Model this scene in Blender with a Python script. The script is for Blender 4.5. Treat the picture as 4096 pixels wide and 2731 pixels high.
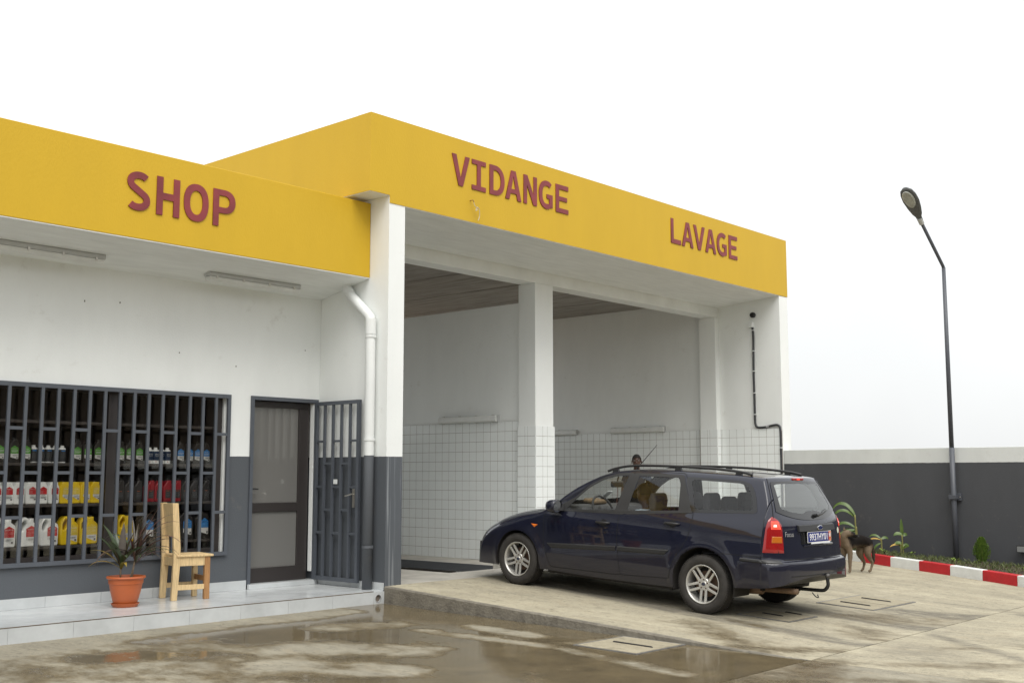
import bpy, bmesh, math, random
import numpy as np
from mathutils import Vector, Matrix, noise as mnoise

for o in list(bpy.data.objects):
    bpy.data.objects.remove(o)
scene = bpy.context.scene
COL = scene.collection
R = math.radians
rnd = random.Random(7)

# ------------------------------------------------------------------ camera
cam_d = bpy.data.cameras.new('camera')
cam_d.sensor_width = 36.0
cam_d.lens = 40.146
cam_d.clip_start = 0.05
cam_d.clip_end = 2000
cam = bpy.data.objects.new('camera', cam_d)
COL.objects.link(cam)
cam.location = (0, 0, 1.45)
cam.rotation_euler = (R(90 + 6.709), 0, R(41.784 - 90))
scene.camera = cam

# ------------------------------------------------------------------ sky: bright overcast
world = bpy.data.worlds.new('World')
scene.world = world
world.use_nodes = True
wn, wl = world.node_tree.nodes, world.node_tree.links
bg = wn['Background']
sky = wn.new('ShaderNodeTexSky')
sky.sky_type = 'NISHITA'
sky.sun_disc = False
SUN_EL, SUN_AZ = 55, 238          # degrees; azimuth measured from +X towards +Y
sky.sun_elevation = R(SUN_EL)
sky.sun_rotation = R(90 - SUN_AZ)
sky.dust_density = 4.0
tcw = wn.new('ShaderNodeTexCoord')
cn_ = wn.new('ShaderNodeTexNoise'); cn_.inputs['Scale'].default_value = 1.7; cn_.inputs['Detail'].default_value = 6
wl.new(tcw.outputs['Generated'], cn_.inputs['Vector'])
sxw = wn.new('ShaderNodeSeparateXYZ'); wl.new(tcw.outputs['Generated'], sxw.inputs[0])
lum = wn.new('ShaderNodeMapRange')                       # overcast sky: horizon about half as bright as the zenith
lum.inputs[1].default_value = 0.0; lum.inputs[2].default_value = 1.0; lum.inputs[3].default_value = 6.25; lum.inputs[4].default_value = 14.0
wl.new(sxw.outputs['Z'], lum.inputs[0])
nlm = wn.new('ShaderNodeMapRange'); nlm.inputs[1].default_value = 0.3; nlm.inputs[2].default_value = 0.7; nlm.inputs[3].default_value = 0.90; nlm.inputs[4].default_value = 1.08
wl.new(cn_.outputs['Fac'], nlm.inputs[0])
lml = wn.new('ShaderNodeMath'); lml.operation = 'MULTIPLY'; wl.new(lum.outputs[0], lml.inputs[0]); wl.new(nlm.outputs[0], lml.inputs[1])
ctint = wn.new('ShaderNodeRGB'); ctint.outputs[0].default_value = (0.985, 1.0, 1.0, 1)
csc = wn.new('ShaderNodeVectorMath'); csc.operation = 'SCALE'
wl.new(ctint.outputs[0], csc.inputs[0]); wl.new(lml.outputs[0], csc.inputs['Scale'])
mx = wn.new('ShaderNodeMix')
mx.data_type = 'RGBA'
mx.inputs[0].default_value = 0.93
wl.new(sky.outputs[0], mx.inputs[6])
wl.new(csc.outputs[0], mx.inputs[7])
wl.new(mx.outputs[2], bg.inputs[0])
bg.inputs[1].default_value = 0.10

sun_d = bpy.data.lights.new('sun', 'SUN')
sun_d.energy = 1.4
sun_d.angle = R(40)
sun_d.color = (1.0, 0.965, 0.91)
sun = bpy.data.objects.new('sun', sun_d)
COL.objects.link(sun)
sd = Vector((math.cos(R(SUN_EL)) * math.cos(R(SUN_AZ)), math.cos(R(SUN_EL)) * math.sin(R(SUN_AZ)), math.sin(R(SUN_EL))))
sun.rotation_euler = sd.to_track_quat('Z', 'Y').to_euler()
sun.location = (0, 0, 30)

vs = scene.view_settings
vs.view_transform = 'Standard'
vs.look = 'None'
vs.exposure = 0.62
vs.gamma = 1.0
vs.use_curve_mapping = False
scene.render.engine = 'CYCLES'
scene.cycles.max_bounces = 10
scene.cycles.diffuse_bounces = 8
scene.cycles.transparent_max_bounces = 16
scene.cycles.caustics_reflective = False
scene.cycles.caustics_refractive = False

# ------------------------------------------------------------------ helpers
ORG = {}

def link(o, parent=None):
    COL.objects.link(o)
    if parent is not None:
        o.parent = parent
        ORG[o.name] = ORG.get(parent.name, Vector((0, 0, 0)))
    return o

def tag(o, label=None, cat=None, group=None, kind=None):
    if label: o['label'] = label
    if cat: o['category'] = cat
    if group: o['group'] = group
    if kind: o['kind'] = kind
    return o

def thing(name, label, cat, loc=(0, 0, 0), group=None, local=False, rot=None):
    o = bpy.data.objects.new(name, None)
    o.empty_display_size = 0.2
    o.location = loc
    if rot is not None: o.rotation_euler = rot
    COL.objects.link(o)
    ORG[o.name] = Vector((0, 0, 0)) if local else Vector(loc)
    return tag(o, label, cat, group)

class MB:
    def __init__(self):
        self.v, self.f = [], []
    def add(self, vs_, fs_):
        n = len(self.v)
        self.v += [tuple(p) for p in vs_]
        self.f += [tuple(i + n for i in q) for q in fs_]
        return self
    def box(self, x0, x1, y0, y1, z0, z1):
        return self.add([(x0, y0, z0), (x1, y0, z0), (x1, y1, z0), (x0, y1, z0), (x0, y0, z1), (x1, y0, z1), (x1, y1, z1), (x0, y1, z1)],
                        [(0, 3, 2, 1), (4, 5, 6, 7), (0, 1, 5, 4), (1, 2, 6, 5), (2, 3, 7, 6), (3, 0, 4, 7)])
    def obox(self, c, u, v, w, a, b, d):
        c, u, v, w = Vector(c), Vector(u).normalized() * a, Vector(v).normalized() * b, Vector(w).normalized() * d
        P = [c + sx * u + sy * v + sz * w for sz in (-1, 1) for (sx, sy) in ((-1, -1), (1, -1), (1, 1), (-1, 1))]
        return self.add(P, [(0, 3, 2, 1), (4, 5, 6, 7), (0, 1, 5, 4), (1, 2, 6, 5), (2, 3, 7, 6), (3, 0, 4, 7)])
    def beam(self, p, q, a, b, up=(0, 0, 1)):
        p, q = Vector(p), Vector(q)
        d = (q - p).normalized(); u = Vector(up)
        s = d.cross(u)
        if s.length < 1e-4: s = d.cross(Vector((0, 1, 0)))
        s.normalize(); t = s.cross(d).normalized()
        return self.obox((p + q) / 2, d, s, t, (q - p).length / 2, a, b)
    def prism(self, poly, fn0, fn1):
        n = len(poly)
        self.add([fn0(*p) for p in poly] + [fn1(*p) for p in poly],
                 [tuple(range(n - 1, -1, -1)), tuple(range(n, 2 * n))] + [(i, (i + 1) % n, n + (i + 1) % n, n + i) for i in range(n)])
        return self
    def tube(self, pts, r, n=10, caps=True):
        pts = [Vector(p) for p in pts]
        rs = r if isinstance(r, (list, tuple)) else [r] * len(pts)
        t0 = (pts[1] - pts[0]).normalized()
        a = t0.orthogonal().normalized()
        base = len(self.v); V = []
        for i, p in enumerate(pts):
            if i == 0: t = t0
            elif i == len(pts) - 1: t = (pts[i] - pts[i - 1]).normalized()
            else: t = ((pts[i + 1] - pts[i]).normalized() + (pts[i] - pts[i - 1]).normalized()).normalized()
            a = (a - t * a.dot(t)).normalized(); b = t.cross(a)
            V += [p + (a * math.cos(2 * math.pi * k / n) + b * math.sin(2 * math.pi * k / n)) * rs[i] for k in range(n)]
        F = []
        for i in range(len(pts) - 1):
            for k in range(n):
                F.append((i * n + k, i * n + (k + 1) % n, (i + 1) * n + (k + 1) % n, (i + 1) * n + k))
        if caps:
            F.append(tuple(range(n - 1, -1, -1)))
            m = (len(pts) - 1) * n
            F.append(tuple(range(m, m + n)))
        return self.add(V, F)
    def lathe(self, prof, n=32, M=None, close=False):
        V = []; F = []
        for (r, z) in prof:
            for k in range(n):
                p = Vector((r * math.cos(2 * math.pi * k / n), r * math.sin(2 * math.pi * k / n), z))
                V.append(M @ p if M else p)
        m = len(prof)
        for i in range(m - 1 + (1 if close else 0)):
            j = (i + 1) % m
            for k in range(n):
                F.append((i * n + k, i * n + (k + 1) % n, j * n + (k + 1) % n, j * n + k))
        return self.add(V, F)
    def ell(self, c, rx, ry, rz, n=16, m=10, M=None):
        V = []; F = []
        for i in range(m + 1):
            a = -math.pi / 2 + math.pi * i / m
            for k in range(n):
                b = 2 * math.pi * k / n
                p = Vector((rx * math.cos(a) * math.cos(b), ry * math.cos(a) * math.sin(b), rz * math.sin(a)))
                if M: p = M @ p
                V.append(Vector(c) + p)
        for i in range(m):
            for k in range(n):
                F.append((i * n + k, i * n + (k + 1) % n, (i + 1) * n + (k + 1) % n, (i + 1) * n + k))
        return self.add(V, F)
    def mesh(self, name, org=None):
        me = bpy.data.meshes.new(name)
        V = self.v
        if org is not None and org.length > 0:
            V = [(p[0] - org.x, p[1] - org.y, p[2] - org.z) for p in V]
        me.from_pydata(V, [], self.f)
        me.update()
        return me
    def build(self, name, mat, parent=None, smooth=False, bevel=0, seg=2, angle=None):
        org = ORG.get(parent.name) if parent is not None else None
        me = self.mesh(name, org)
        o = bpy.data.objects.new(name, me)
        if mat: me.materials.append(mat)
        if smooth: me.shade_smooth()
        link(o, parent)
        if bevel:
            b = o.modifiers.new('bevel', 'BEVEL'); b.width = bevel; b.segments = seg; b.limit_method = 'ANGLE'; b.angle_limit = R(40)
        return o

def inst(name, me, parent, loc, rot=None, scale=None):
    o = bpy.data.objects.new(name, me)
    COL.objects.link(o)
    if parent is not None:
        o.parent = parent
        loc = Vector(loc) - ORG.get(parent.name, Vector((0, 0, 0)))
    o.location = loc
    if rot is not None: o.rotation_euler = rot
    if scale is not None: o.scale = scale
    return o

def eval_mesh(obj, name):
    dg = bpy.context.evaluated_depsgraph_get()
    dg.update()
    ev = obj.evaluated_get(dg)
    me = bpy.data.meshes.new_from_object(ev)
    me.name = name
    return me

def curve_mesh(loops, depth, name, bev=0.0):
    """2-D outlines (list of point loops, holes allowed) filled and extruded to +-depth/2"""
    cu = bpy.data.curves.new('outline', 'CURVE')
    cu.dimensions = '2D'; cu.fill_mode = 'BOTH'; cu.extrude = depth / 2 - bev; cu.bevel_depth = bev; cu.bevel_resolution = 1; cu.offset = -bev
    for lp in loops:
        sp = cu.splines.new('POLY'); sp.points.add(len(lp) - 1)
        for p, q in zip(sp.points, lp): p.co = (q[0], q[1], 0, 1)
        sp.use_cyclic_u = True
    ob = bpy.data.objects.new('outline', cu); COL.objects.link(ob)
    me = eval_mesh(ob, name)
    bpy.data.objects.remove(ob); bpy.data.curves.remove(cu)
    return me

def text_mesh(txt, size, depth, name, squeeze=1.0, bold=0.0):
    cu = bpy.data.curves.new('txt', 'FONT')
    cu.body = txt; cu.size = size; cu.extrude = depth / 2; cu.align_x = 'CENTER'; cu.align_y = 'CENTER'; cu.offset = bold
    cu.resolution_u = 3
    ob = bpy.data.objects.new('txt', cu); COL.objects.link(ob)
    me = eval_mesh(ob, name)
    bpy.data.objects.remove(ob); bpy.data.curves.remove(cu)
    for v in me.vertices: v.co.x *= squeeze
    return me

def map_mesh(me, fn):
    for v in me.vertices: v.co = fn(v.co)
    me.update()
    return me

def mesh_obj(name, me, mat, parent):
    o = bpy.data.objects.new(name, me)
    me.materials.clear(); me.materials.append(mat)
    return link(o, parent)

def copy_tree(o, parent=None):
    c = o.copy(); COL.objects.link(c); c.parent = parent
    ORG[c.name] = ORG.get(o.name, Vector((0, 0, 0)))
    for ch in list(o.children): copy_tree(ch, c)
    return c

# ------------------------------------------------------------------ materials
def nm(name):
    m = bpy.data.materials.new(name); m.use_nodes = True
    nt = m.node_tree
    return m, nt, nt.nodes['Principled BSDF']

def mat(name, col, rough=0.6, metal=0.0, spec=0.5, var=0.0, vscale=3.0, bump=0.0, bscale=60.0, coat=0.0, emit=None, estr=0, stretch=None, rvar=0.0, col2=None):
    m, nt, b = nm(name)
    L = nt.links
    b.inputs['Base Color'].default_value = (*col, 1)
    b.inputs['Roughness'].default_value = rough
    b.inputs['Metallic'].default_value = metal
    b.inputs['Specular IOR Level'].default_value = spec
    if coat:
        b.inputs['Coat Weight'].default_value = coat; b.inputs['Coat Roughness'].default_value = 0.04
    if emit:
        b.inputs['Emission Color'].default_value = (*emit, 1); b.inputs['Emission Strength'].default_value = estr
    if var or bump or rvar or col2:
        g = nt.nodes.new('ShaderNodeNewGeometry')
        src = g.outputs['Position']
        if stretch:
            mp = nt.nodes.new('ShaderNodeMapping'); mp.inputs['Scale'].default_value = stretch
            L.new(src, mp.inputs['Vector']); src = mp.outputs[0]
    if var or col2:
        n = nt.nodes.new('ShaderNodeTexNoise'); n.inputs['Scale'].default_value = vscale; n.inputs['Detail'].default_value = 6; n.inputs['Roughness'].default_value = 0.62
        L.new(src, n.inputs['Vector'])
        r = nt.nodes.new('ShaderNodeValToRGB')
        c2 = col2 if col2 else tuple(c * (1 + var) for c in col)
        c1 = col if col2 else tuple(c * (1 - var) for c in col)
        r.color_ramp.elements[0].position = 0.3; r.color_ramp.elements[1].position = 0.7
        r.color_ramp.elements[0].color = (*c1, 1); r.color_ramp.elements[1].color = (*c2, 1)
        L.new(n.outputs['Fac'], r.inputs['Fac']); L.new(r.outputs['Color'], b.inputs['Base Color'])
        if rvar:
            mr = nt.nodes.new('ShaderNodeMapRange'); mr.inputs[3].default_value = rough - rvar; mr.inputs[4].default_value = rough + rvar
            L.new(n.outputs['Fac'], mr.inputs[0]); L.new(mr.outputs[0], b.inputs['Roughness'])
    if bump:
        n2 = nt.nodes.new('ShaderNodeTexNoise'); n2.inputs['Scale'].default_value = bscale; n2.inputs['Detail'].default_value = 4
        L.new(src, n2.inputs['Vector'])
        bp = nt.nodes.new('ShaderNodeBump'); bp.inputs['Strength'].default_value = bump; bp.inputs['Distance'].default_value = 0.01
        L.new(n2.outputs['Fac'], bp.inputs['Height']); L.new(bp.outputs[0], b.inputs['Normal'])
    return m

def two_tone(name, low, high, zline, streak=None, wob=0.004, stain=0.06):
    """painted plaster: low colour under zline (paint line), high above, soft stains, fine relief"""
    m, nt, b = nm(name)
    L = nt.links; N = nt.nodes
    g = N.new('ShaderNodeNewGeometry'); sx = N.new('ShaderNodeSeparateXYZ'); L.new(g.outputs['Position'], sx.inputs[0])
    n0 = N.new('ShaderNodeTexNoise'); n0.inputs['Scale'].default_value = 14; L.new(g.outputs['Position'], n0.inputs['Vector'])
    ma = N.new('ShaderNodeMath'); ma.operation = 'MULTIPLY_ADD'; ma.inputs[1].default_value = wob * 2
    L.new(n0.outputs['Fac'], ma.inputs[0]); L.new(sx.outputs['Z'], ma.inputs[2])
    gt = N.new('ShaderNodeMath'); gt.operation = 'GREATER_THAN'; gt.inputs[1].default_value = zline + wob
    L.new(ma.outputs[0], gt.inputs[0])
    mx_ = N.new('ShaderNodeMix'); mx_.data_type = 'RGBA'
    mx_.inputs[6].default_value = (*low, 1); mx_.inputs[7].default_value = (*high, 1)
    L.new(gt.outputs[0], mx_.inputs[0])
    src = mx_.outputs[2]
    if streak:
        mp = N.new('ShaderNodeMapping'); mp.inputs['Scale'].default_value = (11, 11, 0.3); L.new(g.outputs['Position'], mp.inputs['Vector'])
        ns = N.new('ShaderNodeTexNoise'); ns.inputs['Scale'].default_value = 2.2; ns.inputs['Detail'].default_value = 5; L.new(mp.outputs[0], ns.inputs['Vector'])
        rr = N.new('ShaderNodeValToRGB'); rr.color_ramp.elements[0].position = streak[0]; rr.color_ramp.elements[1].position = streak[1]
        L.new(ns.outputs['Fac'], rr.inputs['Fac'])
        iv = N.new('ShaderNodeMath'); iv.operation = 'SUBTRACT'; iv.inputs[0].default_value = streak[2]; L.new(gt.outputs[0], iv.inputs[1])
        ml = N.new('ShaderNodeMath'); ml.operation = 'MULTIPLY'; ml.use_clamp = True; L.new(iv.outputs[0], ml.inputs[1]); L.new(rr.outputs['Color'], ml.inputs[0])
        sn_ = N.new('ShaderNodeSeparateXYZ'); L.new(g.outputs['True Normal'], sn_.inputs[0])
        fy = N.new('ShaderNodeMath'); fy.operation = 'LESS_THAN'; fy.inputs[1].default_value = -0.5; L.new(sn_.outputs['Y'], fy.inputs[0])
        mf = N.new('ShaderNodeMath'); mf.operation = 'MULTIPLY'; L.new(fy.outputs[0], mf.inputs[0]); L.new(ml.outputs[0], mf.inputs[1]); ml = mf
        m2 = N.new('ShaderNodeMix'); m2.data_type = 'RGBA'; m2.inputs[7].default_value = (0.42, 0.45, 0.47, 1)
        L.new(ml.outputs[0], m2.inputs[0]); L.new(src, m2.inputs[6]); src = m2.outputs[2]
    mp3 = N.new('ShaderNodeMapping'); mp3.inputs['Scale'].default_value = (1.6, 1.6, 0.6); L.new(g.outputs['Position'], mp3.inputs['Vector'])
    n3 = N.new('ShaderNodeTexNoise'); n3.inputs['Scale'].default_value = 1.5; n3.inputs['Detail'].default_value = 7; n3.inputs['Roughness'].default_value = 0.65; L.new(mp3.outputs[0], n3.inputs['Vector'])
    mr = N.new('ShaderNodeMapRange'); mr.inputs[1].default_value = 0.3; mr.inputs[2].default_value = 0.7; mr.inputs[3].default_value = 1 - stain; mr.inputs[4].default_value = 1.0
    L.new(n3.outputs['Fac'], mr.inputs[0])
    vm = N.new('ShaderNodeVectorMath'); vm.operation = 'SCALE'; L.new(src, vm.inputs[0]); L.new(mr.outputs[0], vm.inputs['Scale'])
    n5 = N.new('ShaderNodeTexNoise'); n5.inputs['Scale'].default_value = 3.5; n5.inputs['Detail'].default_value = 9; n5.inputs['Roughness'].default_value = 0.75; L.new(g.outputs['Position'], n5.inputs['Vector'])
    r5 = N.new('ShaderNodeMapRange'); r5.inputs[1].default_value = 0.60; r5.inputs[2].default_value = 0.80; r5.inputs[3].default_value = 0.0; r5.inputs[4].default_value = 0.30; L.new(n5.outputs['Fac'], r5.inputs[0])
    m5 = N.new('ShaderNodeMix'); m5.data_type = 'RGBA'; m5.inputs[7].default_value = (0.30, 0.26, 0.2, 1); L.new(r5.outputs[0], m5.inputs[0]); L.new(vm.outputs[0], m5.inputs[6])
    L.new(m5.outputs[2], b.inputs['Base Color'])
    b.inputs['Roughness'].default_value = 0.62; b.inputs['Specular IOR Level'].default_value = 0.3
    n2 = N.new('ShaderNodeTexNoise'); n2.inputs['Scale'].default_value = 55; n2.inputs['Detail'].default_value = 5; L.new(g.outputs['Position'], n2.inputs['Vector'])
    bp = N.new('ShaderNodeBump'); bp.inputs['Strength'].default_value = 0.16; bp.inputs['Distance'].default_value = 0.01
    L.new(n2.outputs['Fac'], bp.inputs['Height']); L.new(bp.outputs[0], b.inputs['Normal'])
    return m

def thin_glass(name, tint=(0.8, 0.85, 0.84), ior=1.5, rough=0.0, haze=0.0, hazecol=(0.3, 0.3, 0.3)):
    m = bpy.data.materials.new(name); m.use_nodes = True
    nt = m.node_tree; N = nt.nodes; L = nt.links
    N.remove(N['Principled BSDF'])
    out = N['Material Output']
    tr = N.new('ShaderNodeBsdfTransparent'); tr.inputs[0].default_value = (*tint, 1)
    gl = N.new('ShaderNodeBsdfGlossy'); gl.inputs['Roughness'].default_value = rough
    fr = N.new('ShaderNodeFresnel')
    gg = N.new('ShaderNodeNewGeometry'); mi_ = N.new('ShaderNodeMapRange'); mi_.inputs[3].default_value = ior; mi_.inputs[4].default_value = 1 / ior   # thin pane: same reflectance from both sides
    L.new(gg.outputs['Backfacing'], mi_.inputs[0]); L.new(mi_.outputs[0], fr.inputs[0])
    a = tr.outputs[0]
    if haze:
        df = N.new('ShaderNodeBsdfDiffuse'); df.inputs[0].default_value = (*hazecol, 1)
        mh = N.new('ShaderNodeMixShader'); mh.inputs[0].default_value = haze
        L.new(tr.outputs[0], mh.inputs[1]); L.new(df.outputs[0], mh.inputs[2]); a = mh.outputs[0]
    ms = N.new('ShaderNodeMixShader')
    L.new(fr.outputs[0], ms.inputs[0]); L.new(a, ms.inputs[1]); L.new(gl.outputs[0], ms.inputs[2])
    L.new(ms.outputs[0], out.inputs['Surface'])
    return m

WHITE = (0.82, 0.84, 0.825)
GREY = (0.092, 0.101, 0.113)
M_wall = two_tone('painted plaster grey below white', GREY, WHITE, 1.676)
M_pillar = two_tone('painted plaster grey below white with drips', GREY, WHITE, 1.677, streak=(0.52, 0.74, 0.5))
M_white = two_tone('white painted plaster', WHITE, WHITE, -50)
M_bound = two_tone('boundary wall paint', (0.068, 0.071, 0.077), (0.64, 0.66, 0.64), 1.664, stain=0.12)
M_soffit = mat('white painted concrete soffit', (0.78, 0.80, 0.785), 0.7, var=0.07, vscale=2, stretch=(1.0, 6, 1), bump=0.12, bscale=30)
M_yellow = mat('yellow facade paint', (0.57, 0.362, 0.020), 0.55, spec=0.3, var=0.03, vscale=1.3, bump=0.22, bscale=45, stretch=(1.6, 1.6, 0.55))
M_red = mat('faded red sign panel', (0.205, 0.027, 0.030), 0.5, var=0.28, vscale=2.2)
M_ceil = mat('board marked concrete ceiling', (0.29, 0.27, 0.245), 0.85, var=0.3, vscale=2.5, stretch=(5, 0.5, 1), bump=0.5, bscale=14)
M_tile = mat('white glazed wall tile', (0.80, 0.83, 0.82), 0.18, spec=0.5, var=0.03, vscale=2.3)
M_grout = mat('brownish grout', (0.17, 0.14, 0.115), 0.9)
M_plat = mat('light grey marbled floor tile', (0.50, 0.52, 0.525), 0.22, var=0.13, vscale=2.3, rvar=0.08)
M_steel = mat('slate grey painted steel', (0.085, 0.095, 0.112), 0.42, spec=0.45, var=0.06, vscale=8)
M_alu = mat('brown anodised aluminium', (0.035, 0.03, 0.029), 0.4, spec=0.5)
M_pvcw = mat('white pvc pipe', (0.74, 0.76, 0.75), 0.35)
M_pvc2 = two_tone('pvc downpipe painted grey below', (0.108, 0.117, 0.13), (0.74, 0.76, 0.75), 1.69, stain=0.1)
M_dark = mat('dark void', (0.012, 0.011, 0.01), 0.9)
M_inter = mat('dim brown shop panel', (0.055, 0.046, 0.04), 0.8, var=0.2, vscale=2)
M_shelf = mat('dark brown metal shelf', (0.05, 0.043, 0.04), 0.5)
M_glass = thin_glass('shop window glass', (0.93, 0.925, 0.91))
M_film = thin_glass('door glass with grey film', (0.4, 0.39, 0.37), ior=1.9, haze=0.62, hazecol=(0.27, 0.265, 0.25))
M_black = mat('black plastic', (0.012, 0.012, 0.013), 0.45)
M_metal = mat('worn bare metal', (0.55, 0.53, 0.48), 0.35, metal=0.9)
M_lampbody = mat('grey lamp housing', (0.46, 0.47, 0.46), 0.5, var=0.06, vscale=9)
M_diff = mat('cloudy acrylic diffuser', (0.68, 0.69, 0.67), 0.3, spec=0.5, var=0.08, vscale=5)
# ------------------------------------------------------------------ concrete ground
def concrete_mat(name, base=(0.285, 0.262, 0.203), dark=(0.15, 0.137, 0.11), wetcol=(0.076, 0.058, 0.031), streak_dir=(3.2, 0.8, 1)):
    m, nt, b = nm(name)
    L = nt.links; N = nt.nodes
    g = N.new('ShaderNodeNewGeometry')
    def nz(scale, detail=6, rough=0.6, stretch=None):
        n = N.new('ShaderNodeTexNoise'); n.inputs['Scale'].default_value = scale; n.inputs['Detail'].default_value = detail; n.inputs['Roughness'].default_value = rough
        if stretch:
            mp = N.new('ShaderNodeMapping'); mp.inputs['Scale'].default_value = stretch; L.new(g.outputs['Position'], mp.inputs['Vector']); L.new(mp.outputs[0], n.inputs['Vector'])
        else: L.new(g.outputs['Position'], n.inputs['Vector'])
        return n.outputs['Fac']
    def mrange(src, a, b_, c, d, smooth=False):
        r = N.new('ShaderNodeMapRange'); r.inputs[1].default_value = a; r.inputs[2].default_value = b_; r.inputs[3].default_value = c; r.inputs[4].default_value = d
        if smooth: r.interpolation_type = 'SMOOTHSTEP'
        L.new(src, r.inputs[0]); return r.outputs[0]
    def mixc(f, a, b_):
        x = N.new('ShaderNodeMix'); x.data_type = 'RGBA'
        L.new(f, x.inputs[0])
        for s, i in ((a, 6), (b_, 7)):
            if isinstance(s, tuple): x.inputs[i].default_value = (*s, 1)
            else: L.new(s, x.inputs[i])
        return x.outputs[2]
    def math_(op, a, b_, c=None):
        x = N.new('ShaderNodeMath'); x.operation = op
        for i, s in enumerate((a, b_, c)):
            if s is None: continue
            if isinstance(s, (int, float)): x.inputs[i].default_value = s
            else: L.new(s, x.inputs[i])
        return x.outputs[0]
    big = mrange(nz(0.9, 8, 0.65), 0.32, 0.68, 0, 1)
    streak = mrange(nz(1.0, 7, 0.65, streak_dir), 0.38, 0.66, 0, 1)
    fine = nz(38, 6, 0.75)
    c = mixc(big, base, tuple(x * 0.84 for x in base))
    c = mixc(math_('MULTIPLY', streak, 0.45), c, dark)
    c = mixc(mrange(nz(2.6, 10, 0.8, (1.0, 0.45, 1)), 0.53, 0.62, 0, 0.55), c, tuple(x * 1.2 for x in base))
    blot = mrange(nz(4.2, 10, 0.8, (1.8, 0.6, 1)), 0.52, 0.60, 0, 0.45)
    c = mixc(blot, c, (0.30, 0.255, 0.18))
    c = mixc(mrange(fine, 0.45, 0.72, 0, 0.55), c, tuple(x * 1.3 for x in base))
    c = mixc(mrange(nz(95, 5, 0.8), 0.54, 0.72, 0, 0.6), c, tuple(x * 0.42 for x in base))
    c = mixc(mrange(nz(9, 10, 0.82, (1.2, 0.8, 1)), 0.53, 0.61, 0, 0.42), c, tuple(x * 0.5 for x in dark))
    at = N.new('ShaderNodeAttribute'); at.attribute_name = 'stain'
    sp = math_('MULTIPLY', at.outputs['Fac'], mrange(nz(9, 9, 0.78, (4, 0.35, 1)), 0.40, 0.56, 0.2, 1))
    c = mixc(sp, c, (0.10, 0.092, 0.078))
    aw = N.new('ShaderNodeAttribute'); aw.attribute_name = 'wet'
    wsum = math_('ADD', math_('ADD', aw.outputs['Fac'], math_('MULTIPLY', math_('SUBTRACT', nz(5, 10, 0.8, (1.0, 0.55, 1)), 0.5), 1.15)), math_('MULTIPLY', math_('SUBTRACT', fine, 0.5), 0.4))
    damp = mrange(wsum, 0.12, 0.50, 0, 1, True)
    pool = mrange(wsum, 0.38, 0.58, 0, 1, True)
    wc = mixc(mrange(nz(3, 7, 0.7), 0.35, 0.65, 0, 1), wetcol, tuple(x * 1.7 for x in wetcol))
    c = mixc(math_('MULTIPLY', damp, 0.9), c, wc)
    L.new(c, b.inputs['Base Color'])
    rg = math_('SUBTRACT', 0.82, math_('MULTIPLY', damp, 0.30))
    rg = math_('SUBTRACT', rg, math_('MULTIPLY', pool, 0.43))
    L.new(rg, b.inputs['Roughness'])
    b.inputs['IOR'].default_value = 1.33; b.inputs['Specular IOR Level'].default_value = 0.2
    hgt = math_('MULTIPLY', math_('ADD', math_('MULTIPLY', fine, 0.6), nz(9, 5, 0.6)), math_('SUBTRACT', 1.0, math_('MULTIPLY', pool, 0.95)))
    bp = N.new('ShaderNodeBump'); bp.inputs['Strength'].default_value = 0.35; bp.inputs['Distance'].default_value = 0.012
    L.new(hgt, bp.inputs['Height']); L.new(bp.outputs[0], b.inputs['Normal'])
    return m
M_conc = concrete_mat('stained forecourt concrete')
M_conc2 = concrete_mat('ramp concrete', base=(0.385, 0.348, 0.258))
M_rough = mat('rough cast concrete', (0.36, 0.33, 0.27), 0.85, var=0.22, vscale=4, bump=0.6, bscale=40)

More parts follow.
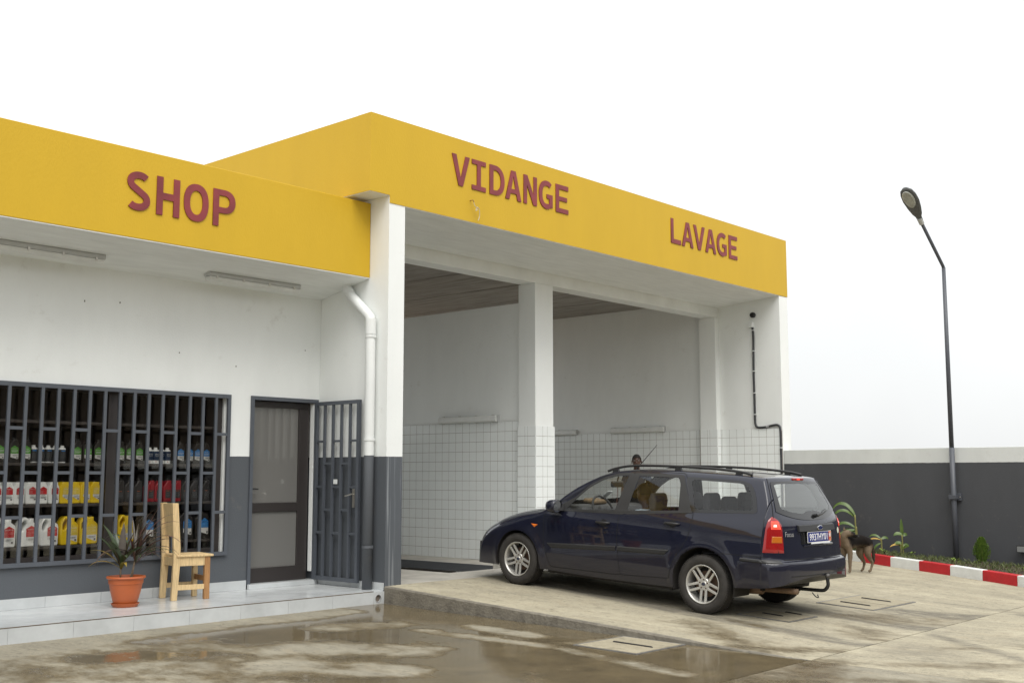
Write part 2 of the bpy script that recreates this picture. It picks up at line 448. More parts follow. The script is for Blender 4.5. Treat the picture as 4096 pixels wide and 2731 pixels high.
def ramp_z(y):
    return 0.19 + 0.054 * (y - 10.02) if y > 4.9 else 0.19 + 0.054 * (4.9 - 10.02)
def shop_z(y):
    return -0.0167 * (10 - y) if y > 4.9 else -0.0167 * 5.1
def sstep(a, b, x):
    t = min(1, max(0, (x - a) / (b - a))); return t * t * (3 - 2 * t)
def fb(x, y, s, o=0.0):
    return mnoise.fractal(Vector((x * s + o, y * s - o, o)), 1.0, 2.0, 4)
def seg_d(x, y, ax, ay, bx, by):
    dx, dy = bx - ax, by - ay
    t = max(0, min(1, ((x - ax) * dx + (y - ay) * dy) / (dx * dx + dy * dy)))
    return math.hypot(x - ax - t * dx, y - ay - t * dy)
def wet_A(x, y):
    n = fb(x, y, 0.9, 3.1)
    e = 5.45 + 0.35 * math.sin(y * 1.7) + 0.7 * n
    w = 0.10 + sstep(e - 0.6, e + 1.0, x) * 0.72
    w += 0.16 * n + 0.16 * fb(x, y, 2.3, 7.7) + 0.07 * fb(x, y, 6.0, 1.7)
    if y > 9.3: w -= sstep(9.3, 9.75, y) * (0.75 if x < 8.2 else 0.75 * (1 - sstep(8.2, 8.6, x)))
    w -= 0.62 * (1 - sstep(0.03, 0.30, seg_d(x, y, 8.42, 8.05, 8.36, 7.2)))
    w -= 0.55 * (1 - sstep(0.02, 0.22, min(seg_d(x, y, 7.85, 8.2, 7.98, 6.6), seg_d(x, y, 7.98, 6.6, 7.72, 5.1))))
    w -= 0.55 * (1 - sstep(0.1, 0.62, seg_d(x, y, 6.35, 8.1, 7.0, 7.35)))
    w -= 0.6 * (1 - sstep(0.1, 0.5, seg_d(x, y, 5.75, 7.5, 6.2, 6.75)))
    w -= 0.45 * (1 - sstep(0.1, 0.4, seg_d(x, y, 7.3, 8.9, 7.9, 8.7)))
    w += 0.35 * (1 - sstep(0.1, 0.5, seg_d(x, y, 8.9, 9.95, 8.85, 8.4)))
    w += 0.42 * (1 - sstep(0.05, 0.45, seg_d(x, y, 4.9, 8.9, 5.5, 8.5)))
    w -= 0.5 * (1 - sstep(0.28, 0.6, max(abs(x - 8.66), abs(y - 6.28))))
    w += 0.22 * (1 - sstep(0.3, 1.1, seg_d(x, y, 4.2, 8.9, 5.6, 7.6)))
    return w
def stain_A(x, y):
    return max(0, 0.5 * fb(x, y, 0.7, 9.0) + 0.1)
def wet_B(x, y):
    w = 0.0
    for (a, b, c, d, r, m) in ((9.9, 6.5, 9.2, 5.2, 0.34, .40), (10.45, 6.2, 10.3, 5.9, 0.18, .36), (11.8, 5.6, 12.2, 4.9, 0.5, .40), (11.2, 5.3, 10.6, 4.8, 0.30, .34), (9.1, 5.4, 9.6, 4.75, 0.3, .42)):
        w = max(w, m * (1 - sstep(0.0, r * 1.5, seg_d(x, y, a, b, c, d))))
    return w + 0.10 * fb(x, y, 1.6, 5) + 0.05 * fb(x * 2, y, 3, 3)
def stain_B(x, y):
    s = max(0, 0.5 * fb(x * 2.2, y * 0.4, 0.8, 2.0))
    for (a, b, c, d, r) in ((10.75, 9.2, 10.15, 4.75, 0.16), (12.05, 9.0, 11.6, 4.75, 0.2), (12.6, 5.4, 12.9, 4.7, 0.3)):
        s = max(s, 0.9 * (1 - sstep(r * .6, r * 1.3, seg_d(x, y, a, b, c, d))))
    s = max(s, 0.35 * (1 - sstep(0.3, 1.5, abs(y - 8.9))) * sstep(12.5, 14.5, x))
    return s
def wet_C(x, y):
    w = 0.0
    for (a, b, c, d, r, m) in ((8.9, 4.6, 7.6, 4.1, 0.5, .50), (9.2, 4.1, 9.9, 3.3, 0.22, .28), (8.4, 3.9, 8.9, 3.0, 0.3, .36), (10.4, 4.1, 11.6, 3.2, 0.2, .24), (7.5, 4.5, 6.0, 4.0, 1.0, .66)):
        w = max(w, m * (1 - sstep(0.0, r * 1.4, seg_d(x, y, a, b, c, d))))
    return w + 0.12 * fb(x, y, 1.1, 4) + 0.08 * fb(x * 2, y, 2.6, 3)
def stain_C(x, y):
    s = max(0, 0.55 * fb(x * 1.5, y * 0.8, 0.8, 6.0))
    for (a, b, c, d, r) in ((11.2, 4.5, 9.9, 3.0, 0.10), (13.5, 4.4, 12.0, 2.5, 0.14)):
        s = max(s, 0.8 * (1 - sstep(0.0, r * 1.6, seg_d(x, y, a, b, c, d))))
    return s

def slab(name, xs, ys, zf, wetf, stf, m, skirt=0.35):
    nx, ny = len(xs), len(ys)
    V = [(x, y, zf(y) + 0.003 * mnoise.noise(Vector((x * 1.3, y * 1.3, 0.5)))) for y in ys for x in xs]
    F = [(j * nx + i, j * nx + i + 1, (j + 1) * nx + i + 1, (j + 1) * nx + i) for j in range(ny - 1) for i in range(nx - 1)]
    n0 = len(V)
    ring = [i for i in range(nx)] + [j * nx + nx - 1 for j in range(1, ny)] + [(ny - 1) * nx + i for i in range(nx - 2, -1, -1)] + [j * nx for j in range(ny - 2, 0, -1)]
    wet = [wetf(x, y) for y in ys for x in xs]; st = [stf(x, y) for y in ys for x in xs]
    for k in ring:
        V.append((V[k][0], V[k][1], V[k][2] - skirt)); wet.append(0.0); st.append(0.3)
    m_ = len(ring)
    for i in range(m_):
        F.append((ring[(i + 1) % m_], ring[i], n0 + i, n0 + (i + 1) % m_))
    me = bpy.data.meshes.new(name); me.from_pydata(V, [], F); me.update()
    a = me.attributes.new('wet', 'FLOAT', 'POINT'); a.data.foreach_set('value', wet)
    a = me.attributes.new('stain', 'FLOAT', 'POINT'); a.data.foreach_set('value', st)
    me.materials.append(m)
    o = bpy.data.objects.new(name, me); COL.objects.link(o)
    tag(o, kind='structure')
    return o
def lin(a, b, d):
    n = max(1, int(round((b - a) / d))); return [a + (b - a) * i / n for i in range(n + 1)]

g_ = MB().add([(-400, -400, -0.42), (400, -400, -0.42), (400, 400, -0.42), (-400, 400, -0.42)], [(0, 1, 2, 3)])
tag(g_.build('ground', mat('bare brown earth', (0.16, 0.12, 0.085), 0.95, var=0.25, vscale=0.4)), kind='structure')
XJ = 8.975
slab('forecourt', [-20, -12, -6, -2, 1] + lin(2.5, XJ - 0.006, 0.035), lin(4.70, 10.0, 0.035) + [10.6], shop_z, wet_A, stain_A, M_conc)
slab('ramp', lin(9.02, 14.0, 0.05) + lin(14.3, 18.7, 0.3), lin(4.69, 10.03, 0.05), ramp_z, wet_B, stain_B, M_conc2)
re_ = MB(); V = []
for y in lin(4.72, 10.015, 0.05):
    j_ = 0.006 * mnoise.noise(Vector((y * 3, 2, 1))) + 0.004 * mnoise.noise(Vector((y * 11, 5, 1)))
    V += [(8.992 + j_, y, shop_z(y) - 0.05), (9.0 + j_, y, ramp_z(y) - 0.012), (9.012 + j_, y, ramp_z(y) + 0.001), (9.06, y, ramp_z(y) + 0.0005)]
re_.add(V, [(4 * i + k, 4 * i + k + 1, 4 * (i + 1) + k + 1, 4 * (i + 1) + k) for i in range(len(V) // 4 - 1) for k in range(3)])
tag(re_.build('ramp_edge', mat('shade toned rough slab edge', (0.11, 0.098, 0.078), 0.85, col2=(0.22, 0.2, 0.16), vscale=7, bump=0.8, bscale=38), smooth=False), kind='structure')  # side face coloured darker than the ramp top, its shade put into the colour
slab('apron', lin(XJ + 0.008, 15, 0.05) + [17, 20, 26, 40, 60], [-40, -25, -12, -6, -2, 0] + lin(1.5, 4.676, 0.05), ramp_z, wet_C, stain_C, M_conc2)
slab('yard', [-30, -20, -12, -6, -2, 2] + lin(4, XJ - 0.006, 0.05), [-40, -25, -12, -6, -2, 0] + lin(1.5, 4.688, 0.05), shop_z, wet_C, stain_C, M_conc)

# ------------------------------------------------------------------ shop building
shop = thing('shop_building', 'low white and grey shop with yellow fascia, barred window and glass door', 'building', (4.5, 11.27, 0))
WX0, WX1, WZ0, WZ1 = 3.90, 7.69, 0.585, 2.375
DX0, DX1, DZ0, DZ1 = 7.985, 8.98, 0.147, 2.385
w = MB()
w.box(-6, WX0, 11.27, 11.47, -0.2, 3.9)
w.box(WX0, WX1, 11.27, 11.47, -0.2, WZ0)
w.box(WX0, WX1, 11.27, 11.47, WZ1, 3.9)
w.box(WX1, DX0, 11.27, 11.47, -0.2, 3.9)
w.box(DX0, DX1, 11.27, 11.47, DZ1, 3.9)
w.box(DX0, DX1, 11.27, 11.47, -0.2, 0.2)
w.box(DX1, 9.008, 11.27, 11.47, -0.2, 3.9)
w.build('wall', M_wall, shop)
fa = MB()
fa.box(-6, 9.006, 10.35, 10.55, 3.825, 4.74)
fa.build('fascia', M_yellow, shop, bevel=0.006)
sf = MB()
P = [(10.356, 3.815), (10.356, 3.845), (10.56, 3.96), (11.5, 3.96), (11.5, 3.60), (11.268, 3.645)]
sf.prism(P, lambda y, z: (-6, y, z), lambda y, z: (9.004, y, z))
sf.build('soffit', M_soffit, shop)
rf = MB(); rf.box(-6, 8.66, 10.56, 17.8, 4.3, 4.5)
rf.build('roof', M_rough, shop)
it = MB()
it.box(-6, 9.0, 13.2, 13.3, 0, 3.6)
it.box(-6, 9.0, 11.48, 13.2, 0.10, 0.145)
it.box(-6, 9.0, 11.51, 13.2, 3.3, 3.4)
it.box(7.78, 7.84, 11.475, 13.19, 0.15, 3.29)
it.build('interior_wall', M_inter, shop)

M_shelf0 = mat('brown wall plug', (0.12, 0.1, 0.08), 0.7)
for (x_, z_, a_) in [(5.863, 3.276, 0.014), (6.266, 3.304, 0.012), (7.01, 2.822, 0.009), (7.765, 2.722, 0.008), (8.768, 2.99, 0.008)]:
    MB().box(x_ - 0.004, x_ + 0.004, 11.262, 11.272, z_ - a_ * 0.7, z_ + a_ * 0.7).build('wall_plug', M_shelf0, shop)
# grille over the shop window
fr = MB()
y0, y1 = 11.236, 11.266
fr.box(WX0 - 0.03, WX1 + 0.005, y0, y1, WZ1 - 0.035, WZ1 + 0.01)
fr.box(WX0 - 0.03, WX1 + 0.005, y0, y1, WZ0 - 0.03, WZ0 + 0.012)
fr.box(WX1 - 0.036, WX1 + 0.005, y0 + 0.001, y1, WZ0 + 0.012, WZ1 - 0.035)
fr.box(WX0 - 0.03, WX0, y0 + 0.001, y1, WZ0 + 0.012, WZ1 - 0.035)
grille = fr.build('window_grille', M_steel, shop)
bx = [7.669 - 0.1707 * k for k in range(1, 22)]
vb = MB(); vb.box(-0.0165, 0.0165, -0.012, 0.012, (WZ0 + 0.012), (WZ1 - 0.035)); vbm = vb.mesh('bar'); vbm.materials.append(M_steel)
for x in bx: inst('bar', vbm, grille, (x, 11.249, 0))
hb = MB(); hb.box(0.0170, 0.1707 - 0.0170, -0.010, 0.010, -0.016, 0.016); hbm = hb.mesh('crossbar'); hbm.materials.append(M_steel)
for k in range(0, 22):
    xl = 7.669 - 0.1707 * (k + 1)
    if xl < WX0 + 0.02: continue
    for z_ in ((1.925, 1.042) if k % 2 == 0 else (1.483,)):
        if k == 0: z_ = z_
        inst('crossbar', hbm, grille, (xl, 11.249, z_))

# aluminium window behind the grille
wf = MB()
fy0, fy1 = 11.335, 11.385
wf.box(WX0, WX1 - 0.045, fy0, fy1, WZ0, WZ0 + 0.055); wf.box(WX0, WX1 - 0.045, fy0, fy1, WZ1 - 0.055, WZ1)
wf.box(WX1 - 0.11, WX1 - 0.045, fy0 + 0.001, fy1, WZ0 + 0.055, WZ1 - 0.055)
wf.box(6.225, 6.325, fy0 + 0.001, fy1 + 0.01, WZ0 + 0.055, WZ1 - 0.055)
wf.box(WX0, WX0 + 0.06, fy0 + 0.001, fy1, WZ0 + 0.055, WZ1 - 0.055)
win = wf.build('window', M_alu, shop)
for (a, b) in ((WX0 + 0.06, 6.225), (6.325, WX1 - 0.11)):
    p = MB(); p.box(a, b, 11.357, 11.361, WZ0 + 0.055, WZ1 - 0.055); p.build('pane', M_glass, win)
MB().box(WX1 - 0.045, WX1 - 0.001, 11.30, 11.40, WZ0, WZ1).build('window_reveal', M_white, shop)

# door and its frame
df = MB()
df.box(DX0, DX1, 11.245, 11.30, DZ1 - 0.04, DZ1 + 0.004); df.box(DX0, DX0 + 0.042, 11.245, 11.30, 0.15, DZ1 - 0.04)
df.box(DX1 - 0.02, DX1 + 0.004, 11.245, 11.30, 0.22, DZ1 - 0.04)
df.build('door_frame', M_steel, shop)
MB().box(DX1 - 0.06, DX1 - 0.022, 11.27, 11.33, 0.30, DZ1 - 0.05).build('door_jamb', M_white, shop)
dl = MB()
dz0, dz1 = 0.205, 2.34
ex0, ex1 = DX0 + 0.045, 8.90
dl.box(ex0, ex1, 11.33, 11.38, dz1 - 0.07, dz1); dl.box(ex0, ex1, 11.33, 11.38, dz0, 0.375)
dl.box(ex0, ex1 - 0.15, 11.331, 11.379, 1.027, 1.134)
dl.box(ex1 - 0.15, ex1, 11.329, 11.381, 0.375, dz1 - 0.07); dl.box(ex0, ex0 + 0.02, 11.329, 11.381, 0.375, dz1 - 0.07)
door = dl.build('door', M_alu, shop, bevel=0.004)
for (a, b) in ((0.375, 1.027), (1.134, dz1 - 0.07)):
    MB().box(ex0 + 0.02, ex1 - 0.15, 11.352, 11.357, a, b).build('pane', M_film, door)
hd = MB(); hd.tube([(8.05, 11.33, 1.30), (8.05, 11.285, 1.30), (8.13, 11.28, 1.297)], 0.009, 8); hd.box(8.035, 8.065, 11.318, 11.33, 1.2, 1.36)
hd.build('handle', M_black, door)
MB().box(DX0, DX1, 11.21, 11.47, 0.148, 0.204).build('threshold', M_plat, shop)

# grille door standing open against the side wall
gd = MB()
gx, gy0, gy1, gz0, gz1 = 8.925, 10.415, 11.255, 0.205, 2.355
gd.box(gx, gx + 0.04, gy0, gy1, gz1 - 0.045, gz1); gd.box(gx, gx + 0.04, gy0, gy1, gz0, gz0 + 0.045)
gd.box(gx, gx + 0.04, gy0, gy0 + 0.045, gz0 + 0.045, gz1 - 0.045); gd.box(gx, gx + 0.04, gy1 - 0.045, gy1, gz0 + 0.045, gz1 - 0.045)
gdo = gd.build('grille_door', M_steel, shop)
nb = 5; dy = (gy1 - gy0 - 0.045) / nb
vb2 = MB().box(0.006, 0.034, -0.015, 0.015, gz0 + 0.045, gz1 - 0.045).mesh('bar'); vb2.materials.append(M_steel)
for k in range(1, nb): inst('bar', vb2, gdo, (gx, gy0 + 0.022 + dy * k, 0))
hb2 = MB().box(0.008, 0.032, -dy / 2 + 0.016, dy / 2 - 0.016, -0.013, 0.013).mesh('crossbar'); hb2.materials.append(M_steel)
for k in range(nb):
    for z_ in ((1.87, 1.32, 0.77) if k % 2 == 0 else (1.60, 1.045)):
        inst('crossbar', hb2, gdo, (gx, gy0 + 0.022 + dy * (k + 0.5), z_))
lk = MB(); lk.box(gx - 0.014, gx - 0.002, gy0 + 0.05, gy0 + 0.085, 1.08, 1.30); lk.build('lock_plate', M_metal, gdo)
lh = MB(); lh.tube([(gx - 0.01, gy0 + 0.067, 1.235), (gx - 0.05, gy0 + 0.067, 1.235), (gx - 0.055, gy0 + 0.17, 1.215)], 0.008, 8); lh.build('handle', M_metal, gdo)
MB().box(gx - 0.004, gx - 0.0005, gy0 + 0.38, gy0 + 0.45, 1.355, 1.41).build('paper_tag', M_pvcw, gdo)

# tiled step in front of the shop
step = thing('tiled_step', 'long pale tiled step running along the front of the shop', 'step', (4.5, 10.6, 0))
MB().box(-6, 9.0, 10.03, 11.265, -0.25, 0.128).build('core', M_grout, step)
ft = MB().box(0.0012, 0.5988, 0.0012, 0.5988, 0, 0.017).mesh('floor_tile'); ft.materials.append(M_plat)
ft2 = MB().box(0.0012, 0.5988, 0.0012, 0.055, 0, 0.0165).mesh('floor_tile'); ft2.materials.append(M_plat)
rt = MB().box(0.0012, 0.5988, 0, 0.018, 0.0, 0.148).mesh('riser_tile'); rt.materials.append(M_plat)
rx = [8.84 - 0.6 * k for k in range(0, 12)]
for x in rx:
    inst('riser_tile', rt, step, (x - 0.6, 10.010, -0.012))
    for j in range(2): inst('floor_tile', ft, step, (x - 0.6, 10.03 + 0.6 * j, 0.1295))
    inst('floor_tile', ft2, step, (x - 0.6, 11.23 - 0.02, 0.1294))
e = MB(); e.box(8.8412, 9.0, 10.03, 11.21, 0.1295, 0.1465); e.build('floor_tile', M_plat, step)
# riser end piece with the drain outlet
lp = [(8.8415, -0.012), (9.0, -0.012), (9.0, 0.136), (8.8415, 0.136)]
hole = [(8.905 + 0.047 * math.cos(2 * math.pi * k / 20), 0.062 + 0.047 * math.sin(2 * math.pi * k / 20)) for k in range(20)]
me = map_mesh(curve_mesh([lp, hole], 0.018, 'riser_tile'), lambda c: Vector((c.x, 10.019 + c.z, c.y)) - ORG[step.name])
mesh_obj('riser_tile', me, M_plat, step)
MB().box(-6, 8.84, 10.0125, 10.0295, 0.1362, 0.1432).build('nosing_joint', mat('dirty brown joint', (0.1, 0.075, 0.05), 0.9), step)
sk = MB().box(0.0015, 0.5985, 0, 0.012, 0, 0.105).mesh('skirting_tile'); sk.materials.append(M_plat)
for k in range(12):
    x = 7.98 - 0.6 * (k + 1)
    inst('skirting_tile', sk, step, (x, 11.2575, 0.1475))
sk2 = MB().box(0, 0.012, 0.0015, 0.5985, 0, 0.08).mesh('skirting_tile'); sk2.materials.append(M_plat)
for k in range(2): inst('skirting_tile', sk2, step, (8.996, 10.03 + 0.6 * k, 0.1475))
dp = thing('drain_pipe', 'short drain pipe end opening in the step riser beside the ramp', 'pipe', (8.905, 10.1, 0.062))
b_ = MB(); Mx = Matrix.Translation((8.905, 10.006, 0.062)) @ Matrix.Rotation(R(-90), 4, 'X')
b_.lathe([(0.046, 0), (0.046, 0.5), (0.040, 0.5), (0.040, 0.0)], 24, Mx, close=True)
b_.build('pipe', mat('dirty grey pvc', (0.35, 0.36, 0.36), 0.5), dp, smooth=False)

# ------------------------------------------------------------------ service bay building
bay = thing('service_bay_building', 'tall white two-bay garage with yellow fascia beside the shop', 'building', (13.9, 10.02, 0.19))
MB().box(9.010, 9.265, 10.02, 17.8, -0.3, 4.79).build('side_wall', M_pillar, bay)
sw_ = MB(); sw_.box(18.47, 18.77, 10.02, 10.26, -0.3, 4.69); sw_.box(18.47, 18.77, 10.26, 17.8, -0.3, 4.94); sw_.build('side_wall', M_white, bay)
MB().box(9.265, 18.47, 17.6, 17.8, -0.3, 2.3).build('back_wall', M_white, bay)  # unseen wall kept low, left open above to let light into the bays
MB().box(13.24, 13.44, 11.64, 17.6, -0.3, 4.13).build('partition_wall', M_white, bay)
colc = MB().box(13.176, 13.60, 11.296, 11.64, 0.1, 4.40).build('column', M_white, bay, bevel=0.006)
colr = MB().box(18.34, 18.469, 11.296, 11.65, 0.1, 4.40).build('column', M_white, bay, bevel=0.006)
MB().box(9.266, 18.469, 11.296, 11.60, 4.401, 4.74).build('beam', M_soffit, bay, bevel=0.006)
f_ = MB()
f_.box(8.694, 9.012, 10.013, 10.25, 4.79, 5.745)
f_.box(9.012, 18.775, 10.013, 10.25, 4.697, 5.745)
f_.build('fascia', M_yellow, bay)
MB().box(8.694, 8.90, 10.25, 17.8, 4.79, 5.743).build('parapet', M_yellow, bay)
MB().box(18.57, 18.775, 10.25, 17.8, 4.945, 5.743).build('parapet', M_yellow, bay)
MB().box(8.9, 9.26, 10.25, 17.6, 4.80, 4.95).build('overhang', M_soffit, bay)
MB().box(8.70, 9.008, 10.02, 17.7, 4.784, 4.7895).build('overhang_soffit', M_white, bay)
s_ = MB(); s_.prism([(10.018, 4.690), (10.018, 4.6965), (10.26, 4.6965), (10.26, 4.9), (11.29, 4.9), (11.29, 4.585)], lambda y, z: (9.267, y, z), lambda y, z: (18.468, y, z))
s_.build('soffit', M_soffit, bay)
MB().box(9.0, 18.6, 10.25, 17.7, 4.96, 5.1).build('roof', M_rough, bay)
cx = [9.27, 10.42, 11.78, 13.18, 14.64, 15.99, 17.21, 18.465]
for a, b in zip(cx[:-1], cx[1:]):
    MB().box(a + 0.022, b - 0.022, 11.60, 17.6, 4.735, 4.86).build('ceiling_panel', M_ceil, bay)
MB().box(9.27, 18.46, 11.60, 17.6, 4.87, 4.94).build('ceiling_slab', M_dark, bay)

# bay floor with inspection pit
M_bfloor = mat('grey bay floor', (0.36, 0.34, 0.30), 0.6, var=0.22, vscale=3, bump=0.2, bscale=30)
fl = MB()
fl.box(9.265, 10.8, 10.032, 17.6, -0.3, 0.19); fl.box(10.8, 12.45, 10.032, 10.76, -0.3, 0.19)
fl.box(12.45, 18.47, 10.032, 11.50, -0.3, 0.189); fl.box(12.45, 13.24, 11.50, 17.6, 0.03, 0.15); fl.box(13.44, 18.47, 11.50, 17.6, -0.3, 0.19)
tag(fl.build('floor', M_bfloor), kind='structure')
MB().box(12.425, 12.449, 11.50, 17.6, 0.035, 0.153).build('pit_edge', mat('dark painted pit edge', (0.045, 0.047, 0.052), 0.5), bay)
pit = MB(); pit.box(12.56, 12.62, 10.76, 17.6, -1.5, 0.03); pit.box(10.805, 12.555, 10.765, 17.595, -0.35, -0.03)
pit.build('pit_wall', M_white, bay)
MB().box(12.46, 12.55, 12.35, 16, -0.029, 0.02).build('pit_panel', M_inter, bay)

# wall tiles, piece by piece
def tile_mesh(w, h, t=0.012, c=0.002):
    b = MB()
    a0, a1, h0, h1 = -w / 2, w / 2, -h / 2, h / 2
    b.add([(0, a0, h0), (0, a1, h0), (0, a1, h1), (0, a0, h1), (-t + c, a0, h0), (-t + c, a1, h0), (-t + c, a1, h1), (-t + c, a0, h1),
           (-t, a0 + c, h0 + c), (-t, a1 - c, h0 + c), (-t, a1 - c, h1 - c), (-t, a0 + c, h1 - c)],
          [(0, 4, 5, 1), (1, 5, 6, 2), (2, 6, 7, 3), (3, 7, 4, 0), (4, 8, 9, 5), (5, 9, 10, 6), (6, 10, 11, 7), (7, 11, 8, 4), (8, 11, 10, 9)])
    return b
tm = tile_mesh(0.1488, 0.1488); tmm = tm.mesh('wall_tile'); tmm.materials.append(M_tile)
stuff = MB()
MB().box(13.2240, 13.2395, 11.645, 17.5, 0.152, 2.290).build('grout_bed', M_grout, bay)
rng = random.Random(3)
for r_ in range(14):
    for c_ in range(20):
        y_, z_ = 11.735 + 0.1535 * c_, 2.2145 - 0.153 * r_
        loc = (13.2335 + rng.uniform(-0.0006, 0.0006), y_, z_)
        if c_ < 18 and not (c_ < 3 and r_ > 9):
            inst('wall_tile', tmm, bay, loc)
        else:
            stuff.add([(p[0] + loc[0], p[1] + loc[1], p[2] + loc[2]) for p in tm.v], tm.f)
# centre column: front and side
def col_tiles(widths, start, place, ztop, rows, parts):
    a = start
    for wd in widths:
        t_ = tile_mesh(wd - 0.0045, 0.1488); me_ = None
        for r_ in range(rows):
            z_ = ztop - 0.0765 - 0.153 * r_
            loc, rot = place(a + wd / 2, z_)
            if parts:
                if me_ is None: me_ = t_.mesh('wall_tile'); me_.materials.append(M_tile)
                inst('wall_tile', me_, bay, loc, rot)
            else:
                Mt = Matrix.Translation(loc) @ Matrix.Rotation(rot[2] if rot else 0, 4, 'Z')
                stuff.add([tuple(Mt @ Vector(p)) for p in t_.v], t_.f)
        a += wd
gb = MB(); gb.box(13.1600, 13.6, 11.2800, 11.2955, 0.19, 2.202); gb.box(13.1600, 13.1755, 11.2960, 11.650, 0.19, 2.202); gb.build('grout_bed', M_grout, bay)
col_tiles([0.166, 0.109, 0.166], 13.158, lambda a, z_: ((a, 11.2895, z_), (0, 0, R(90))), 2.205, 11, True)
col_tiles([0.155, 0.054, 0.152], 11.288, lambda a, z_: ((13.1695, a, z_), None), 2.205, 12, False)
for (x_, y_, z1_) in ((13.1635, 11.2835, 2.204), (13.604, 11.286, 2.204), (18.3275, 11.2835, 2.304)): MB().box(x_ - 0.007, x_ + 0.007, y_ - 0.007, y_ + 0.007, 0.19, z1_).build('corner_trim', M_tile, bay)
gb = MB(); gb.box(18.4540, 18.4695, 10.03, 17.5, 0.19, 2.300); gb.box(18.3240, 18.3395, 11.30, 11.660, 0.19, 2.300); gb.box(18.3240, 18.453, 11.2800, 11.2955, 0.19, 2.300); gb.build('grout_bed', M_grout, bay)
for r_ in range(14):
    for c_ in range(8):
        stuff.add([(p[0] + 18.4635, p[1] + 10.105 + 0.1535 * c_, p[2] + 2.2245 - 0.153 * r_) for p in tm.v], tm.f)
    for c_ in range(26):
        stuff.add([(p[0] + 18.4635, p[1] + 11.735 + 0.1535 * c_, p[2] + 2.2245 - 0.153 * r_) for p in tm.v], tm.f)
col_tiles([0.155, 0.054, 0.152], 11.288, lambda a, z_: ((18.3335, a, z_), None), 2.305, 13, False)
col_tiles([0.125], 18.325, lambda a, z_: ((a, 11.2895, z_), (0, 0, R(90))), 2.305, 13, False)
for r_ in range(14):
    t_ = tile_mesh(0.019, 0.1488); stuff.add([(p[0] + 18.4635, p[1] + 11.267, p[2] + 2.2245 - 0.153 * r_) for p in t_.v], t_.f)
for c_ in range(30):
    stuff.add([(p[0] + 12.559, p[1] + 10.85 + 0.1535 * c_, p[2] - 0.05) for p in tm.v], tm.f)
tag(stuff.build('wall_tiles', M_tile, bay), kind='stuff')

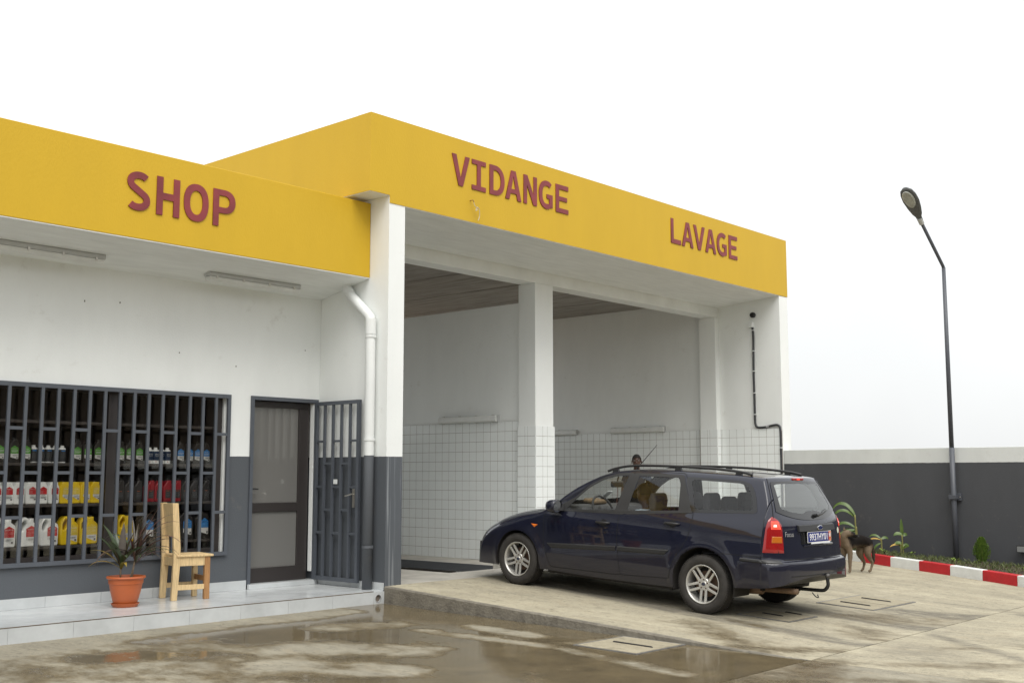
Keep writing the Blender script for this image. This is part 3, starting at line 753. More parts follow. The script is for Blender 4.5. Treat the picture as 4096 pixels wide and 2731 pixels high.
# ------------------------------------------------------------------ raised letters
def arc(cx_, cy_, rx_, ry_, a0, a1, n=16, pw=2.0):
    out = []
    for i in range(n + 1):
        a = R(a0 + (a1 - a0) * i / n); c, s = math.cos(a), math.sin(a)
        out.append((cx_ + rx_ * math.copysign(abs(c) ** (2 / pw), c), cy_ + ry_ * math.copysign(abs(s) ** (2 / pw), s)))
    return out
def stroke(pts, t):
    L_, R_ = [], []
    for i, p in enumerate(pts):
        a = pts[max(0, i - 1)]; b = pts[min(len(pts) - 1, i + 1)]
        dx, dy = b[0] - a[0], b[1] - a[1]; l = math.hypot(dx, dy); nx_, ny_ = -dy / l, dx / l
        L_.append((p[0] + nx_ * t / 2, p[1] + ny_ * t / 2)); R_.append((p[0] - nx_ * t / 2, p[1] - ny_ * t / 2))
    return L_ + R_[::-1]
def letter(ch, w, h=0.40, t=0.071):
    if ch == 'H': return [[(0, 0), (t, 0), (t, h / 2 - t / 2), (w - t, h / 2 - t / 2), (w - t, 0), (w, 0), (w, h), (w - t, h), (w - t, h / 2 + t / 2), (t, h / 2 + t / 2), (t, h), (0, h)]]
    if ch == 'L': return [[(0, 0), (w, 0), (w, t), (t, t), (t, h), (0, h)]]
    if ch == 'E': return [[(0, 0), (w, 0), (w, t * .9), (t, t * .9), (t, h / 2 - t * .4), (w * .9, h / 2 - t * .4), (w * .9, h / 2 + t * .45), (t, h / 2 + t * .45), (t, h - t * .9), (w, h - t * .9), (w, h), (0, h)]]
    if ch == 'I': return [[(0, 0), (w, 0), (w, t * .85), (w / 2 + t / 2, t * .85), (w / 2 + t / 2, h - t * .85), (w, h - t * .85), (w, h), (0, h), (0, h - t * .85), (w / 2 - t / 2, h - t * .85), (w / 2 - t / 2, t * .85), (0, t * .85)]]
    if ch == 'V': return [[(w / 2 - t * .55, 0), (w / 2 + t * .55, 0), (w, h), (w - t * 1.1, h), (w / 2, t * 1.35), (t * 1.1, h), (0, h)]]
    if ch == 'A': return [[(0, 0), (t * 1.08, 0), (t * 1.42, h * .22), (w - t * 1.42, h * .22), (w - t * 1.08, 0), (w, 0), (w / 2 + t * .62, h), (w / 2 - t * .62, h)],
                          [(t * 1.65, h * .37), (w - t * 1.65, h * .37), (w / 2, h * .83)]]
    if ch == 'N': return [[(0, 0), (t * .95, 0), (t * .95, h * .66), (w - t * 1.05, 0), (w, 0), (w, h), (w - t * .95, h), (w - t * .95, h * .34), (t * 1.05, h), (0, h)]]
    if ch == 'O': return [arc(w / 2, h / 2, w / 2, h / 2, 0, 354, 60, 2.3), arc(w / 2, h / 2, w / 2 - t, h / 2 - t, 0, 354, 60, 2.2)]
    if ch == 'D': return [[(0, 0)] + arc(w * .36, h / 2, w * .64, h / 2, -90, 90, 30, 2.2) + [(0, h)],
                          [(t, t * .9)] + arc(w * .36, h / 2, w * .64 - t, h / 2 - t * .9, -90, 90, 30, 2.2) + [(t, h - t * .9)]]
    if ch == 'P': return [[(0, 0), (t, 0), (t, h * .36)] + arc(w * .5, h * .68, w * .5, h * .32, -90, 90, 24, 2.2) + [(0, h)],
                          [(t, h * .36 + t * .9)] + arc(w * .5, h * .68, w * .5 - t, h * .32 - t * .9, -90, 90, 24, 2.2) + [(t, h - t * .9)]]
    if ch == 'G':
        p = arc(w * .54, h / 2, w * .54 - t / 2, h / 2 - t / 2, 52, 270, 30, 2.25)
        p += arc(w * .54, h / 2, w * .46 - t / 2 - .0, h / 2 - t / 2, 272, 300, 4, 2.25)
        o_ = stroke(p, t)
        n_ = len(p); Lp, Rp = o_[:n_], o_[n_:][::-1]
        xr = w - 0.012
        return [Rp + [(xr, 0.03), (xr, h * .53), (w * .55, h * .53), (w * .55, h * .53 - t * .85), (xr - t, h * .53 - t * .85), (xr - t, t * .95)] + Lp[::-1][1:]]
    if ch == 'S':
        k = t / 2
        p = arc(w * .52, h * .735, w * .47 - k, h * .265 - k, 38, 235, 22, 2.1)
        q = arc(w * .48, h * .275, w * .49 - k, h * .275 - k, 52, -140, 24, 2.1)
        return [stroke(p + q, t)]
def sign(name, label, spec, zb, yf, ht=0.40, t=0.071):
    s = thing(name, label, 'sign', (spec[0][1], yf, zb))
    for ch, x0, x1 in spec:
        me = curve_mesh(letter(ch, x1 - x0, ht, t), 0.024, 'letter')
        map_mesh(me, lambda c: Vector((c.x + x0, yf + 0.010 + c.z * 0.45, c.y + zb)) - ORG[s.name])
        o = mesh_obj('letter', me, M_red, s)
        tag(o, 'red letter ' + ch)
    return s
sign('shop_sign', 'red raised letters reading SHOP on the low yellow fascia',
     [('S', 5.765, 6.045), ('H', 6.110, 6.376), ('O', 6.428, 6.724), ('P', 6.782, 7.06)], 4.108, 10.333)
sign('oil_change_sign', 'red raised letters reading VIDANGE on the tall yellow fascia',
     [('V', 10.05, 10.375), ('I', 10.418, 10.68), ('D', 10.755, 11.045), ('A', 11.065, 11.385), ('N', 11.435, 11.71), ('G', 11.755, 12.06), ('E', 12.12, 12.398)], 5.132, 9.996)
sign('car_wash_sign', 'red raised letters reading LAVAGE on the tall yellow fascia',
     [('L', 14.995, 15.278), ('A', 15.31, 15.64), ('V', 15.65, 15.99), ('A', 16.005, 16.335), ('G', 16.365, 16.685), ('E', 16.745, 17.02)], 5.132, 9.996)
# ------------------------------------------------------------------ downpipe
dn = thing('downpipe', 'white and grey rain downpipe on the corner between shop and garage', 'pipe', (8.93, 10.235, 0.14))
p = MB()
pts = [(8.93, 10.69, 3.86), (8.93, 10.69, 3.745), (8.93, 10.68, 3.70), (8.93, 10.655, 3.665), (8.93, 10.29, 3.365), (8.93, 10.25, 3.325), (8.93, 10.237, 3.27), (8.93, 10.235, 2.5), (8.93, 10.235, 1.6), (8.93, 10.235, 0.14)]
p.tube(pts, 0.060, 20); p.build('pipe', M_pvc2, dn, smooth=True)
for q_ in ([(8.93, 10.236, 3.31), (8.93, 10.235, 3.12)], [(8.93, 10.68, 3.71), (8.93, 10.61, 3.63)]):
    MB().tube(q_, 0.0645, 20).build('sleeve', M_pvc2, dn, smooth=False)
for z_ in (3.095, 1.875, 0.632):
    c = MB(); c.tube([(8.93, 10.235, z_ - 0.014), (8.93, 10.235, z_ + 0.014)], 0.0665, 20); c.box(8.93, 8.95, 10.165, 10.178, z_ - 0.018, z_ + 0.018); c.box(8.96, 9.012, 10.225, 10.245, z_ - 0.01, z_ + 0.01)
    c.build('clamp', M_pvc2, dn)

# ------------------------------------------------------------------ fluorescent fittings
def batten(label, c, axis, down, L_=1.27, wdt=0.115):
    t = thing('fluorescent_light', label, 'light', c, 'weatherproof fluorescent fittings')
    c = Vector(c); a = Vector(axis).normalized(); d = Vector(down).normalized(); s = a.cross(d)
    hs = MB(); prof = [(-wdt / 2, 0), (wdt / 2, 0), (wdt / 2, 0.035), (wdt / 2 * 0.96, 0.045), (-wdt / 2 * 0.96, 0.045), (-wdt / 2, 0.035)]
    hs.prism(prof, lambda u, v: c - a * L_ / 2 + s * u + d * v, lambda u, v: c + a * L_ / 2 + s * u + d * v); hs.build('housing', M_lampbody, t, bevel=0.004)
    df_ = MB(); q = [(-wdt * .46, 0.047), (wdt * .46, 0.047), (wdt * .42, 0.075), (wdt * .28, 0.092), (-wdt * .28, 0.092), (-wdt * .42, 0.075)]
    df_.prism(q, lambda u, v: c - a * (L_ / 2 - .012) + s * u + d * v, lambda u, v: c + a * (L_ / 2 - .012) + s * u + d * v); df_.build('diffuser', M_diff, t, bevel=0.006)
    for k in range(4):
        o_ = c + a * (L_ * (-0.42 + 0.28 * k))
        for sg in (-1, 1):
            MB().obox(o_ + s * sg * (wdt / 2 + 0.002) + d * 0.045, a, s, d, 0.012, 0.004, 0.016).build('clip', M_metal, t)
batten('long fluorescent light on the shop soffit cut by the left photo edge', (5.235, 10.93, 3.712), (1, 0, 0), (0, 0, -1))
batten('fluorescent light on the shop soffit nearest the white downpipe', (7.745, 10.93, 3.712), (1, 0, 0), (0, 0, -1))
batten('fluorescent light above the tiles in the left garage bay', (13.236, 12.74, 2.345), (0, 1, 0), (-1, 0, 0), 1.30)
batten('fluorescent light on the right bay wall above the standing person', (18.466, 13.16, 2.345), (0, 1, 0), (-1, 0, 0), 1.30)
batten('fluorescent light half hidden by the centre column in the right bay', (18.466, 15.33, 2.335), (0, 1, 0), (-1, 0, 0), 1.30)

# ------------------------------------------------------------------ outlet, junction box, conduit on the right wall
jb = thing('conduit', 'black cable conduit with junction box running down the right garage wall', 'conduit', (18.46, 10.55, 1.2))
MB().box(18.40, 18.469, 10.545, 10.63, 4.155, 4.25).build('junction_box', M_pvcw, jb, bevel=0.006)
q = [(18.447, 10.567, 4.16), (18.447, 10.552, 4.0), (18.447, 10.556, 3.7), (18.447, 10.562, 3.3), (18.447, 10.558, 2.9), (18.447, 10.557, 2.5), (18.447, 10.548, 2.38), (18.447, 10.50, 2.325),
     (18.447, 10.35, 2.325), (18.447, 10.16, 2.358), (18.447, 10.085, 2.345), (18.447, 10.052, 2.27), (18.447, 10.05, 1.9), (18.447, 10.052, 0.3)]
def crv(pts, n=4):
    P_ = [Vector(x) for x in pts]; out = []
    for i in range(len(P_) - 1):
        p0 = P_[max(i - 1, 0)]; p1 = P_[i]; p2 = P_[i + 1]; p3 = P_[min(i + 2, len(P_) - 1)]
        for k in range(n):
            t = k / n
            out.append(0.5 * ((2 * p1) + (p2 - p0) * t + (2 * p0 - 5 * p1 + 4 * p2 - p3) * t * t + (3 * p1 - p0 - 3 * p2 + p3) * t ** 3))
    out.append(P_[-1]); return out
MB().tube(crv(q), 0.020, 10).build('pipe', mat('black corrugated conduit', (0.03, 0.031, 0.035), 0.5, bump=0.4, bscale=120), jb, smooth=True)
for (y_, z_) in ((10.555, 4.1), (10.56, 3.72), (10.56, 3.35), (10.56, 2.95), (10.557, 2.56), (10.30, 2.333), (10.052, 1.95)):
    MB().box(18.422, 18.469, y_ - 0.028, y_ + 0.026, z_ - 0.007, z_ + 0.007).build('clip', M_pvcw, jb)
wl_ = thing('wall_lamp', 'small round black lamp above the white junction box on the right wall', 'lamp', (18.469, 10.55, 4.38))
Mx = Matrix.Translation((18.469, 10.551, 4.382)) @ Matrix.Rotation(R(-90), 4, 'Y')
MB().lathe([(0.0, 0.0), (0.048, 0.0), (0.052, 0.03), (0.046, 0.055), (0.034, 0.058), (0.030, 0.045), (0.0, 0.045)], 24, Mx).build('body', M_black, wl_, smooth=False)

# hook with a scrap of wire on the tall fascia
hk = thing('wire_hook', 'rusty hook with a twist of pale wire below VIDANGE', 'hook', (10.395, 10.01, 4.963))
MB().tube([(10.395, 10.02, 4.975), (10.395, 9.96, 4.972), (10.405, 9.955, 4.945)], 0.007, 8).build('hook', mat('rusty iron', (0.3, 0.17, 0.05), 0.7), hk)
MB().tube(crv([(10.40, 9.96, 4.96), (10.42, 9.95, 4.90), (10.47, 9.95, 4.87), (10.44, 9.955, 4.84), (10.46, 9.95, 4.89), (10.50, 9.95, 4.86), (10.515, 9.96, 4.78), (10.49, 9.96, 4.72)]), 0.0045, 6).build('wire', mat('pale wire', (0.5, 0.46, 0.36), 0.6), hk)

# ------------------------------------------------------------------ shelves and goods in the shop window
sh = thing('display_shelf', 'dark metal display shelving behind the barred shop window', 'shelf', (5.9, 11.7, 0.15))
for z_ in (0.7397, 1.1649, 1.5851, 2.016):
    MB().box(3.95, 7.70, 11.402, 11.92, z_ - 0.030, z_).build('shelf_board', M_shelf, sh, bevel=0.003)
for x in (3.93, 6.33, 7.725):
    MB().box(x, x + 0.03, 11.48, 11.95, 0.15, 2.35).build('upright', M_shelf, sh)
MB().box(3.93, 7.76, 11.952, 11.97, 0.15, 2.4).build('back_panel', M_inter, sh)

def pm_(name, col, rough=0.32, **k): return mat(name, col, rough, **k)
B_white = pm_('white plastic', (0.84, 0.86, 0.86)); B_yel = pm_('yellow plastic', (0.80, 0.56, 0.016)); B_blk = pm_('black oil bottle plastic', (0.022, 0.020, 0.019))
B_red = pm_('red oil bottle plastic', (0.30, 0.012, 0.022)); B_dgrey = pm_('charcoal oil bottle plastic', (0.032, 0.030, 0.030)); B_cap = pm_('black cap', (0.015, 0.015, 0.015), 0.5)
L_red = pm_('red label print', (0.50, 0.02, 0.025), 0.4); L_green = pm_('green label print', (0.09, 0.32, 0.045), 0.4); L_blue = pm_('blue label print', (0.035, 0.21, 0.55), 0.4)
L_yel = pm_('pale yellow label print', (0.74, 0.56, 0.08), 0.4); L_white = pm_('white label print', (0.7, 0.71, 0.71), 0.4); L_dark = pm_('dark label print', (0.04, 0.042, 0.045), 0.4); L_navy = pm_('navy label print', (0.02, 0.04, 0.09), 0.35)
L_ink = pm_('grey label ink', (0.12, 0.12, 0.13), 0.5); L_or = pm_('orange label print', (0.45, 0.1, 0.03), 0.5)

def up_front(c, y): return Vector((c.x, y + c.z, c.y))
def flat(loops, y, name, t=0.0015):
    me = curve_mesh(loops, t, name)
    return map_mesh(me, lambda c: Vector((c.x, y - c.z, c.y)))
def house(x0, x1, z0, z1, peak): return [(x0, z0), (x1, z0), (x1, z1), ((x0 + x1) / 2, z1 + peak), (x0, z1)]
def wedge(x0, x1, z0, z1, cut): return [(x0, z1 - cut), (x1 - (x1 - x0) * 0.12, z0), (x1, z0 + 0.004), (x1, z1), (x0, z1)]
def lines(x0, x1, zs, y, hgt=0.0025):
    b = MB()
    for k, z_ in enumerate(zs): b.box(x0, x0 + (x1 - x0) * (1.0 if k % 3 else 0.8), y - 0.0012, y, z_, z_ + hgt)
    return b.mesh('print')
def body_from(outline, holes, d, bev, name):
    me = curve_mesh([outline] + holes, d, name, bev)
    map_mesh(me, lambda c: Vector((c.x, -c.z, c.y)))
    return me
def caps(x, z_, r, h):
    b = MB(); b.lathe([(0, 0), (r, 0), (r, h * 0.85), (r * 0.9, h), (0, h)], 16, Matrix.Translation((x, 0, z_))); return b.mesh('cap')
TX = {}
def txt(s, size, y, x, z_, sq=0.9, bold=0.0):
    me = text_mesh(s, size, 0.001, 'print', sq, bold)
    return map_mesh(me, lambda c: Vector((c.x + x, y, c.y + z_)))

def kind_jug(bodym, labm, text, textm, sub):
    w_, h, d = 0.205, 0.300, 0.11
    out = [(-.100, .02), (-.09, 0), (.09, 0), (.1, .02), (.1, .19), (.092, .215), (.052, .245), (.052, .283), (.012, .283), (.012, .262), (-.012, .285), (-.035, .296), (-.06, .285), (-.095, .235), (-.1, .2)]
    hole = [(-.078, .165), (-.06, .15), (-.045, .165), (-.03, .205), (-.015, .235), (-.03, .26), (-.048, .262), (-.075, .22)]
    y = -d / 2 - 0.0012
    ps = [('body', body_from(out, [hole], d, 0.010, 'jug_body'), bodym), ('cap', caps(.032, .283, .022, .018), B_cap)]
    ps.append(('label', flat([house(-.022, .084, .098, .18, .03)], y, 'label'), labm))
    ps.append(('label', flat([wedge(-.022, .084, .03, .097, .03)], y, 'label'), L_white))
    ps.append(('print', txt(text, 0.019, y - 0.0014, .031, .172, 0.82), textm))
    ps.append(('print', lines(-.016, .03, [.104 + .0065 * k for k in range(8)], y - 0.001), sub))
    ps.append(('print', lines(.034, .078, [.13 + .0065 * k for k in range(4)], y - 0.001), sub))
    b = MB().box(.056, .074, y - 0.0018, y - 0.0008, .038, .060)
    ps.append(('barcode', b.mesh('barcode'), L_ink)); ps.append(('print', lines(.0, .07, [.066, .073, .08], y - 0.001), L_ink))
    return ps
def kind_front(bodym, labm, text, textm, sub):     # 4 litre can seen square on
    w_, d = 0.118, 0.15
    out = [(-.058, .012), (-.05, 0), (.05, 0), (.058, .012), (.058, .165), (.052, .18), (.042, .195), (.042, .222), (-.03, .222), (-.035, .205), (-.055, .175), (-.058, .165)]
    y = -d / 2 - 0.0012
    ps = [('body', body_from(out, [], d, 0.008, 'can_body'), bodym), ('cap', caps(.01, .222, .026, .016), B_cap),
          ('label', flat([house(-.026, .048, .098, .155, .022)], y, 'label'), labm),
          ('print', txt(text, 0.0135, y - 0.0014, .011, .150, 0.82), textm),
          ('print', lines(-.02, .012, [.103 + .006 * k for k in range(6)], y - 0.001), sub),
          ('print', lines(-.015, .045, [.06, .067, .074, .088], y - 0.001), L_ink),
          ('barcode', MB().box(.026, .043, y - 0.0016, y - 0.0006, .042, .056).mesh('barcode'), L_ink)]
    if labm is L_yel: ps.append(('label', flat([wedge(-.026, .048, .035, .094, .022)], y, 'label'), L_white))
    return ps
def kind_bottle(labm, big=False):
    s = 1.0 if not big else 1.18
    out = [(-.052, .01), (-.046, 0), (.046, 0), (.052, .01), (.052, .165), (.046, .185), (.034, .21), (.034, .228), (-.018, .228), (-.02, .215), (-.046, .18), (-.052, .165)]
    if big: out = [(x * 1.9, z_ * 1.3) for x, z_ in out]
    d = 0.075 if not big else 0.11
    y = -d / 2 - 0.0012
    ps = [('body', body_from(out, [], d, 0.006, 'bottle_body'), B_blk), ('cap', caps(.008 * s, out[6 + 1][1], .024, .022), B_cap)]
    if big:
        ps += [('label', flat([house(-.028, .076, .125, .2, .036)], y, 'label'), labm), ('label', flat([wedge(-.028, .076, .05, .124, .045)], y, 'label'), L_white),
               ('print', txt('ENDURO D6', 0.018, y - 0.0014, .024, .193, 0.8), L_white), ('print', lines(-.022, .07, [.13 + .008 * k for k in range(6)], y - 0.001), pm_('pale blue print', (0.12, 0.35, 0.65))),
               ('barcode', MB().box(.052, .07, y - 0.0016, y - 0.0006, .06, .085).mesh('barcode'), L_ink)]
    else:
        ps += [('label', flat([house(-.038, .040, .088, .145, .024)], y, 'label'), labm), ('label', flat([wedge(-.038, .040, .034, .0875, .035)], y, 'label'), L_white),
               ('print', lines(-.03, .035, [.105, .112, .119, .136], y - 0.001), L_white), ('print', lines(-.015, .035, [.062, .068, .074], y - 0.001), L_ink),
               ('barcode', MB().box(.02, .035, y - 0.0016, y - 0.0006, .042, .054).mesh('barcode'), L_ink)]
    return ps
def kind_can(style):
    r = 0.036
    ps = []
    if style == 'brake':
        ps.append(('body', MB().lathe([(0, 0), (r, 0), (r, .138), (r * .93, .150), (r * .55, .160), (0, .160)], 24).mesh('can'), B_white))
        ps.append(('label', MB().lathe([(r + .0006, .036), (r + .0006, .137)], 24).mesh('label'), L_navy))
        ps.append(('print', txt('BRAKE', 0.019, -r - 0.0022, 0, .103, 0.85), L_white)); ps.append(('print', txt('FLUID', 0.019, -r - 0.0022, 0, .085, 0.85), L_white))
        ps.append(('print', txt('O', 0.016, -r - 0.002, -.012, .02, 1.0, 0.0008), L_red))
        ps.append(('cap', MB().lathe([(0, .16), (.018, .16), (.018, .178), (0, .178)], 16).mesh('cap'), B_white))
    else:
        ps.append(('body', MB().lathe([(0, 0), (r, 0), (r, .138), (r * .93, .150), (r * .55, .160), (0, .160)], 24).mesh('can'), B_white))
        ps.append(('label', MB().lathe([(r + .0006, .010), (r + .0006, .136)], 24).mesh('label'), L_dark))
        ps.append(('print', lines(-.026, .026, [.05 + .009 * k for k in range(6)], -r - 0.0006), L_ink))
        ps.append(('print', MB().box(-.02, .02, -r - .0012, -r + .006, .118, .128).mesh('print'), L_blue))
        ps.append(('cap', MB().lathe([(0, .16), (.018, .16), (.018, .178), (0, .178)], 16).mesh('cap'), B_white))
    return ps
def kind_slant(bodym):
    out = [(-.05, .01), (-.045, 0), (.046, 0), (.05, .008), (.05, .235), (.012, .235), (.0, .225), (-.045, .165), (-.05, .15)]
    d = 0.09; y = -d / 2 - 0.0012
    return [('body', body_from(out, [], d, 0.007, 'bottle_body'), bodym), ('cap', caps(.028, .235, .02, .022), B_cap),
            ('label', flat([[(-.022, .04), (.042, .04), (.042, .13), (-.022, .13)]], y, 'label'), L_dark),
            ('print', lines(-.016, .036, [.06, .068, .076, .09, .098], y - 0.001), L_ink), ('print', lines(-.012, .03, [.116], y - 0.001, 0.005), L_or)]

KINDS = {'white jug': kind_jug(B_white, L_red, 'ENDURO D2', L_white, pm_('pale red print', (0.65, 0.2, 0.2))), 'yellow jug': kind_jug(B_yel, L_yel, 'AXCELLA A5', L_white, pm_('cream print', (0.8, 0.7, 0.3))),
         'white can': kind_front(B_white, L_red, 'ENDURO D2', L_white, pm_('pale red print', (0.65, 0.2, 0.2))), 'yellow can': kind_front(B_yel, L_yel, 'AXCELLA', L_white, pm_('cream print', (0.8, 0.7, 0.3))),
         'green': kind_bottle(L_green), 'blue': kind_bottle(L_blue), 'big blue': kind_bottle(L_blue, True), 'brake': kind_can('brake'), 'additive': kind_can('additive'),
         'red slant': kind_slant(B_red), 'dark slant': kind_slant(B_dgrey)}
for k_, ps in KINDS.items():
    for (_, me, m_) in ps:
        me.materials.clear(); me.materials.append(m_)
ORD = ['leftmost', 'second', 'third', 'fourth', 'fifth', 'sixth', 'seventh', 'eighth', 'ninth']
def goods(kind, name, cat, desc, where, z_, xs, y=11.485, sx=1.0):
    n = len(xs); xs = [x * 0.9935 for x in xs]; z_ = 1.45 + (z_ - 1.45) * 0.9935
    for i, x in enumerate(xs):
        if n == 1: lab = desc + ' ' + where
        else: lab = desc + ' ' + where + ', ' + (ORD[i] + (' from left' if i else ' one'))
        t = thing(name, lab, cat, (x, y, z_ + 0.001), group=desc + ' ' + where, local=True, rot=(0, 0, R(rnd.uniform(-5, 5))))
        t.scale = (sx, 1, 1)
        for (pn, me, m_) in KINDS[kind]:
            o = bpy.data.objects.new(pn, me); COL.objects.link(o); o.parent = t
Y1 = 11.535
goods('green', 'oil_bottle', 'bottle', 'black bottle with green label', 'left of the mullion, top shelf', 1.586, [5.06, 5.171, 5.314, 5.442, 5.989, 6.110, 6.232])
goods('green', 'oil_bottle', 'bottle', 'black bottle with green label', 'right of the mullion, top shelf', 1.586, [6.489, 6.603, 6.714])
goods('additive', 'additive_can', 'can', 'small white-capped dark can', 'on the top shelf', 1.586, [5.528, 5.610, 5.686, 5.762, 5.838])
goods('brake', 'brake_fluid_can', 'can', 'white brake fluid can', 'on the top shelf', 1.586, [6.858, 6.932, 7.006, 7.080])
goods('blue', 'oil_bottle', 'bottle', 'black bottle with blue label', 'on the top shelf', 1.586, [7.231, 7.350, 7.458, 7.568])
goods('white can', 'oil_jug', 'jug', 'white jug with red label', 'on the middle shelf', 1.163, [5.02, 5.14, 5.258, 5.369, 5.492, 5.612, 5.733])
goods('yellow can', 'oil_jug', 'jug', 'yellow jug with pale label', 'on the middle shelf', 1.163, [5.853, 5.965, 6.08, 6.198])
goods('dark slant', 'oil_bottle', 'bottle', 'charcoal bottle with dark label', 'left of the red ones', 1.163, [6.494, 6.595, 6.707])
goods('red slant', 'oil_bottle', 'bottle', 'red bottle with dark label', 'on the middle shelf', 1.163, [6.859, 6.963, 7.07, 7.195])
goods('dark slant', 'oil_bottle', 'bottle', 'charcoal bottle with dark label', 'right of the red ones', 1.163, [7.30, 7.411, 7.568])
goods('white jug', 'oil_jug', 'jug', 'large white handled jug with red label', 'on the bottom shelf', 0.735, [5.05, 5.262, 5.492, 5.711])
goods('yellow jug', 'oil_jug', 'jug', 'large yellow handled jug', 'on the bottom shelf', 0.735, [5.931, 6.148, 6.575])
goods('big blue', 'oil_jug', 'jug', 'large black jug with blue label', 'on the bottom shelf', 0.735, [6.83, 7.313, 7.533])

# ------------------------------------------------------------------ wooden chair
M_wood = mat('pale raw pine', (0.60, 0.44, 0.23), 0.55, var=0.22, vscale=6, stretch=(9, 9, 1.2), bump=0.15, bscale=50)
M_wood2 = mat('brown stained timber', (0.33, 0.17, 0.065), 0.55, var=0.25, vscale=6, stretch=(9, 9, 1.2))
ch = thing('wooden_chair', 'pale raw pine chair facing right beside the potted plant', 'chair', (6.745, 10.80, 0.148), local=True, rot=(0, 0, R(-12)))
def post(y0_, name='leg'):
    b = MB()
    prof = [(0.0, 0.0), (0.062, 0.0), (0.085, 0.40), (0.083, 0.55), (0.045, 1.015), (-0.018, 1.015), (0.008, 0.55), (0.012, 0.40)]
    b.prism([(x - 0.02, z_) for x, z_ in prof], lambda x, z_: (x, y0_, z_), lambda x, z_: (x, y0_ + 0.042, z_))
    return b.build(name, M_wood, ch, bevel=0.003)
post(0.0); post(0.345)
MB().box(0.335, 0.395, 0.0, 0.045, 0, 0.448).build('leg', M_wood2, ch, bevel=0.003)
MB().box(0.335, 0.39, 0.342, 0.386, 0, 0.448).build('leg', M_wood, ch, bevel=0.003)
MB().box(0.025, 0.425, -0.014, 0.40, 0.449, 0.472).build('seat', M_wood, ch, bevel=0.004)
for (a, b) in ((0.004, 0.030), (0.356, 0.382)): MB().box(0.066, 0.335, a, b, 0.355, 0.448).build('apron', M_wood, ch, bevel=0.002)
MB().box(0.012, 0.034, 0.042, 0.345, 0.355, 0.446).build('apron', M_wood, ch, bevel=0.002)
MB().box(0.36, 0.385, 0.045, 0.342, 0.355, 0.446).build('apron', M_wood2, ch, bevel=0.002)
MB().box(0.046, 0.335, 0.004, 0.026, 0.105, 0.158).build('stretcher', M_wood, ch, bevel=0.002)
MB().box(0.046, 0.335, 0.36, 0.382, 0.105, 0.158).build('stretcher', M_wood, ch, bevel=0.002)
MB().box(0.352, 0.374, 0.045, 0.342, 0.185, 0.24).build('stretcher', M_wood2, ch, bevel=0.002)
bk = MB(); bk.prism([(0.028, 0.66), (0.050, 0.66), (0.012, 1.012), (-0.010, 1.012)], lambda x, z_: (x - 0.012, 0.042, z_), lambda x, z_: (x - 0.012, 0.345, z_))
bk.build('backrest', M_wood, ch, bevel=0.003)

# ------------------------------------------------------------------ potted cordyline
pl = thing('potted_plant', 'cordyline with dark reddish strap leaves in an orange plastic pot', 'plant', (6.149, 10.72, 0.148), local=True)
M_pot = mat('terracotta orange plastic', (0.42, 0.10, 0.028), 0.42, var=0.06, vscale=9)
k = 0.98
pr = [(0.0, 0.018), (0.108, 0.018), (0.118, 0.03), (0.148, 0.14), (0.165, 0.225), (0.171, 0.228), (0.176, 0.272), (0.186, 0.276), (0.196, 0.287), (0.192, 0.300), (0.176, 0.302), (0.168, 0.29), (0.160, 0.25), (0.0, 0.25)]
MB().lathe([(a * k, z_) for a, z_ in pr], 48).build('pot', M_pot, pl, smooth=True).modifiers.new('e', 'EDGE_SPLIT').split_angle = R(35)
MB().lathe([(0.0, 0.0), (0.118, 0.0), (0.136, 0.03), (0.140, 0.034), (0.132, 0.036), (0.118, 0.014), (0.0, 0.012)], 40).build('saucer', M_pot, pl)
MB().lathe([(0.0, 0.262), (0.160, 0.258)], 30).build('soil', mat('dark potting soil', (0.05, 0.035, 0.025), 0.95, bump=0.8, bscale=40), pl)
M_lf1 = mat('dark green cordyline leaf', (0.025, 0.042, 0.016), 0.38, col2=(0.05, 0.075, 0.03), vscale=7)
M_lf2 = mat('maroon cordyline leaf', (0.035, 0.02, 0.017), 0.38, col2=(0.06, 0.05, 0.03), vscale=9)
M_lf3 = mat('pink edged leaf', (0.13, 0.04, 0.045), 0.4, col2=(0.06, 0.055, 0.028), vscale=12)
M_lf4 = mat('yellowing leaf', (0.42, 0.24, 0.03), 0.45, col2=(0.12, 0.16, 0.04), vscale=9)
M_stem = mat('ringed brown stem', (0.16, 0.12, 0.08), 0.7, var=0.3, vscale=40)
def leaf_mesh(base, az, el, L_, W_, droop, n=12, fold=0.35, twist=0.0, shape='strap', roll=0.0):
    b = MB(); V = []; F = []
    p = Vector(base); d = Vector((math.cos(az) * math.cos(el), math.sin(az) * math.cos(el), math.sin(el)))
    for i in range(n + 1):
        t = i / n
        if shape == 'strap': w_ = W_ * (0.35 + 0.65 * min(1, t * 3.5)) * (1 - max(0, (t - 0.45) / 0.55) ** 1.7)
        else: w_ = W_ * max(0.03, math.sin(math.pi * min(1, (t * 0.93 + 0.05))) ** 0.75)
        side = d.cross(Vector((0, 0, 1)))
        if side.length < 0.05: side = Vector((-math.sin(az), math.cos(az), 0))
        side.normalize()
        if twist or roll:
            side = Matrix.Rotation(roll + twist * t, 3, d) @ side
        nrm = side.cross(d).normalized()
        V += [p - side * w_ / 2 + nrm * w_ * fold * 0.5, p, p + side * w_ / 2 + nrm * w_ * fold * 0.5]
        step_ = L_ / n
        p = p + d * step_
        d = (d + Vector((0, 0, -droop * step_ / L_ * (0.4 + 1.8 * t)))).normalized()
    for i in range(n):
        F += [(i * 3, i * 3 + 1, i * 3 + 4, i * 3 + 3), (i * 3 + 1, i * 3 + 2, i * 3 + 5, i * 3 + 4)]
    return b.add(V, F)
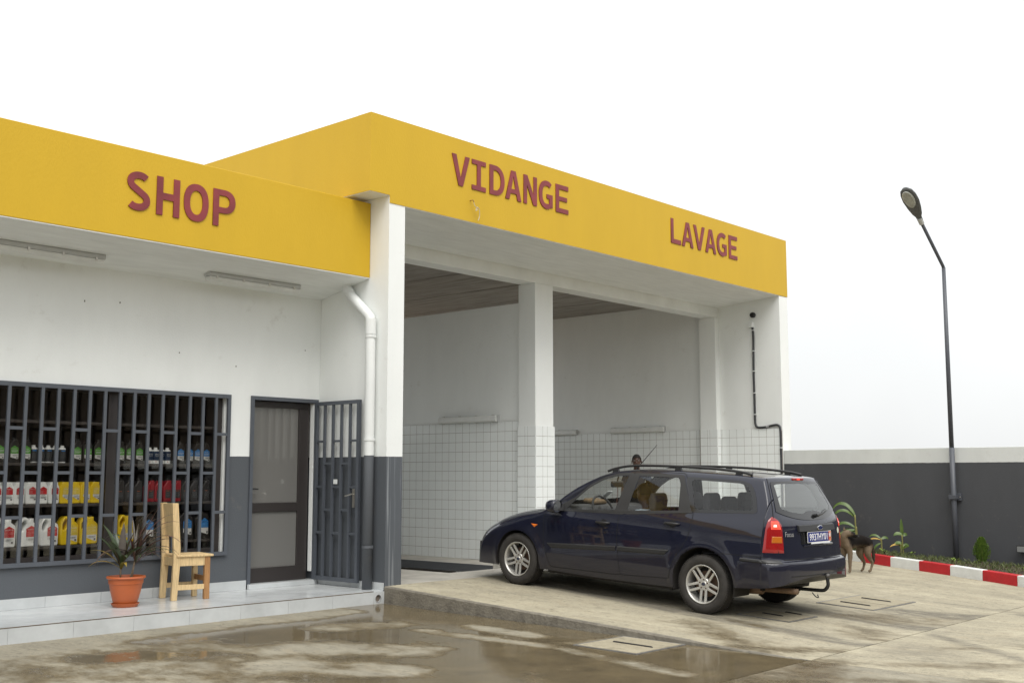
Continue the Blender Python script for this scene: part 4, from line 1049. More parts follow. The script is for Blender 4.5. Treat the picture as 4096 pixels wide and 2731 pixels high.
s1 = MB(); s1.tube([(-0.05, 0.02, 0.25), (-0.052, 0.02, 0.33), (-0.05, 0.02, 0.42)], [0.008, 0.009, 0.011], 8); s1.build('stem', M_stem, pl, smooth=True)
s2 = MB(); s2.tube([(0.055, 0.0, 0.25), (0.075, 0.0, 0.37), (0.10, 0.01, 0.47)], [0.013, 0.010, 0.010], 8); s2.tube([(0.04, 0.01, 0.25), (0.062, 0.0, 0.34)], [0.006, 0.005], 6); s2.build('stem', M_stem, pl, smooth=True)
rl = random.Random(11)
CAMAZ = R(41.8)
def spin(deg): return CAMAZ - math.pi / 2 + R(deg)      # 0 deg = towards image right, 180 = image left
for (a, el, L_, W_, dr, m_) in ((175, 60, .42, .045, 0.8, M_lf1), (160, 66, .45, .05, 0.7, M_lf1), (190, 48, .36, .04, 1.1, M_lf4), (200, 35, .34, .035, 1.5, M_lf4), (100, 80, .42, .055, 0.3, M_lf2), (40, 74, .40, .06, 0.5, M_lf2), (10, 66, .44, .05, 0.6, M_lf2),
                               (-20, 50, .36, .045, 1.0, M_lf1), (250, 62, .30, .05, 0.9, M_lf1), (300, 45, .30, .04, 1.3, M_lf1), (130, 70, .38, .05, 0.6, M_lf1), (60, 58, .32, .045, 0.9, M_lf2), (220, 70, .34, .04, 0.8, M_lf2), (-60, 40, .28, .035, 1.4, M_lf4)):
    leaf_mesh((-0.05, 0.02, 0.40 + rl.uniform(-.04, .03)), spin(a), R(el), L_ * 1.05, W_ * 1.3, dr, twist=rl.uniform(-.4, .4)).build('leaf', m_, pl, smooth=True)
for i in range(30):
    a = rl.choice((0, 10, 20, -15, 30, 45, -30, 70, 110, 150, 190, 230, -60, -90)) + rl.uniform(-12, 12)
    el = rl.uniform(28, 82); L_ = rl.uniform(.34, .58); W_ = rl.uniform(.016, .032)
    m_ = rl.choice((M_lf2, M_lf2, M_lf1, M_lf3, M_lf3))
    leaf_mesh((0.10, 0.01, 0.46 + rl.uniform(-.06, .05)), spin(a), R(el), L_, W_, rl.uniform(0.9, 2.4), twist=rl.uniform(-.6, .6)).build('leaf', m_, pl, smooth=True)
for (a, el, L_, dr) in ((12, 62, .62, 1.6), (4, 70, .66, 0.7), (22, 66, .60, 1.3), (0, 50, .58, 1.9)):
    leaf_mesh((0.10, 0.01, 0.50), spin(a), R(el), L_, .022, dr, twist=0.5).build('leaf', M_lf3, pl, smooth=True)

# ------------------------------------------------------------------ boundary wall, planting bed, kerb
bw = MB(); bw.box(18.475, 18.675, -12, 10.012, -0.35, 1.905)
tag(bw.build('boundary_wall', M_bound, bevel=0.008), 'long dark grey boundary wall with a white top band on the right', 'wall')
KP = [(17.98, 9.93), (17.83, 9.35), (17.68, 8.76), (17.505, 8.177), (17.28, 7.60), (17.135, 7.09), (16.97, 6.56), (16.765, 6.02), (16.54, 5.472), (16.29, 4.93), (16.02, 4.40), (15.74, 3.88)]
KP = KP[:1] + KP[1:]
kb = thing('kerb', 'red and white painted kerb curving along the planting bed', 'kerb', (17.0, 6.8, 0.02))
M_kr = mat('worn red kerb paint', (0.42, 0.012, 0.018), 0.5, var=0.14, vscale=6, bump=0.35, bscale=30)
M_kw = mat('chalky white kerb paint', (0.66, 0.67, 0.65), 0.6, var=0.09, vscale=6, bump=0.35, bscale=30)
for i in range(len(KP) - 1):
    a, b = Vector((*KP[i], 0)), Vector((*KP[i + 1], 0))
    d = (b - a).normalized(); s = Vector((-d.y, d.x, 0))
    if s.x < 0: s = -s
    a2, b2 = a + d * 0.002, b - d * 0.002
    V = []
    for q_ in (a2, b2):
        zb = ramp_z(q_.y) - 0.08; zt = ramp_z(q_.y) + 0.148
        V += [(q_.x, q_.y, zb), (q_ .x + s.x * .14, q_.y + s.y * .14, zb), (q_.x + s.x * .14, q_.y + s.y * .14, zt), (q_.x + s.x * .008, q_.y + s.y * .008, zt)]
    blk = MB().add(V, [(0, 1, 2, 3), (7, 6, 5, 4), (0, 4, 5, 1), (1, 5, 6, 2), (2, 6, 7, 3), (3, 7, 4, 0)])
    blk.build('kerb_block', M_kr if i % 2 == 1 else M_kw, kb, bevel=0.010)
def kerb_x(y):
    for (x0, y0_), (x1, y1_) in zip(KP[:-1], KP[1:]):
        if y1_ <= y <= y0_: return x0 + (x1 - x0) * (y - y0_) / (y1_ - y0_)
    return KP[0][0] if y > KP[0][1] else KP[-1][0]
def soil_z(x, y):
    kx = kerb_x(y) + 0.14
    t = max(0, min(1, (x - kx) / max(0.05, 18.475 - kx)))
    a = ramp_z(y) + 0.125; b = 0.10 + 0.045 * (y - 7.05)
    return a + (b - a) * t + 0.03 * math.sin(math.pi * t) + 0.022 * mnoise.noise(Vector((x * 7, y * 7, 1))) + 0.012 * mnoise.noise(Vector((x * 23, y * 23, 4)))
ys = lin(3.9, 9.95, 0.06); nx = 24
V = [];
for y in ys:
    x0 = kerb_x(y) + 0.13
    for i in range(nx + 1):
        x = x0 + (18.474 - x0) * i / nx; V.append((x, y, soil_z(x, y)))
F = [(j * (nx + 1) + i, j * (nx + 1) + i + 1, (j + 1) * (nx + 1) + i + 1, (j + 1) * (nx + 1) + i) for j in range(len(ys) - 1) for i in range(nx)]
tag(MB().add(V, F).build('planting_bed', mat('dark damp soil', (0.055, 0.038, 0.026), 0.95, var=0.4, vscale=14, bump=0.9, bscale=60), smooth=True), kind='structure')
gr = MB(); rg_ = random.Random(5)
for i in range(5200):
    y = rg_.uniform(4.0, 9.8); x0 = kerb_x(y) + 0.15; x = x0 + (18.44 - x0) * rg_.random()
    if mnoise.noise(Vector((x * 2.3, y * 2.3, 8))) < -0.12 + rg_.uniform(-.2, .2): continue
    z_ = soil_z(x, y); a = rg_.uniform(0, 6.28); h = rg_.uniform(.02, .085); l = rg_.uniform(.0, .06); w_ = rg_.uniform(.002, .006)
    px, py = math.cos(a), math.sin(a)
    gr.add([(x - py * w_, y + px * w_, z_ - .01), (x + py * w_, y - px * w_, z_ - .01), (x + px * l * .4 + py * w_ * .8, y + py * l * .4 - px * w_ * .8, z_ + h * .65), (x + px * l, y + py * l, z_ + h)], [(0, 1, 2, 3)])
tag(gr.build('grass', mat('short weedy grass', (0.05, 0.085, 0.02), 0.6, col2=(0.12, 0.12, 0.045), vscale=9)), 'sparse short grass and weeds in the planting bed', 'grass', kind='stuff')
M_weed = mat('yellow green weed leaf', (0.16, 0.24, 0.03), 0.5, var=0.25, vscale=20)
def weed(x, y, n, h, lab):
    t = thing('weed', lab, 'plant', (x, y, soil_z(x, y)), 'small weeds in the planting bed', local=True)
    b = MB(); r_ = random.Random(int(x * 1000))
    for k in range(n):
        a = r_.uniform(0, 6.28); e = r_.uniform(.3, 1.3); q_ = Vector((math.cos(a) * h * .5 * r_.random(), math.sin(a) * h * .5 * r_.random(), h * r_.uniform(.25, 1)))
        lf = leaf_mesh(q_, a, e * .5, h * .5, h * .28, .8, n=4, shape='leaf'); b.add(lf.v, lf.f)
    b.build('leaf_cluster', M_weed, t)
    MB().tube([(0, 0, -.02), (0, 0, h * .8)], .002, 5).build('stem', M_weed, t)
weed(17.62, 7.86, 9, .09, 'tiny yellow green weed left of the upright canna'); weed(17.55, 7.35, 12, .10, 'feathery weed just right of the upright canna'); weed(17.35, 6.62, 14, .09, 'low weed at the foot of the lamp post')
weed(17.5, 6.35, 9, .08, 'yellow weed between lamp post and conifer'); weed(17.1, 5.55, 12, .08, 'low weed at the right photo edge behind the kerb')

def blade_plant(name, label, loc, leaves, stems, mats, cat='plant', group=None):
    t = thing(name, label, cat, loc, group, local=True)
    for (p0, p1, r_) in stems: MB().tube(crv([p0, ((p0[0] + p1[0]) / 2 + .01, (p0[1] + p1[1]) / 2, (p0[2] + p1[2]) / 2), p1]), r_, 8).build('stem', mats[1], t, smooth=True)
    for (b, a, e, L_, W_, dr, mi) in leaves: leaf_mesh(b, spin(a), R(e), L_ * .88, W_ * .80, dr, n=14, shape='leaf', fold=0.25, twist=.3, roll=(-0.95 if abs(a) > 90 else 0.95)).build('leaf', mats[mi], t, smooth=True)
M_ban = mat('fresh green broad leaf', (0.045, 0.09, 0.014), 0.4, col2=(0.095, 0.145, 0.024), vscale=6)
M_bst = mat('yellow green stem', (0.20, 0.19, 0.06), 0.5)
M_bdry = mat('dry yellow leaf', (0.38, 0.24, 0.04), 0.6)
blade_plant('banana_plant', 'young banana plant with arching green leaves behind the car and dog', (18.05, 8.50, 0.17),
            [((0, 0, .62), 150, 62, .62, .085, 2.9, 0), ((0.01, 0, .58), 165, 50, .55, .075, 2.6, 0), ((0, 0, .42), 160, 40, .50, .075, 2.4, 0), ((0, 0.01, .40), 172, -10, .42, .09, 0.8, 0), ((0, 0, .35), 140, 30, .4, .07, 2.2, 0)],
            [((0, 0, -.03), (-0.01, .005, .64), .013), ((0.03, -.02, -.03), (.02, 0, .45), .010)], [M_ban, M_bst, M_bdry])
blade_plant('banana_sprout', 'small wilting banana sprout with a dead leaf just right of the dog', (18.0, 8.05, 0.17),
            [((0, 0, .27), 150, 40, .25, .05, 1.6, 0), ((0, 0, .25), 165, 20, .26, .035, 1.2, 2), ((0, 0, .26), 10, 35, .16, .06, 1.5, 0), ((0, 0, .2), 170, -20, .2, .05, 1.5, 0)],
            [((0, 0, -.03), (0.005, 0, .28), .014), ((-.03, .01, -.03), (-.04, .01, .12), .012)], [M_ban, M_bst, M_bdry])
blade_plant('canna_plant', 'upright young canna with one tall leaf in front of the grey wall', (17.95, 7.67, 0.155),
            [((0, 0, .30), 100, 86, .36, .07, 0.1, 0), ((0, 0, .36), 175, 25, .17, .085, 1.4, 0), ((0, 0, .34), 20, 40, .12, .07, 1.5, 0), ((0, 0, .22), 170, 20, .16, .085, 1.2, 0), ((0, 0, .20), 175, 12, .24, .045, 0.9, 2),
             ((0, 0, .18), 15, 30, .14, .07, 1.4, 0), ((0, 0, .16), 120, 50, .15, .08, .8, 0), ((0, 0, .14), -60, 40, .14, .07, .9, 0), ((-.03, 0, .12), 110, 70, .16, .06, .5, 0)],
            [((0, 0, -.03), (-.02, 0, .36), .011), ((-.05, .02, -.03), (-.05, .01, .22), .008), ((.03, .01, -.03), (.02, 0, .2), .007)], [M_ban, M_bst, M_bdry])
cn = thing('conifer_shrub', 'small dense green conifer shrub at the foot of the grey wall', 'shrub', (18.0, 6.45, 0.085), local=True)
cr = MB(); rc = random.Random(21)
for i in range(2600):
    t = rc.random() ** .8
    zz = 0.06 + 0.36 * t; rad = 0.125 * math.sin(math.pi * min(1, .10 + .88 * t) ) ** .75 * (1 - .28 * t) * (1 + .18 * math.sin(zz * 30 + i % 5))
    a = rc.uniform(0, 6.283); q_ = rad * (rc.random() ** .35)
    c0 = Vector((q_ * math.cos(a), q_ * math.sin(a), zz)); up = Vector((math.cos(a) * .5, math.sin(a) * .5, 1)).normalized()
    s = Vector((-math.sin(a + rc.uniform(-.9, .9)), math.cos(a + rc.uniform(-.9, .9)), rc.uniform(-.2, .2))).normalized()
    l = rc.uniform(.018, .042); w_ = rc.uniform(.004, .009)
    cr.add([c0, c0 + up * l * .55 + s * w_, c0 + up * l, c0 + up * l * .55 - s * w_], [(0, 1, 2, 3)])
cr.build('crown', mat('bright conifer green', (0.05, 0.11, 0.012), 0.55, col2=(0.14, 0.22, 0.03), vscale=26), cn)
MB().tube([(0, 0, -.03), (0.004, 0, .25)], [.012, .006], 8).build('trunk', M_stem, cn)

# ------------------------------------------------------------------ street lamp
M_pole = mat('slate painted pole', (0.07, 0.076, 0.09), 0.45)
sl = thing('street_lamp', 'tall grey street lamp with bent arm clamped to the boundary wall', 'street lamp', (18.37, 6.98, 0.08))
MB().tube([(18.37, 6.98, 0.0), (18.37, 6.98, 1.9)], 0.041, 16).build('lower_pole', M_pole, sl, smooth=True)
MB().tube([(18.37, 6.98, 1.9), (18.37, 6.98, 4.82)], [0.037, 0.030], 16).build('pole', M_pole, sl, smooth=True)
MB().tube([(18.372, 6.98, 4.78), (18.366, 6.98, 4.815), (18.345, 6.98, 4.842), (17.50, 6.98, 5.45)], 0.027, 14).build('arm', M_pole, sl, smooth=True)
br = MB(); br.box(18.42, 18.474, 6.885, 7.075, 1.06, 1.175); br.box(18.30, 18.42, 6.92, 7.04, 1.085, 1.15); br.build('wall_bracket', M_pole, sl, bevel=0.004)
for y_ in (6.897, 7.063): MB().tube([(18.41, y_, 1.118), (18.425, y_, 1.118)], .012, 8).build('bolt', M_metal, sl)
u = Vector((-0.80, 0, 0.60)).normalized(); v = Vector((0, 1, 0)); wv = Vector((-0.60, 0, -0.80))   # wv: the underside
h0 = Vector((17.50, 6.98, 5.45))
ST = [(a_ * .92, b_ * .8, c_ * .9) for a_, b_, c_ in [(0.0, .052, .045), (.10, .060, .06), (.16, .095, .07), (.30, .135, .08), (.46, .162, .085), (.60, .155, .078), (.70, .12, .06), (.76, .05, .03)]]
hb_ = MB(); rings = []
for (t, a, b) in ST:
    rings.append([h0 + u * t + v * (a * math.cos(q_)) + wv * (b * math.sin(q_) * (0.45 if math.sin(q_) > 0 else 1.0)) for q_ in [2 * math.pi * k / 20 for k in range(20)]])
V = [p_ for r_ in rings for p_ in r_]; F = [(i * 20 + k, i * 20 + (k + 1) % 20, (i + 1) * 20 + (k + 1) % 20, (i + 1) * 20 + k) for i in range(len(ST) - 1) for k in range(20)]
F += [tuple(range(19, -1, -1)), tuple(range((len(ST) - 1) * 20, len(ST) * 20))]
hb_.add(V, F); hd_ = hb_.build('lamp_head', mat('dark lamp housing', (0.10, 0.105, 0.105), 0.5), sl, smooth=True)
gl = [(.36 + .19 * (1 + math.cos(q_)) , .115 * math.sin(q_) * (1 if math.cos(q_) > -.2 else .95)) for q_ in [2 * math.pi * k / 24 for k in range(24)]]
g1 = MB(); g1.add([h0 + u * (a * .90) + v * b * .8 + wv * .040 for a, b in gl] + [h0 + u * (a * .88 + .01) + v * b * .64 + wv * .055 for a, b in gl], [(k, (k + 1) % 24, 24 + (k + 1) % 24, 24 + k) for k in range(24)] + [tuple(range(24, 48))])
g1.build('lens', mat('cloudy lamp lens', (0.36, 0.37, 0.33), 0.15, var=0.2, vscale=14), hd_, smooth=False)
MB().tube([h0 - u * .06, h0 + u * .06], .042, 14).build('collar', M_lampbody, sl, smooth=False)
# small flood light low on the wall, cut by the photo edge
fd = thing('flood_light', 'small black flood light low on the grey wall at the right edge', 'light', (18.42, 5.96, 0.35))
MB().box(18.33, 18.40, 5.86, 6.045, 0.29, 0.40).build('housing', M_black, fd, bevel=0.008)
MB().box(18.40, 18.474, 5.92, 5.985, 0.33, 0.36).build('bracket', M_black, fd)
MB().box(18.325, 18.331, 5.87, 6.035, 0.30, 0.385).build('glass', mat('grey flood glass', (0.2, 0.21, 0.21), 0.15), fd)

# ------------------------------------------------------------------ manhole covers
M_cover = concrete_mat('manhole cover concrete', base=(0.33, 0.295, 0.215), dark=(0.2, 0.175, 0.125))
M_frame = mat('worn steel frame', (0.13, 0.125, 0.12), 0.5, var=0.3, vscale=20)
def manhole(label, x0, x1, y0_, y1_, zf, splits, hx, dark=False):
    t = thing('manhole_cover', label, 'manhole', ((x0 + x1) / 2, (y0_ + y1_) / 2, zf((y0_ + y1_) / 2)), 'square concrete manhole covers')
    e_ = 0.02
    def pan(xa, xb, ya, yb, lift, name, m_):
        b = MB(); V = []
        for dz in (-0.03, lift):
            V += [(xa, ya, zf(ya) + dz), (xb, ya, zf(ya) + dz), (xb, yb, zf(yb) + dz), (xa, yb, zf(yb) + dz)]
        b.add(V, [(0, 3, 2, 1), (4, 5, 6, 7), (0, 1, 5, 4), (1, 2, 6, 5), (2, 3, 7, 6), (3, 0, 4, 7)]); b.build(name, m_, t)
    for (xa, xb, ya, yb) in ((x0, x1, y0_, y0_ + e_), (x0, x1, y1_ - e_, y1_), (x0, x0 + e_, y0_ + e_, y1_ - e_), (x1 - e_, x1, y0_ + e_, y1_ - e_)):
        pan(xa, xb, ya, yb, 0.007, 'frame_bar', M_frame)
    pan(x0 + e_, x1 - e_, y0_ + e_, y1_ - e_, 0.0020, 'seat', M_dark)
    xs = [x0 + e_] + splits + [x1 - e_]
    for a, b in zip(xs[:-1], xs[1:]): pan(a + .008, b - .008, y0_ + e_ + .008, y1_ - e_ - .008, 0.0085, 'cover_slab', M_cover)
    for (ha, ya, yb) in hx:
        MB().tube([(ha, ya, zf(ya) + .006), (ha, ya + .01, zf(ya) + .013), (ha + .01, yb - .01, zf(yb) + .013), (ha + .01, yb, zf(yb) + .006)], .008, 8).build('lifting_handle', mat('rusty black iron', (0.02, 0.018, 0.018), 0.7), t)
manhole('double concrete manhole cover right of the car', 12.40, 13.56, 5.66, 6.36, ramp_z, [12.94], [(12.68, 5.83, 6.2), (13.24, 5.83, 6.2)])
manhole('stained concrete manhole cover behind the near rear wheel', 10.78, 11.40, 5.83, 6.45, ramp_z, [], [(11.05, 6.05, 6.3), (11.33, 5.98, 6.18)])
manhole('concrete manhole cover at the foot of the ramp by the puddle', 8.18, 8.945, 5.88, 6.58, shop_z, [], [(8.56, 5.98, 6.42)])

# ------------------------------------------------------------------ dark building added out of view behind the camera, for glass and paint to mirror
ob = thing('added_reflection_building', 'plain dark building added out of view, seen only in reflections', 'building', (25, -17, -0.1))
MB().box(-14, 75, -22, -17, -0.3, 6.2).build('wall', mat('weathered brown render', (0.12, 0.095, 0.075), 0.85, var=0.25, vscale=0.6), ob)
MB().box(-14.3, 75.3, -22.3, -16.6, 6.2, 6.5).build('roof', mat('dull red roof', (0.2, 0.06, 0.04), 0.8), ob)
wm = MB().box(0, 1.6, -0.06, 0, 0, 1.3).mesh('window'); wm.materials.append(M_dark)
for k in range(20): inst('window', wm, ob, (-10 + 4.1 * k, -16.98 + 0.04, 1.2))
# ------------------------------------------------------------------ estate car
# car frame: x right (left side -0.85), s back from the nose, h up.  Blender local = (x, -s, h)
M_paint, nt_, b_ = nm('dark navy metallic paint')
b_.inputs['Base Color'].default_value = (0.005, 0.0062, 0.018, 1); b_.inputs['Roughness'].default_value = 0.5; b_.inputs['Metallic'].default_value = 0.0
b_.inputs['Coat Weight'].default_value = 1.0; b_.inputs['Coat Roughness'].default_value = 0.02; b_.inputs['Specular IOR Level'].default_value = 0.12
# dust film: a little paler and rougher low on the body
tc = nt_.nodes.new('ShaderNodeTexCoord'); sx_ = nt_.nodes.new('ShaderNodeSeparateXYZ'); nt_.links.new(tc.outputs['Object'], sx_.inputs[0])
nd = nt_.nodes.new('ShaderNodeTexNoise'); nd.inputs['Scale'].default_value = 5; nd.inputs['Detail'].default_value = 8; nd.inputs['Roughness'].default_value = 0.7; nt_.links.new(tc.outputs['Object'], nd.inputs['Vector'])
mr_ = nt_.nodes.new('ShaderNodeMapRange'); mr_.inputs[1].default_value = 0.75; mr_.inputs[2].default_value = 0.2; mr_.inputs[3].default_value = 0.0; mr_.inputs[4].default_value = 0.22; nt_.links.new(sx_.outputs['Z'], mr_.inputs[0])
ml_ = nt_.nodes.new('ShaderNodeMath'); ml_.operation = 'MULTIPLY'; nt_.links.new(mr_.outputs[0], ml_.inputs[0]); nt_.links.new(nd.outputs['Fac'], ml_.inputs[1])
mxp = nt_.nodes.new('ShaderNodeMix'); mxp.data_type = 'RGBA'; mxp.inputs[6].default_value = (0.005, 0.0062, 0.018, 1); mxp.inputs[7].default_value = (0.10, 0.085, 0.07, 1)
nt_.links.new(ml_.outputs[0], mxp.inputs[0]); nt_.links.new(mxp.outputs[2], b_.inputs['Base Color'])
cr_ = nt_.nodes.new('ShaderNodeMapRange'); cr_.inputs[3].default_value = 0.015; cr_.inputs[4].default_value = 0.25; nt_.links.new(ml_.outputs[0], cr_.inputs[0]); nt_.links.new(cr_.outputs[0], b_.inputs['Coat Roughness'])
M_trim = mat('black exterior trim', (0.020, 0.020, 0.021), 0.42, var=0.1, vscale=12)
M_gloss = mat('black glass border', (0.012, 0.012, 0.013), 0.08)
M_cglass = thin_glass('car window glass', (0.95, 0.965, 0.96), ior=1.52, haze=0.01, hazecol=(0.3, 0.3, 0.28))
M_rglass = thin_glass('rear window glass', (0.93, 0.955, 0.95), ior=1.8, haze=0.14, hazecol=(0.42, 0.46, 0.45))  # pale haze colour stands in for bright sky mirrored in the pane
M_tyre = mat('dusty rubber', (0.028, 0.025, 0.022), 0.8, var=0.3, vscale=14)
M_alloy = mat('silver alloy wheel', (0.52, 0.51, 0.48), 0.35, metal=0.55, var=0.08, vscale=10)
M_disc = mat('rusty brake disc', (0.12, 0.075, 0.05), 0.6, metal=0.4)
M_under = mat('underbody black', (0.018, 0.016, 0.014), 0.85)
M_seat = mat('grey seat cloth', (0.045, 0.045, 0.05), 0.85)
M_dash = mat('grey dashboard', (0.06, 0.06, 0.06), 0.6)
M_tail = mat('red tail lamp plastic', (0.26, 0.008, 0.009), 0.12, coat=0.6, var=0.12, vscale=30)
M_amber = mat('amber lamp plastic', (0.42, 0.12, 0.012), 0.15, coat=0.5)
M_lit = mat('lit red brake lamp', (0.8, 0.05, 0.03), 0.2, emit=(1.0, 0.07, 0.04), estr=0.55)
M_hot = mat('glowing bulb', (1, 0.6, 0.5), 0.2, emit=(1.0, 0.5, 0.4), estr=1.5)
M_chrome = mat('chrome', (0.75, 0.75, 0.76), 0.12, metal=1.0)

def interp(pts, x):
    xs_, ys_ = zip(*pts)
    return np.interp(x, xs_, ys_)
def pchip(pts, x):
    xs_ = np.array([p[0] for p in pts], float); ys_ = np.array([p[1] for p in pts], float)
    h = np.diff(xs_); d = np.diff(ys_) / h
    m = np.zeros(len(xs_))
    for i in range(1, len(xs_) - 1):
        if d[i - 1] * d[i] > 0:
            w1, w2 = 2 * h[i] + h[i - 1], h[i] + 2 * h[i - 1]
            m[i] = (w1 + w2) / (w1 / d[i - 1] + w2 / d[i])
    m[0], m[-1] = d[0], d[-1]
    x = np.clip(np.asarray(x, float), xs_[0], xs_[-1])
    i = np.clip(np.searchsorted(xs_, x) - 1, 0, len(h) - 1)
    t = (x - xs_[i]) / h[i]
    return ((1 + 2 * t) * (1 - t) ** 2 * ys_[i] + t * (1 - t) ** 2 * h[i] * m[i] + t * t * (3 - 2 * t) * ys_[i + 1] + t * t * (t - 1) * h[i] * m[i + 1])
TOP = [(0.0, 0.20), (0.008, 0.36), (0.022, 0.47), (0.05, 0.545), (0.10, 0.615), (0.18, 0.683), (0.30, 0.752), (0.42, 0.805), (0.65, 0.878), (0.90, 0.932), (1.08, 0.972), (1.16, 0.992),
       (1.22, 1.022), (1.40, 1.128), (1.60, 1.236), (1.80, 1.328), (1.95, 1.388), (2.06, 1.421), (2.22, 1.452), (2.45, 1.473), (2.75, 1.486), (3.1, 1.491), (3.5, 1.488), (3.8, 1.478), (3.98, 1.466), (4.075, 1.452),
       (4.095, 1.425), (4.15, 1.335), (4.22, 1.215), (4.29, 1.085), (4.325, 1.02), (4.345, 0.95), (4.362, 0.80), (4.372, 0.70), (4.377, 0.632), (4.383, 0.622), (4.425, 0.608), (4.436, 0.575), (4.441, 0.52), (4.444, 0.47), (4.447, 0.40), (4.462, 0.10)]
BOT = [(0, 0.21), (0.12, 0.19), (0.5, 0.20), (1.2, 0.225), (2.0, 0.215), (3.0, 0.225), (3.9, 0.315), (4.2, 0.345), (4.36, 0.385), (4.445, 0.455)]
WH = [(0.15, 0.775), (0.22, 0.802), (0.30, 0.825), (0.42, 0.840), (0.55, 0.848), (0.70, 0.850), (0.80, 0.846), (0.90, 0.832), (0.97, 0.808), (1.02, 0.786), (1.12, 0.752), (1.25, 0.700), (1.36, 0.652), (1.44, 0.612), (1.50, 0.575)]
PW = [(0, 0.86), (0.12, 0.905), (0.3, 0.945), (0.6, 0.978), (0.9, 0.995), (1.3, 1.0), (3.2, 1.0), (3.6, 0.995), (4.0, 0.978), (4.25, 0.955), (4.445, 0.925)]
def x_sides(s, h):
    h = np.asarray(h, float)
    x = pchip(WH, h) * float(pchip(PW, s))
    r1 = np.hypot(s - 0.87, h - 0.305); r2 = np.hypot(s - 3.485, h - 0.315)
    x = x + 0.016 * np.exp(-((r1 - 0.37) / 0.05) ** 2) + 0.016 * np.exp(-((r2 - 0.40) / 0.05) ** 2)
    if 1.2 < s < 4.2: x = x - 0.006 * np.exp(-((h - 0.905) / 0.02) ** 2)
    if s > 3.75: x = x + 0.012 * np.interp(h, [0.3, 0.36, 0.63, 0.655], [0, 1, 1, 0]) * float(np.interp(s, [3.85, 3.98], [0, 1]))
    if s > 3.2: x = x - 0.02 * float(np.interp(s, [3.3, 4.1], [0, 1])) * np.interp(h, [1.05, 1.4], [0, 1])
    return x
def x_side(s, h): return float(x_sides(s, np.array([h]))[0])
# arrays: silhouettes resampled by arc length
den = np.unique(np.minimum(4.445, np.concatenate([np.linspace(a[0], b[0], 25) for a, b in zip(TOP[:-1], TOP[1:])])))
dh = pchip(TOP, den)
al = np.concatenate([[0], np.cumsum(np.hypot(np.diff(den), np.diff(dh)))])
NS = 560
sts = np.interp(np.linspace(0, al[-1], NS), al, den)
def planF(x): return 0.085 * (abs(x) / 0.64) ** 2.4 + 0.10 * max(0, (abs(x) - 0.60) / 0.22) ** 2.2
def planR(x): return 0.050 * (abs(x) / 0.62) ** 2.4 + 0.10 * max(0, (abs(x) - 0.60) / 0.22) ** 2.4
def T(s, xarr):
    xa = np.abs(xarr)
    pf = 0.085 * (xa / 0.64) ** 2.4 + 0.10 * np.maximum(0, (xa - 0.60) / 0.22) ** 2.2
    prr = 0.050 * (xa / 0.62) ** 2.4 + 0.10 * np.maximum(0, (xa - 0.60) / 0.22) ** 2.4
    wf = 1 - sstep(0.95, 2.25, s); wr_ = sstep(3.3, 4.02, s)
    se = s - pf * wf + prr * wr_
    crown = float(pchip([(0, 0.0), (0.3, 0.030), (1.1, 0.035), (1.4, 0.02), (2.0, 0.02), (2.3, 0.022), (3.5, 0.022), (4.1, 0.006), (4.445, 0.0)], s))
    return pchip(TOP, np.clip(se, 0, 4.462)) - crown * (xa / 0.62) ** 2.2
N1, N2 = 96, 64
SH = np.zeros((NS, N1 + N2, 3))
XS = np.linspace(0, 0.93, 240)
